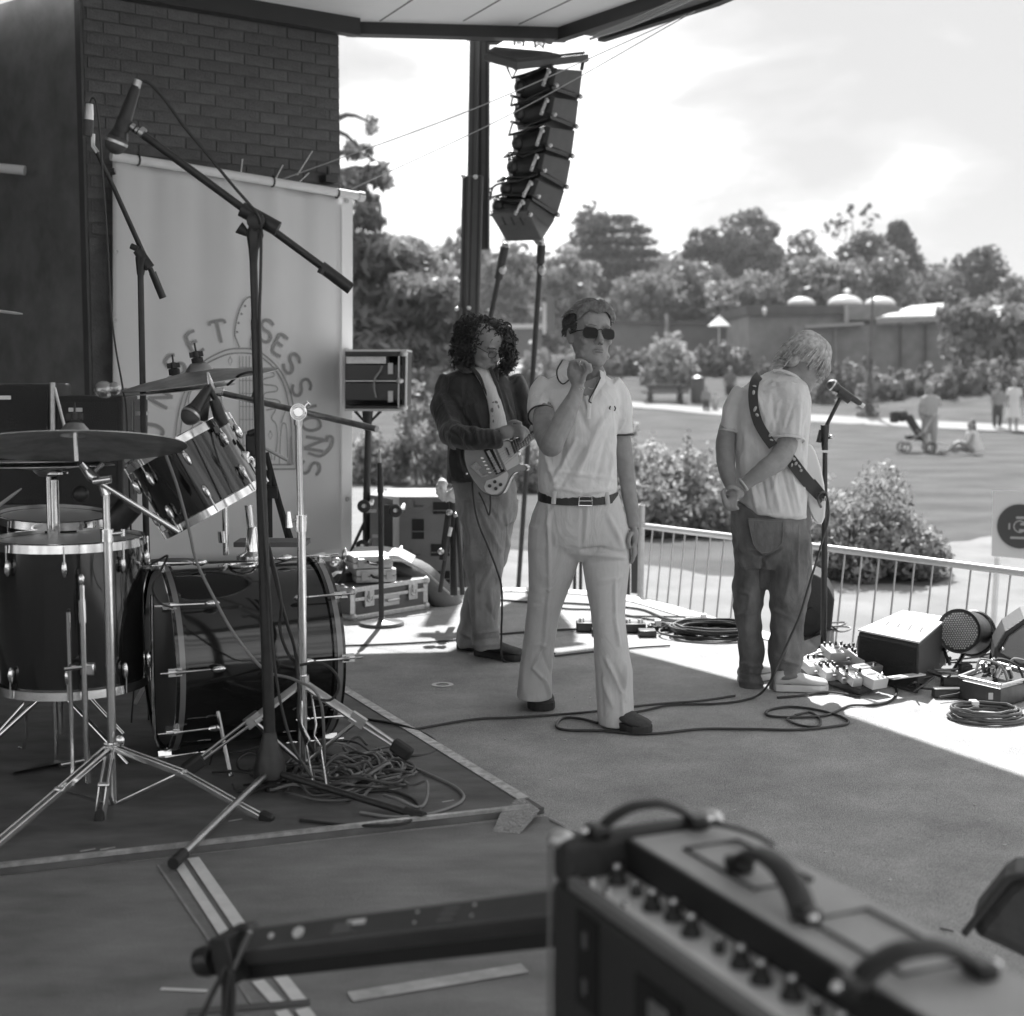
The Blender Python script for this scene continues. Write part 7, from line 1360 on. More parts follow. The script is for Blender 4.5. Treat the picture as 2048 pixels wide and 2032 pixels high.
shoe(m2_, G(953, 1310), G(1046, 1323), .11, MOC, SOL, .105, sh=.026); shoe(m2_, G(915, 1298), G(985, 1302), .10, MOC, SOL, .10, sh=.026)
# his guitar: held, so a thing of its own
gt_ = thing('electric_guitar', P(965, 940, 7.2), 'two tone semi hollow guitar with pale scratch plate held by the curly haired man', 'guitar'); dg_ = 7.20
def gp(x, y, o=0): u, v = 860 + .24 * x, 580 + .24 * y; return P(u, v, dg_ - o + (v - 920) * .0006)
out_ = [(278, 1300), (292, 1258), (330, 1232), (390, 1236), (450, 1262), (520, 1285), (590, 1268), (650, 1250), (675, 1270), (690, 1330), (735, 1362), (745, 1450), (790, 1458), (812, 1480), (800, 1508), (745, 1512), (700, 1530), (668, 1575), (648, 1620), (610, 1690), (560, 1720), (510, 1715), (440, 1690), (370, 1610), (310, 1510), (280, 1400)]
op = [Vector((x, y, 0)) for x, y in out_]; op = smoothpath(op + [op[0]], 4)[:-1]
BOD = mat('guitar_maple_lacquer', .36, .15, var=.15, vscale=5, coat=.8); BODD = mat('guitar_dark_edge', .09, .2, coat=.8)
part(gt_, 'body', BODD, lambda b: b.prism([gp(p.x, p.y) for p in op], (.015, .05, 0)), angle=35, bevel=.004)
cx2, cy2 = 500, 1470; part(gt_, 'top', BOD, lambda b: b.prism([gp(cx2 + (p.x - cx2) * .955, cy2 + (p.y - cy2) * .955, .003) for p in op], (0, .004, 0)), smooth=False)
PG = mat('scratch_plate', .72, .3)
part(gt_, 'scratch_plate', PG, lambda b: b.prism([gp(x, y, .008) for x, y in ((470, 1590), (560, 1560), (640, 1510), (655, 1540), (640, 1600), (600, 1670), (560, 1700), (510, 1705), (465, 1680), (450, 1640))], (0, .003, 0)), smooth=False)
part(gt_, 'scratch_plate', PG, lambda b: b.prism([gp(x, y, .008) for x, y in ((548, 1300), (620, 1262), (660, 1262), (735, 1362), (742, 1450), (640, 1505), (600, 1420))], (0, .003, 0)), smooth=False)
for x, y in ((497, 1632), (540, 1598), (588, 1622), (548, 1655)): part(gt_, 'knob', KN, lambda b: b.lathe(gp(x, y, .011), (0, -1, .05), [(.0095, 0), (.0085, .01), (.002, .011)], 12))
for q in (((445, 1335), (520, 1300), (625, 1510), (550, 1540)),): part(gt_, 'pickup_plate', KN, lambda b: b.prism([gp(x, y, .010) for x, y in q], (0, .004, 0)), smooth=False)
for q in (((470, 1345), (495, 1333), (590, 1515), (565, 1528)), ((520, 1320), (532, 1314), (612, 1490), (600, 1497))): part(gt_, 'pickup_cover', CHROME, lambda b: b.prism([gp(x, y, .014) for x, y in q], (0, .004, 0)), smooth=False)
part(gt_, 'pickup', CHROME, lambda b: b.prism([gp(x, y, .013) for x, y in ((622, 1310), (645, 1300), (678, 1385), (655, 1398))], (0, .005, 0)), smooth=False); part(gt_, 'pickup_bar', KN, lambda b: b.prism([gp(x, y, .015) for x, y in ((631, 1318), (640, 1313), (665, 1378), (657, 1383))], (0, .002, 0)), smooth=False)
part(gt_, 'tailpiece', CHROME, lambda b: (b.prism([gp(x, y, .012) for x, y in ((335, 1470), (385, 1430), (430, 1480), (400, 1500), (440, 1545), (480, 1535), (485, 1550), (430, 1562))], (0, .004, 0)),), smooth=False)
part(gt_, 'bridge', CHROME, lambda b: [b.box(gp(435 + 16 * k, 1400 + 30 * k, .016), (.014, .008, .006)) for k in range(5)], smooth=False)
part(gt_, 'neck', mat('guitar_neck_wood', .2, .4), lambda b: b.prism([gp(x, y, .006) for x, y in ((672, 1270), (1000, 1105), (1010, 1135), (705, 1365))], (0, .022, 0)), smooth=False)
part(gt_, 'fingerboard', mat('dark_fingerboard', .05, .4), lambda b: b.prism([gp(x, y, .012) for x, y in ((665, 1266), (1000, 1102), (1012, 1134), (702, 1368))], (0, .006, 0)), smooth=False)
for k in range(9): f_ = k / 9; f_ = f_ * .55; a0 = Vector((668, 1268, 0)).lerp(Vector((1000, 1104, 0)), f_); a1 = Vector((702, 1366, 0)).lerp(Vector((1010, 1134, 0)), f_); part(gt_, 'fret', CHROME, lambda b: b.cyl(gp(a0.x, a0.y, .0135), gp(a1.x, a1.y, .0135), .0016, 6))
for k in range(6): part(gt_, 'string', CHROME, lambda b: b.cyl(gp(445 + 14 * k, 1440 + 22 * k, .02), gp(1003 + 1.5 * k, 1108 + 4 * k, .016), .0007, 4))
part(gt_, 'strap', mat('black_guitar_strap', .03, .5), lambda b: (b.tube([gp(235, 1260, -.02), gp(250, 1400, -.02), gp(290, 1520, .0), gp(320, 1570, -.01)], .014, 8, smooth=3, flat=.3), ))
part(gt_, 'strap_button', CHROME, lambda b: b.ell(gp(306, 1530, .01), .007, .007, .007))
cable([P(u, v, d) for u, v, d in ((945, 948, 7.3), (946, 985, 7.28), (955, 1040, 7.26), (975, 1090, 7.26), (994, 1140, 7.26), (1003, 1175, 7.3), (1004, 1230, 7.36), (1003, 1265, 7.40))] + [G(1008, 1322, .01), G(1060, 1312, .008), G(1110, 1307, .008)], .0055, CABLE, 'black guitar lead running down the guitarist\'s leg to the floor', group='guitar leads')
cable([P(958, 985, 7.3), P(970, 1010, 7.26), P(978, 1030, 7.26), P(981, 1010, 7.26), P(980, 985, 7.28)], .004, CABLE, 'short loop of lead hanging below the semi hollow guitar', group='guitar leads')
# gloves on a small tripod behind him
gv = thing('tripod_stand', (P(890, 1180, 8.6).x, 8.6, 0), 'folded black stand beside the guitarist with pale work gloves stuck on top', 'stand', None)
part(gv, 'tube', BLACK, lambda b: (b.tube([P(905, 985, 8.6), P(908, 1190, 8.6)], .022, 10), b.tube([P(903, 1030, 8.6), P(880, 1185, 8.5)], .013, 8), b.tube([P(915, 1030, 8.6), P(925, 1190, 8.5)], .014, 8), b.tube([P(897, 1030, 8.58), P(885, 1120, 8.5)], .02, 8, flat=.4))); part(gv, 'label', WHITE, lambda b: b.tube([P(902, 1055, 8.52), P(898, 1072, 8.5)], .011, 6))
part(gv, 'knob', STEEL, lambda b: (b.ell(P(899, 1025, 8.55), .02, .02, .02), b.ell(P(911, 1030, 8.55), .015, .015, .015), b.ell(P(882, 1103, 8.5), .02, .02, .02)))
gm = MB(); gm.ell(P(884, 970, 8.55), .036, .04, .042); gm.ell(P(901, 990, 8.5), .03, .03, .04)
for k, (u0, v0, u1, v1) in enumerate(((874, 975, 880, 997), (882, 980, 888, 1002), (892, 985, 895, 1005), (906, 975, 903, 1000), (910, 985, 909, 1003))): gm.tube([P(u0, v0, 8.5), P(u1, v1, 8.48)], [.014, .011], 8)
gm.ell(P(905, 1000, 8.5), .022, .02, .014); me = remesh(gm, .006, 2); sculpt(me, noise=.003, nscale=60); tag(link_mesh('work_gloves', me, mat('pale_glove_leather', .55, .7, bump=.3, bscale=80), angle=180), 'pair of pale work gloves bunched on top of the stand beside the guitarist', 'gloves')
# ---------- bowed blond singer ----------
D3 = 6.85
m3 = thing('person', (P(1540, 1380, D3).x, D3, 0), 'blond man in pale tee and dark jeans, head bowed, hands clasped behind his back', 'person')
f3 = Vector((.78, .22, -.58)); u3 = Vector((.55, .12, .82))
hb, T, AX = head_mb(P(1612, 728, 6.93), f3, u3, 1.0)
limb(hb, [P(1600, 738, 6.93), P(1580, 757, 6.92), P(1562, 778, 6.92)], [.056, .062, .075], smooth=4)
limb(hb, [P(1461, 848, 6.88), P(1452, 880, 6.84), P(1451, 915, 6.80), P(1456, 950, 6.74), P(1464, 978, 6.69)], [.046, .046, .045, .038, .026], smooth=5)
limb(hb, [P(1576, 860, 6.82), P(1570, 895, 6.72), P(1556, 920, 6.66), P(1530, 938, 6.62), P(1503, 958, 6.62), P(1484, 972, 6.62)], [.056, .054, .050, .044, .034, .027], smooth=5)
hb.ell(P(1470, 988, 6.60), .044, .028, .030); hb.ell(P(1458, 996, 6.63), .036, .026, .034)
for k in range(4):
    finger(hb, [P(1462 + 6 * k, 1000 - 3 * k, 6.59), P(1452 + 7 * k, 1002 - 2 * k, 6.565), P(1450 + 7 * k, 1012, 6.565), P(1458 + 6 * k, 1020 - k, 6.58)], .0105, .0085)
    finger(hb, [P(1450 - 1 * k, 978 + 6 * k, 6.58), P(1444 + 1 * k, 986 + 6 * k, 6.56), P(1450 + 2 * k, 994 + 6 * k, 6.56)], .0095, .008)
finger(hb, [P(1478, 980, 6.58), P(1466, 974, 6.56), P(1455, 976, 6.56)], .0115, .009)
me = remesh(hb, .0052, 2); sculpt(me, noise=.0006, nscale=50); sk3 = link_mesh('body', me, SKIN2, m3, angle=180)
part(sk3, 'wristband', mat('pale_wristband', .5, .5), lambda b: b.tube(ringp(P(1487, 969, 6.62), P(1503, 958, 6.62) - P(1484, 972, 6.62), .031), .0045, 6, closed=True))
BLO = mat('blond_hair', .5, .4, var=.4, vscale=50, detail=3, transl=.15, spec=.6); b = MB(); b.ell(T(0, -.018, .045), .088, .102, .092, 24, 16, AX); b.ell(T(0, -.075, -.02), .062, .038, .05, 18, 10, AX); hc = b.build('hair', BLO, m3)
rs = random.Random(8); b = MB()
for i in range(620):
    a = rs.uniform(-math.pi, math.pi); crown = Vector((rs.gauss(0, .012), -.03 + rs.gauss(0, .012), .142)); dx, dy = math.sin(a), math.cos(a)
    front = dy > .35; L1 = rs.uniform(.85, 1.1)
    zend = (-.01 + rs.gauss(0, .012)) if abs(dx) > .6 else (.015 + rs.gauss(0, .014) if front else (-.03 if dy < -.3 else -.055) + rs.gauss(0, .016))
    ry = .112 if dy > 0 else .118
    pts = [crown, Vector((dx * .058, dy * ry * .62 - .018, .128)), Vector((dx * .088, dy * ry * .93 - .016, .07)), Vector((dx * .095 * L1, dy * ry * L1 - .014 + (.012 if front else -.008), zend))]
    if abs(dx) > .75 and abs(dy) < .5 and rs.random() < .5: pts[-1].z += .035
    b.tube([T(*p) for p in pts], [.002, .0036, .0036, .0012], 4, smooth=3)
for i in range(60): k = rs.uniform(-.05, .05); q = T(k, -.10, -.05 + rs.gauss(0, .015)); b.tube([T(k, -.10, 0), q, q + Vector((-.025 + jit(.01), jit(.02), .004 + jit(.012)))], [.003, .003, .001], 4)
b.build('strands', BLO, hc)
TEE = cloth('pale_grey_tee', .66, bs=500, var=.05); b = MB()
slices(b, [(740, 1548, 1592, 6.93, .13), (750, 1528, 1600, 6.93, .17), (764, 1500, 1610, 6.92, .21), (782, 1480, 1617, 6.90, .24), (806, 1472, 1621, 6.88, .27), (845, 1470, 1619, 6.86, .28), (890, 1470, 1615, 6.85, .28), (940, 1472, 1611, 6.84, .28), (980, 1475, 1610, 6.84, .28), (1005, 1478, 1611, 6.84, .28), (1026, 1490, 1613, 6.84, .27), (1036, 1530, 1614, 6.86, .2)], pw=2.4)
limb(b, [P(1492, 785, 6.89), P(1474, 812, 6.88), P(1463, 845, 6.87), P(1459, 864, 6.86)], [.060, .056, .05, .048], smooth=4)
limb(b, [P(1580, 778, 6.85), P(1580, 812, 6.80), P(1578, 850, 6.76), P(1577, 878, 6.74)], [.085, .082, .072, .070], smooth=4)
me = remesh(b, .0068, 4); sculpt(me, [(1545, 790, 1550, 850, 4, -.007), (1535, 770, 1560, 766, 4, .005), (1530, 782, 1570, 776, 4, .004), (1558, 800, 1545, 860, 5, .005), (1500, 950, 1512, 1012, 6, .007), (1520, 940, 1535, 1018, 5, -.006), (1540, 935, 1560, 1022, 6, .007), (1562, 925, 1585, 1028, 5, -.006), (1580, 930, 1598, 1022, 5, .006), (1490, 860, 1495, 950, 7, .004), (1560, 925, 1545, 980, 5, .005), (1600, 810, 1596, 880, 5, .006), (1590, 800, 1570, 860, 5, -.004), (1505, 800, 1492, 870, 8, -.004), (1510, 780, 1530, 840, 5, .004), (1608, 830, 1606, 900, 3, -.007), (1605, 920, 1603, 1000, 4, .006)], noise=.0032, nscale=17, seed=15)
te3 = link_mesh('t_shirt', me, TEE, m3, angle=180)
part(te3, 'sleeve_hem', TEE, lambda b: b.tube(ringp(P(1577, 880, 6.735), P(1577, 878, 6.74) - P(1578, 850, 6.76), .0735), .0055, 6, closed=True))
part(te3, 'sleeve_hem', TEE, lambda b: b.tube(ringp(P(1459, 865, 6.86), P(1459, 864, 6.86) - P(1463, 845, 6.87), .051), .0045, 6, closed=True))
part(te3, 'neck_rib', TEE, lambda b: b.tube([P(1547, 742, 6.86), P(1565, 742, 6.84), P(1590, 752, 6.85), P(1606, 768, 6.88)], .008, 8, smooth=4))
DEN3 = cloth('dark_denim', .145, var=.5, vs=8, bs=420, st=(1, 1, .5)); b = MB()
slices(b, [(1012, 1469, 1616, 6.86, .26), (1040, 1467, 1618, 6.86, .28), (1075, 1468, 1620, 6.86, .29), (1110, 1472, 1620, 6.86, .27), (1135, 1474, 1618, 6.86, .24)])
slices(b, [(1080, 1468, 1546, 6.9, .22), (1120, 1470, 1542, 6.9, .22), (1160, 1470, 1535, 6.9, .21), (1200, 1470, 1525, 6.9, .2), (1231, 1470, 1522, 6.9, .19), (1272, 1472, 1523, 6.9, .19), (1320, 1476, 1526, 6.9, .19), (1350, 1477, 1526, 6.9, .19), (1372, 1479, 1524, 6.9, .19)])
slices(b, [(1080, 1540, 1620, 6.84, .23), (1128, 1538, 1621, 6.82, .23), (1160, 1537, 1620, 6.82, .22), (1200, 1540, 1616, 6.82, .21), (1248, 1539, 1607, 6.82, .20), (1300, 1540, 1603, 6.82, .20), (1344, 1542, 1602, 6.82, .20), (1370, 1540, 1598, 6.82, .20), (1386, 1541, 1590, 6.82, .19)])
me = remesh(b, .0075, 4); sculpt(me, [(1500, 1100, 1530, 1115, 5, -.012), (1530, 1115, 1560, 1098, 5, -.010), (1524, 1118, 1528, 1180, 5, -.014), (1478, 1118, 1490, 1140, 5, .010), (1470, 1095, 1480, 1108, 4, -.010), (1478, 1230, 1515, 1222, 5, .007), (1545, 1215, 1590, 1240, 6, .007), (1550, 1310, 1595, 1330, 5, .010), (1545, 1345, 1600, 1338, 4, -.009), (1545, 1360, 1598, 1352, 5, .011), (1480, 1325, 1525, 1335, 5, .010), (1482, 1345, 1528, 1352, 4, -.009), (1485, 1362, 1525, 1366, 4, .009), (1585, 1130, 1570, 1200, 6, .006), (1597, 1060, 1595, 1180, 4, .005), (1500, 1180, 1492, 1260, 6, .006), (1575, 1260, 1570, 1320, 6, .007), (1478, 1180, 1500, 1190, 4, .006)], noise=.0050, nscale=16, seed=18)
jn = link_mesh('jeans', me, DEN3, m3, angle=180)
ST = mat('denim_stitch', .16, .7)
part(jn, 'back_pocket', DEN3, lambda b: b.prism([P(u, v, 6.705) for u, v in ((1495, 1036), (1568, 1040), (1566, 1088), (1545, 1105), (1522, 1108), (1505, 1090))], (0, .012, 0)), smooth=False, bevel=.003)
for pts in ([(1497, 1040), (1566, 1044)], [(1566, 1044), (1564, 1086), (1544, 1102), (1523, 1105), (1507, 1088), (1497, 1040)], [(1597, 1050), (1598, 1110)]): part(jn, 'stitching', ST, lambda b: b.tube([P(u, v, 6.702) for u, v in pts], .0016, 5, smooth=2))
SNK = mat('pale_sneaker', .52, .6, bump=.2, bscale=150); SNS = mat('pale_rubber_sole', .6, .5)
shoe(m3, G(1548, 1382), G(1655, 1383), .105, SNK, SNS, .105, sh=.026); shoe(m3, G(1482, 1368), G(1560, 1352), .10, SNK, SNS, .10, sh=.026)
# strap and pale guitar hanging in front of him
g3 = thing('electric_guitar', P(1634, 1050, 7.0), 'cream guitar hanging in front of the bowed singer on a black patterned strap', 'guitar')
STR = mat('black_strap_webbing', .02, .55)
def rib3(pts, w, m, name, par, th=.004):
    q = smoothpath([P(*p) for p in pts], 6); rr = []
    for i, p in enumerate(q):
        t = (q[min(i + 1, len(q) - 1)] - q[max(i - 1, 0)]).normalized(); s = t.cross(Vector((0, -1, 0))).normalized() * (w / 2); n = Vector((0, -th, 0)); rr.append([p - s, p - s + n, p + s + n, p + s])
    b = MB(); b.loft(rr); return b.build(name, m, par, angle=60)
sp1 = [(1519, 750, 6.86), (1510, 762, 6.775), (1506, 785, 6.745), (1508, 815, 6.722), (1516, 845, 6.705), (1530, 870, 6.695), (1546, 892, 6.69)]
sp2 = [(1556, 903, 6.685), (1578, 917, 6.675), (1600, 945, 6.70), (1622, 972, 6.74), (1640, 990, 6.80), (1648, 998, 6.84)]
s1 = rib3(sp1, .044, STR, 'strap', g3); s2_ = rib3(sp2, .056, STR, 'strap', g3)
PR = mat('strap_print', .38, .6)
for (u, v, d, w_, h, ro) in ((1509, 772, 6.745, 4, 2, .2), (1507, 785, 6.738, 3, 5, .1), (1510, 818, 6.712, 3, 6, .4), (1514, 830, 6.704, 4, 3, .8), (1541, 870, 6.685, 3, 5, .8), (1543, 880, 6.685, 4, 2, .3), (1588, 918, 6.66, 4, 3, .7), (1592, 927, 6.668, 3, 4, .5), (1599, 933, 6.68, 5, 2, .9), (1584, 930, 6.665, 2, 4, .2), (1602, 941, 6.69, 3, 3, .4)):
    part(s1 if v < 900 else s2_, 'strap_motif', PR, lambda b: b.ell(P(u, v, d), w_ * px(6.8), .0035, h * px(6.8), 8, 6, (Vector((math.cos(ro), 0, -math.sin(ro))), Vector((0, 1, 0)), Vector((math.sin(ro), 0, math.cos(ro))))))
part(g3, 'strap_stitch', PR, lambda b: b.tube([P(1612, 975, 6.745), P(1628, 957, 6.745)], .002, 5)); part(g3, 'strap_end', STR, lambda b: b.prism([P(u, v, 6.80) for u, v in ((1612, 978), (1630, 958), (1652, 985), (1648, 998), (1636, 994))], (0, .006, 0)), smooth=False)
CRM = mat('cream_guitar_lacquer', .68, .18, coat=.7)
gl_ = [(1610, 892), (1616, 888), (1624, 890), (1632, 905), (1642, 935), (1649, 970), (1652, 1005), (1650, 1035), (1644, 1049), (1635, 1049), (1626, 1038), (1618, 1020), (1613, 990), (1608, 950)]
part(g3, 'body', CRM, lambda b: b.prism([P(u, v, 6.88) for u, v in gl_], (.03, .30, 0)), angle=30, bevel=.008)
part(g3, 'strap_button', STEEL, lambda b: b.lathe(P(1648, 997, 6.82), (0, -1, 0), [(.012, 0), (.012, .01), (.005, .014)], 14))
cable([P(u, v, d) for u, v, d in ((1642, 1014, 6.86), (1636, 1000, 6.78), (1638, 988, 6.76), (1650, 985, 6.78), (1656, 1005, 6.8), (1656, 1040, 6.8), (1645, 1080, 6.76), (1632, 1125, 6.68), (1615, 1180, 6.62), (1600, 1230, 6.58), (1578, 1280, 6.55), (1560, 1320, 6.5), (1545, 1355, 6.45))] + [G(1520, 1388, .02), G(1480, 1402, .008), G(1420, 1408, .008), G(1340, 1410, .008), G(1270, 1424, .008), G(1215, 1420, .008)], .0055, CABLE, 'black guitar lead falling from the cream guitar behind the singer\'s leg to the floor', group='guitar leads')
# ---------- people and furniture on the lawn ----------
HD = mat('far_hair', .08, .7); 
def far_person(u, vf, vt, label, top, bot, d=None, pose='stand', turn=1, skirt=False, group='people on the lawn', dress=False, long=False):
    g = GT(u, vf) if d is None else Vector((P(u, vf, d).x, d, P(u, vf, d).z)); H = (vf - vt) * px(g.y); o = Vector(g); X = Vector((1, 0, 0)); Q = lambda x, y, z: o + Vector((x * H * turn, y * H, z * H))
    t = thing('person', g, label, 'person', group); b = MB()
    b.ell(Q(0, 0, .935), .058 * H, .065 * H, .072 * H, 14, 10); b.tube([Q(0, 0, .9), Q(0, 0, .8)], .035 * H, 8)
    hip = Q(0, 0, .52); limb(b, [Q(0, 0, .82), Q(0, 0, .7), hip], [.09 * H, .1 * H, .085 * H], 12, 3)
    for k in (-1, 1):
        kx = .05 * k; limb(b, [Q(kx, 0, .5), Q(kx + .01 * k, -.02 * k, .28), Q(kx + .012 * k, .02 * k, .04)], [.06 * H, .042 * H, .026 * H], 10, 3); b.ell(Q(kx + .012 * k, -.03, .025), .026 * H, .055 * H, .024 * H, 10, 6)
        el = Q(.15 * k, 0, .62) if not (pose == 'reach' and k > 0) else Q(-.13, -.05, .60); hd = Q(.13 * k, -.05, .48) if not (pose == 'reach' and k > 0) else Q(-.05, -.12, .55)
        limb(b, [Q(.1 * k, 0, .79), el, hd], [.038 * H, .028 * H, .02 * H], 8, 3); b.ell(hd, .02 * H, .016 * H, .03 * H, 8, 6)
    link_mesh('body', remesh(b, .014 * H, 1), SKIN, t, angle=180)
    b = MB(); b.ell(Q(0, .018, .955), .064 * H, .066 * H, .062 * H, 14, 10)
    if long: b.ell(Q(0, .05, .87), .05 * H, .03 * H, .09 * H, 12, 8)
    b.build('hair', HD, t)
    b = MB()
    if dress: limb(b, [Q(0, 0, .83), Q(0, 0, .7), Q(0, 0, .55), Q(0, 0, .25)], [.09 * H, .108 * H, .10 * H, .14 * H], 14, 3)
    else: limb(b, [Q(0, 0, .835), Q(0, 0, .7), Q(0, 0, .52)], [.095 * H, .11 * H, .105 * H], 14, 3)
    for k in (-1, 1): limb(b, [Q(.09 * k, 0, .8), Q(.13 * k, 0, .68)], [.05 * H, .042 * H], 8, 2)
    link_mesh('top' if not dress else 'dress', remesh(b, .014 * H, 1), mat('far_cloth_%02d' % int(top * 100), top, .85), t, angle=180)
    if not dress:
        b = MB()
        for k in (-1, 1): limb(b, [Q(.045 * k, 0, .54), Q(.06 * k, -.02 * k, .28), Q(.062 * k, .02 * k, .06 if not skirt else .3)], [.075 * H, .052 * H, .042 * H], 10, 3)
        link_mesh('trousers', remesh(b, .014 * H, 1), mat('far_cloth_%02d' % int(bot * 100), bot, .85), t, angle=180)
    return t
far_person(1858, 905, 768, 'woman in pale summer clothes bending slightly toward a pushchair on the lawn', .36, .33, pose='reach', long=True)
far_person(1994, 857, 768, 'person in dark trousers walking on the path at the far right', .2, .05); far_person(2026, 862, 758, 'person in a long white dress walking on the path at the right edge', .62, .6, dress=True, long=True)
far_person(1459, 812, 735, 'standing person in dark clothes left of the singer\'s shoulder', .12, .05, d=67); far_person(1412, 830, 772, 'small dark figure crouching by the path left of the singer', .2, .05, d=60); far_person(1430, 832, 785, 'small pale child by the crouching figure beside the path', .4, .3, d=60)
far_person(1232, 766, 718, 'distant person in dark trousers just right of the sunglasses man\'s neck', .5, .05, d=78)
# seated person
g = GT(1940, 910); t = thing('person', g, 'person in a white top sitting on the grass right of the pushchair', 'person', 'people on the lawn'); s = g.y / 35.0; Q = lambda x, y, z: g + Vector((x, y, z)) * s
b = MB(); b.ell(Q(0, 0, .72), .09, .1, .115); limb(b, [Q(0, 0, .64), Q(.03, 0, .5), Q(.12, 0, .12)], [.05, .13, .16], 12, 3)
for k in (-1, 1): limb(b, [Q(.1, .08 * k, .1), Q(-.3, .1 * k, .16 if k > 0 else .3), Q(-.62, .1 * k, .05)], [.09, .065, .04], 10, 3); b.ell(Q(-.68, .1 * k, .07), .06, .04, .06); limb(b, [Q(.02, .15 * k, .52), Q(-.08, .17 * k, .32), Q(-.22, .08 * k, .28)], [.05, .04, .03], 8, 3)
link_mesh('body', remesh(b, .022, 1), SKIN, t, angle=180); part(t, 'hair', HD, lambda b: (b.ell(Q(.03, .02, .76), .10, .105, .105), b.ell(Q(.08, .0, .62), .06, .06, .12)))
b = MB(); limb(b, [Q(.0, 0, .58), Q(.04, 0, .45), Q(.14, 0, .08)], [.12, .16, .19], 12, 3); link_mesh('top', remesh(b, .022, 1), mat('far_cloth_62', .62, .85), t, angle=180)
# pushchair
g = GT(1835, 905); t = thing('pushchair', g, 'dark pushchair with small wheels parked on the lawn left of the pale woman', 'pushchair'); Q = lambda x, y, z: g + Vector((x, y, z))
for x, y in ((-.35, -.2), (-.35, .2), (.3, -.2), (.3, .2), (.95, -.1)):
    w_ = part(t, 'wheel', RUBBER, lambda b: b.torus(Q(x, y, .14), (0, 1, 0), .12, .022, 20, 6)); part(w_, 'hub', STEEL, lambda b: b.cyl(Q(x, y - .02, .14), Q(x, y + .02, .14), .03, 8))
part(t, 'frame', STEEL, lambda b: [b.tube([Q(-.4, y, .2), Q(.1, y, .55), Q(.35, y, .98), Q(.45, y, 1.02)], .014, 8) for y in (-.2, .2)] + [b.tube([Q(.3, y, .14), Q(-.1, y, .6)], .012, 8) for y in (-.2, .2)] + [b.cyl(Q(.45, -.2, 1.02), Q(.45, .2, 1.02), .014, 8), b.tube([Q(.3, -.1, .3), Q(.95, -.1, .14)], .014, 8)])
part(t, 'seat', mat('pushchair_fabric', .03, .8), lambda b: (b.hexa([Q(-.3, -.18, .35), Q(.12, -.18, .3), Q(.12, .18, .3), Q(-.3, .18, .35)], [Q(-.3, -.18, .45), Q(.1, -.18, .42), Q(.1, .18, .42), Q(-.3, .18, .45)]), b.hexa([Q(0, -.18, .4), Q(.15, -.18, .4), Q(.15, .18, .4), Q(0, .18, .4)], [Q(-.38, -.18, .95), Q(-.22, -.18, 1.0), Q(-.22, .18, 1.0), Q(-.38, .18, .95)])), bevel=.03)
part(t, 'hood', MATS['pushchair_fabric'], lambda b: b.ell(Q(-.42, 0, .95), .16, .2, .16)); part(t, 'bag', MATS['pushchair_fabric'], lambda b: b.box(Q(-.62, 0, .92), (.2, .25, .3)), bevel=.05)
# picnic tables
WOOD = mat('weathered_wood', .06, .8, var=.3, vscale=6, stretch=(.3, 3, 3))
def picnic(u, v, d, lab):
    c = P(u, v, d); c.z = tz(c.x, d); t = thing('picnic_table', c, lab, 'picnic table', 'picnic tables'); Q = lambda x, y, z: c + Vector((x, y, z))
    for k in range(5): part(t, 'top_plank', WOOD, lambda b: b.box(Q(0, -.3 + .15 * k, .74), (1.9, .135, .06)), smooth=False)
    for s in (-1, 1):
        for k in (0, 1): part(t, 'bench_plank', WOOD, lambda b: b.box(Q(0, s * (.62 + .14 * k), .44), (1.9, .125, .07)), smooth=False)
        for y in (-1, 1): part(t, 'leg', WOOD, lambda b: b.tube([Q(s * .65, y * .22, .72), Q(s * .65, y * .68, .02)], .075, 4), smooth=False)
        part(t, 'cross_beam', WOOD, lambda b: b.box(Q(s * .65, 0, .40), (.05, 1.5, .09)), smooth=False)
picnic(1330, 800, 64, 'wooden picnic table with attached benches between the man in sunglasses and the singer'); picnic(1690, 790, 66, 'dark picnic table by the flower bed right of the singer\'s head'); picnic(1000, 745, 84, 'faint picnic table far off left of the man in sunglasses')
for u, v, lab in ((1395, 806, 'dark round topped litter bin beside the nearer picnic table'),):
    c = P(u, v, 64); c.z = tz(c.x, 64); t = thing('litter_bin', c, lab, 'bin'); part(t, 'body', mat('bin_dark', .06, .6), lambda b: b.lathe(c, UPZ, [(.28, 0), (.3, .1), (.3, .95), (.26, 1.0)], 20)); part(t, 'lid', BLACK, lambda b: b.lathe(c + UPZ * 1.0, UPZ, [(.31, 0), (.3, .08), (.02, .2)], 20))
t = thing('parasol', P(1385, 745, 74), 'small flat white parasol top showing over the shrubs near the picnic table', 'parasol'); part(t, 'canopy', WHITE, lambda b: b.lathe(P(1385, 741, 74), UPZ, [(.8, 0), (.8, .03), (.05, .24)], 8)); part(t, 'pole', WHITE, lambda b: b.cyl(P(1385, 762, 74), P(1385, 740, 74), .03, 8))
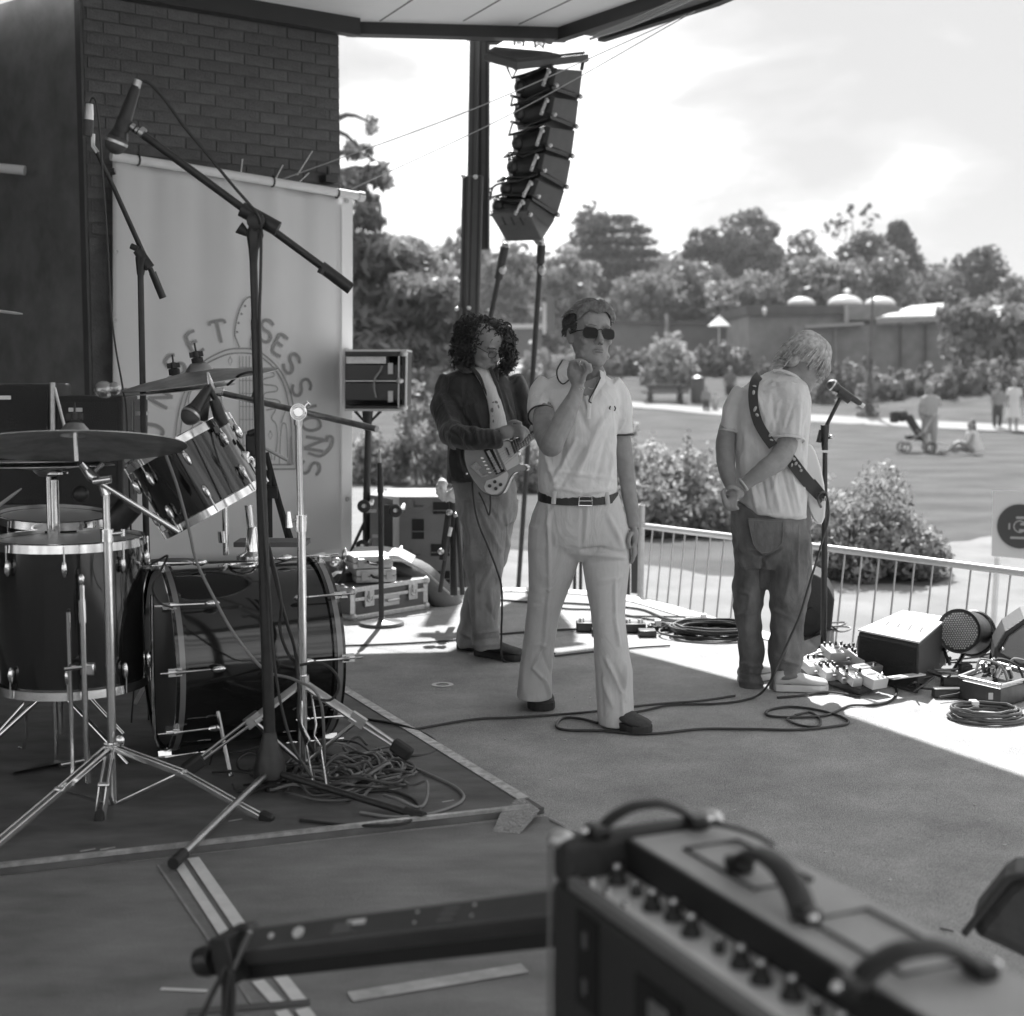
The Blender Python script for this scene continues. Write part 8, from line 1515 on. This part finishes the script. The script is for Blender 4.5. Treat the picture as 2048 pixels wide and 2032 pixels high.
# ================= FOREGROUND =================
# guitar amplifier, lower right
AZ = .75; a0 = G(1102, 1668, AZ); a1 = G(1652, 2034, AZ); ux = (a1 - a0).normalized(); uy = Vector((-ux.y, ux.x, 0)); uy = uy if uy.dot(Vector((1, 0, 0))) > 0 else -uy
amp = thing('guitar_amplifier', (a0 + ux * .4 + uy * .15) - UPZ * AZ, 'large dark combo amplifier in the near right foreground with chrome knobs and three strap handles', 'amplifier')
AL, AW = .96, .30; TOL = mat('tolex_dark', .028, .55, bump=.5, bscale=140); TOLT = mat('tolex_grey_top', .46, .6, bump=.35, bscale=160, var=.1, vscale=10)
def A(s, t, z=0): return a0 + ux * s + uy * t + UPZ * z
def abox(name, m, par, s0, s1, t0, t1, z0, z1, **k):
    b = MB(); b.hexa([A(s0, t0, z0), A(s1, t0, z0), A(s1, t1, z0), A(s0, t1, z0)], [A(s0, t0, z1), A(s1, t0, z1), A(s1, t1, z1), A(s0, t1, z1)]); return b.build(name, m, par, smooth=False, **k)
abox('cabinet', TOL, amp, 0, AL, 0, AW, -.75, -.075, bevel=.012)
abox('end_cheek', TOL, amp, 0, .055, 0, AW, -.074, 0, bevel=.012); abox('end_cheek', TOL, amp, AL - .06, AL, 0, AW, -.074, 0, bevel=.012)
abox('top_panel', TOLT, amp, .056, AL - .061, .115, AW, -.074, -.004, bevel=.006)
abox('front_lip', mat('pale_front_lip', .16, .4), amp, .056, AL - .061, 0.002, .020, -.074, -.054, bevel=.003)
abox('control_panel', mat('chrome_panel', .95, .4, .5, var=.1, vscale=12), amp, .056, AL - .061, .024, .113, -.072, -.062); abox('recess_back', mat('recess_black', .008, .6), amp, .056, AL - .061, .108, .1145, -.06, -.006)
rs = random.Random(3)
for k in range(13):
    s = .10 + k * .058 + rs.uniform(-.008, .008); t = .068 + rs.uniform(-.004, .008); big = k % 4 != 1
    part(amp, 'knob', KN, lambda b: b.lathe(A(s, t, -.061), UPZ, [(.016, 0), (.015, .008), (.0115, .011), (.0105, .026), (.001, .027)], 18) if big else b.lathe(A(s, t, -.061), UPZ, [(.009, 0), (.009, .012), (.006, .02)], 14))
    part(amp, 'knob_cap', STEEL, lambda b: b.lathe(A(s, t, -.034 if big else -.042), UPZ, [(.0065 if big else .005, 0), (.0055 if big else .004, .0035), (.001, .004)], 16))
for s in (.075, .13, .19, .8, .85): part(amp, 'jack_socket', CHROME, lambda b: b.lathe(A(s, .036, -.061), UPZ, [(.008, 0), (.008, .008), (.004, .009)], 12))
part(amp, 'corner_cap', CORN, lambda b: b.ell(A(.012, .012, -.006), .022, .022, .016)); part(amp, 'corner_cap', CORN, lambda b: b.ell(A(.02, AW - .01, -.006), .022, .022, .016))
part(amp, 'piping', mat('amp_piping', .2, .5), lambda b: b.tube([A(.0, -.002, -.008), A(.0, -.002, -.4)], .003, 6))
def side_slot(s0, s1, z0, z1, lab='vent'): return abox(lab, mat('vent_dark', .006, .8), amp, s0, s1, -.004, .0, z0, z1)
side_slot(.10, .17, -.24, -.09); side_slot(.29, .42, -.42, -.12); abox('amp_badge', STEEL, amp, .335, .385, -.009, -.0045, -.3, -.14, bevel=.002)
abox('side_badge', STEEL, amp, .13, .14, -.008, -.0045, -.14, -.115); abox('side_badge', STEEL, amp, .13, .14, -.008, -.0045, -.215, -.19)
def handle(p0, p1, h, w=.017):
    p0, p1 = Vector(p0), Vector(p1); hh = part(amp, 'strap_handle', mat('handle_rubber', .02, .45), lambda b: b.tube([p0, p0.lerp(p1, .12) + UPZ * h * .55, p0.lerp(p1, .32) + UPZ * h * .93, p0.lerp(p1, .5) + UPZ * h, p0.lerp(p1, .68) + UPZ * h * .93, p0.lerp(p1, .88) + UPZ * h * .55, p1], w, 10, smooth=4, flat=.42, up=(p1 - p0).cross(UPZ)))
    for q in (p0, p1):
        part(hh, 'end_cap', KN, lambda b: b.box(q + UPZ * .008, (.045, .03, .022), (ux, uy, UPZ)), bevel=.006); part(hh, 'screw', CHROME, lambda b: b.ell(q + (q - (p0 + p1) / 2).normalized() * .022 + UPZ * .01, .008, .008, .006))
handle(G(1195, 1672, AZ), G(1392, 1652, AZ), .045); handle(G(1478, 1738, AZ), G(1610, 1838, AZ), .05, .022); handle(G(1705, 1985, AZ), G(1960, 1948, AZ), .045, .022)
part(amp, 'loose_strap', RUBBER, lambda b: b.tube([G(1392, 1652, AZ + .01), G(1440, 1650, AZ + .02), G(1510, 1670, AZ + .015), G(1545, 1690, AZ + .008)], .009, 8, smooth=4, flat=.4))
# loops of thin wire lying on the top
part(amp, 'embossed_line', mat('dark_line', .03, .6), lambda b: (b.tube([A(.15, .16, .0), A(.35, .16, .0), A(.35, .26, .0), A(.15, .26, .0)], .003, 5, closed=True), b.tube([A(.48, .16, 0), A(.68, .16, 0), A(.68, .26, 0), A(.48, .26, 0)], .003, 5, closed=True)))
# black padded case at the right edge
t = thing('padded_bag', G(2100, 1900), 'black padded bag leaning at the right edge behind the amplifier', 'bag'); b = MB(); bp_ = [(1928, 1868), (1965, 1822), (2008, 1768), (2030, 1754), (2110, 1752), (2130, 1965), (2060, 1930)]
o = part(t, 'cover', mat('padded_nylon', .022, .5, bump=.5, bscale=25), lambda b: b.prism([P(u, v, 2.9 + (1960 - v) * .0006) for u, v in bp_], (.06, .16, 0)), smooth=False, bevel=.03); part(t, 'piping', RUBBER, lambda b: b.tube([P(u, v, 2.895 + (1960 - v) * .0006) for u, v in bp_[:5]], .008, 8, smooth=4))
# long black bar on its low stand
BZ = .40; b0 = P(455, 1908, 2.95); b1 = P(1130, 1828, 2.95 - .35); 
bar = thing('light_bar', b0.lerp(b1, .5), 'long black equipment bar with small buttons lying across the lower left foreground', 'light bar'); bx = (b1 - b0).normalized(); by = UPZ.cross(bx); bz = bx.cross(by); LB = (b1 - b0).length + .2
BARM = mat('bar_anodised', .07, .4, var=.15, vscale=8, stretch=(.2, 1, 1)); c = b0 + bx * LB / 2
top_n = (bz * .8 - by * .6 * (1 if by.y > 0 else -1)).normalized(); wv = bx.cross(top_n); wv = wv if wv.z > 0 or True else -wv
part(bar, 'housing', BARM, lambda b: b.box(c + UPZ * .01, (LB, .058, .05), (bx, wv, top_n)), smooth=False, bevel=.006)
part(bar, 'lower_face', mat('bar_black_face', .008, .5), lambda b: b.box(c - UPZ * .045 + Vector((0, .02, 0)), (LB, .06, .05)if False else (LB - .01, .052, .035), (bx, by, bz)), smooth=False, bevel=.004)
def onbar(s, t, o=.026): return b0 + bx * s + wv * t + top_n * o + UPZ * .01
def facem(name, m, s, t, w, h): part(bar, name, m, lambda b: b.box(onbar(s, t), (w, h, .003), (bx, wv, top_n)), smooth=False)
part(bar, 'round_button', mat('pale_button', .6, .4), lambda b: b.lathe(onbar(.205, 0, .0255), top_n, [(.0135, 0), (.012, .005), (.001, .006)], 20)); part(bar, 'round_button', MATS['pale_button'], lambda b: b.lathe(onbar(.135, 0, .0255), top_n, [(.007, 0), (.006, .004)], 14))
facem('label', mat('grey_label', .12, .5), .315, .004, .045, .028); facem('white_sticker', MATS['pale_button'], .345, -.008, .045, .012); facem('label', MATS['grey_label'], .32, .014, .06, .006)
for k in range(3): facem('printed_text', mat('bar_print', .16, .5), .56 + .004 * k, .012 - .012 * k, .035, .004)
for s in (.49, .62): facem('tick_mark', MATS['pale_label'] if 'pale_label' in MATS else WHITE, s, .01, .004, .004); facem('tick_mark', WHITE, s, -.014, .004, .004)
part(bar, 'end_bracket', BLACK, lambda b: (b.box(b0 + bx * .03, (.05, .11, .10), (bx, by, bz)), b.tube([b0 - bx * .01 + UPZ * .03, b0 + bx * .05 + UPZ * .05, b0 + bx * .10 + UPZ * .0], .011, 8)), bevel=.008)
part(bar, 'knob', KN, lambda b: (b.lathe(b0 - bx * .055 - UPZ * .01, -bx, [(.03, -.02), (.034, 0), (.03, .02)], 14), b.cyl(b0 - bx * .05, b0, .01)), angle=30); part(bar, 'lever', STEEL, lambda b: b.tube([b0 + bx * .055 - UPZ * .02 - by * .05, b0 + bx * .10 + UPZ * .055 - by * .05], .005, 8))
part(bar, 'support_leg', BLACK, lambda b: (b.tube([b0 - UPZ * .02, (b0.x - .01, b0.y + .02, .0)], .013, 8), b.tube([b1 + bx * .15, (b1.x + bx.x * .15, b1.y, 0)], .013, 8)))
for k, (du, lab) in enumerate(((0, 'black cable hanging from the knob end of the bar, left one'), (10, 'black cable hanging from the knob end of the bar, right one'), (-26, 'black cable swinging left from the knob end of the bar'))):
    cable([P(462 + du * .2, 1915, 2.9), P(460 + du * .6, 1950, 2.88), P(455 + du * 1.2, 1990, 2.85), P(445 + du * 2, 2060, 2.8), P(440 + du * 2, 2100, 2.8)], .0055, CABLE, lab, group='cables under the bar')
# floor markings in the foreground
TP = mat('white_floor_tape', .72, .55, var=.1, vscale=20); TPD = mat('greyed_floor_tape', .3, .7, var=.2, vscale=20)
def tape(u0, v0, u1, v1, w_, m, lab, z=.0055):
    a, c = G(u0, v0, z), G(u1, v1, z); t = (c - a).normalized(); s = Vector((-t.y, t.x, 0)) * w_ / 2; b = MB(); b.hexa([a - s, c - s, c + s, a + s], [q + UPZ * .0015 for q in (a - s, c - s, c + s, a + s)]); return tag(b.build('floor_tape', m, smooth=False), lab, 'floor tape', 'tape lines on the floor')  # also builds the painted light stripe, which is not tape
tape(386, 1716, 494, 1872, .036, TP, 'right one of two broad white tape lines before the bar'); tape(356, 1726, 464, 1890, .030, TP, 'left one of two broad white tape lines before the bar'); tape(316, 1730, 432, 1900, .007, TPD, 'thin grey line left of the broad white tapes')
tape(560, 1952, 600, 2002, .034, TP, 'right white tape piece reappearing under the bar'); tape(516, 1962, 556, 2006, .030, TP, 'left white tape piece reappearing under the bar'); tape(480, 1972, 506, 2010, .006, TPD, 'thin grey line reappearing under the bar')
tape(604, 2018, 644, 2070, .034, TP, 'right white tape stub at the bottom edge'); tape(562, 2022, 602, 2075, .030, TP, 'left white tape stub at the bottom edge'); tape(322, 1978, 414, 1982, .012, TP, 'short stray strip of white tape at bottom left')
tape(700, 1994, 1050, 1936, .055, mat('painted_light_stripe', .42, .35, var=.35, vscale=9), 'long pale stripe painted as a patch of light on the floor below the black bar')  # soft light patch on the floor, painted as a pale strip
# narrow dark seam of a floor panel and pale crumbs
tape(375, 2024, 620, 2004, .03, mat('dark_seam_tape', .1, .7), 'dark seam crossing under the white tapes at the bottom'); tape(1100, 1640, 1180, 1680, .006, mat('floor_seam', .2, .8), 'fine floor joint running behind the amplifier corner')
CR = mat('paper_crumb', .6, .7)
for i, (u, v) in enumerate(((1240, 1628), (1650, 1704), (1668, 1705), (1470, 1620), (1780, 1760), (1010, 1478), (1130, 1480), (1150, 1395), (1180, 1396), (1390, 1640), (1950, 1610), (820, 1330), (980, 1455), (2010, 1690), (1100, 1560))):
    p = G(u, v, .003); b = MB(); b.box(p, (.012 + jit(.006), .006, .003), (Vector((math.cos(i), math.sin(i), 0)), Vector((-math.sin(i), math.cos(i), 0)), UPZ)); tag(b.build('paper_scrap', CR, smooth=False), 'tiny pale paper scrap on the floor ' + ['beside the peak of the far amplifier handle', 'above the middle amplifier handle, left of a pair', 'above the middle amplifier handle, right of a pair', 'straight behind the amplifier', 'right of the amplifier handles', 'left of the front shoe', 'just left of the thin cable bend', 'left of a pair between the trouser legs', 'right of a pair between the trouser legs', 'behind the far amplifier handle', 'near the right edge below the sunlit floor', 'behind the pale ring mark', 'between the ring mark and the long cable', 'at the far right above the padded bag', 'close to the taped mat corner'][i], 'litter', 'tiny pale scraps on the shaded stage floor')
p = G(1880, 1857, .004); b = MB(); b.tube([p, p + Vector((.03, -.02, 0))], .002, 5); tag(b.build('twig', BLACK), 'thin dark twig on the floor above the amplifier', 'litter')
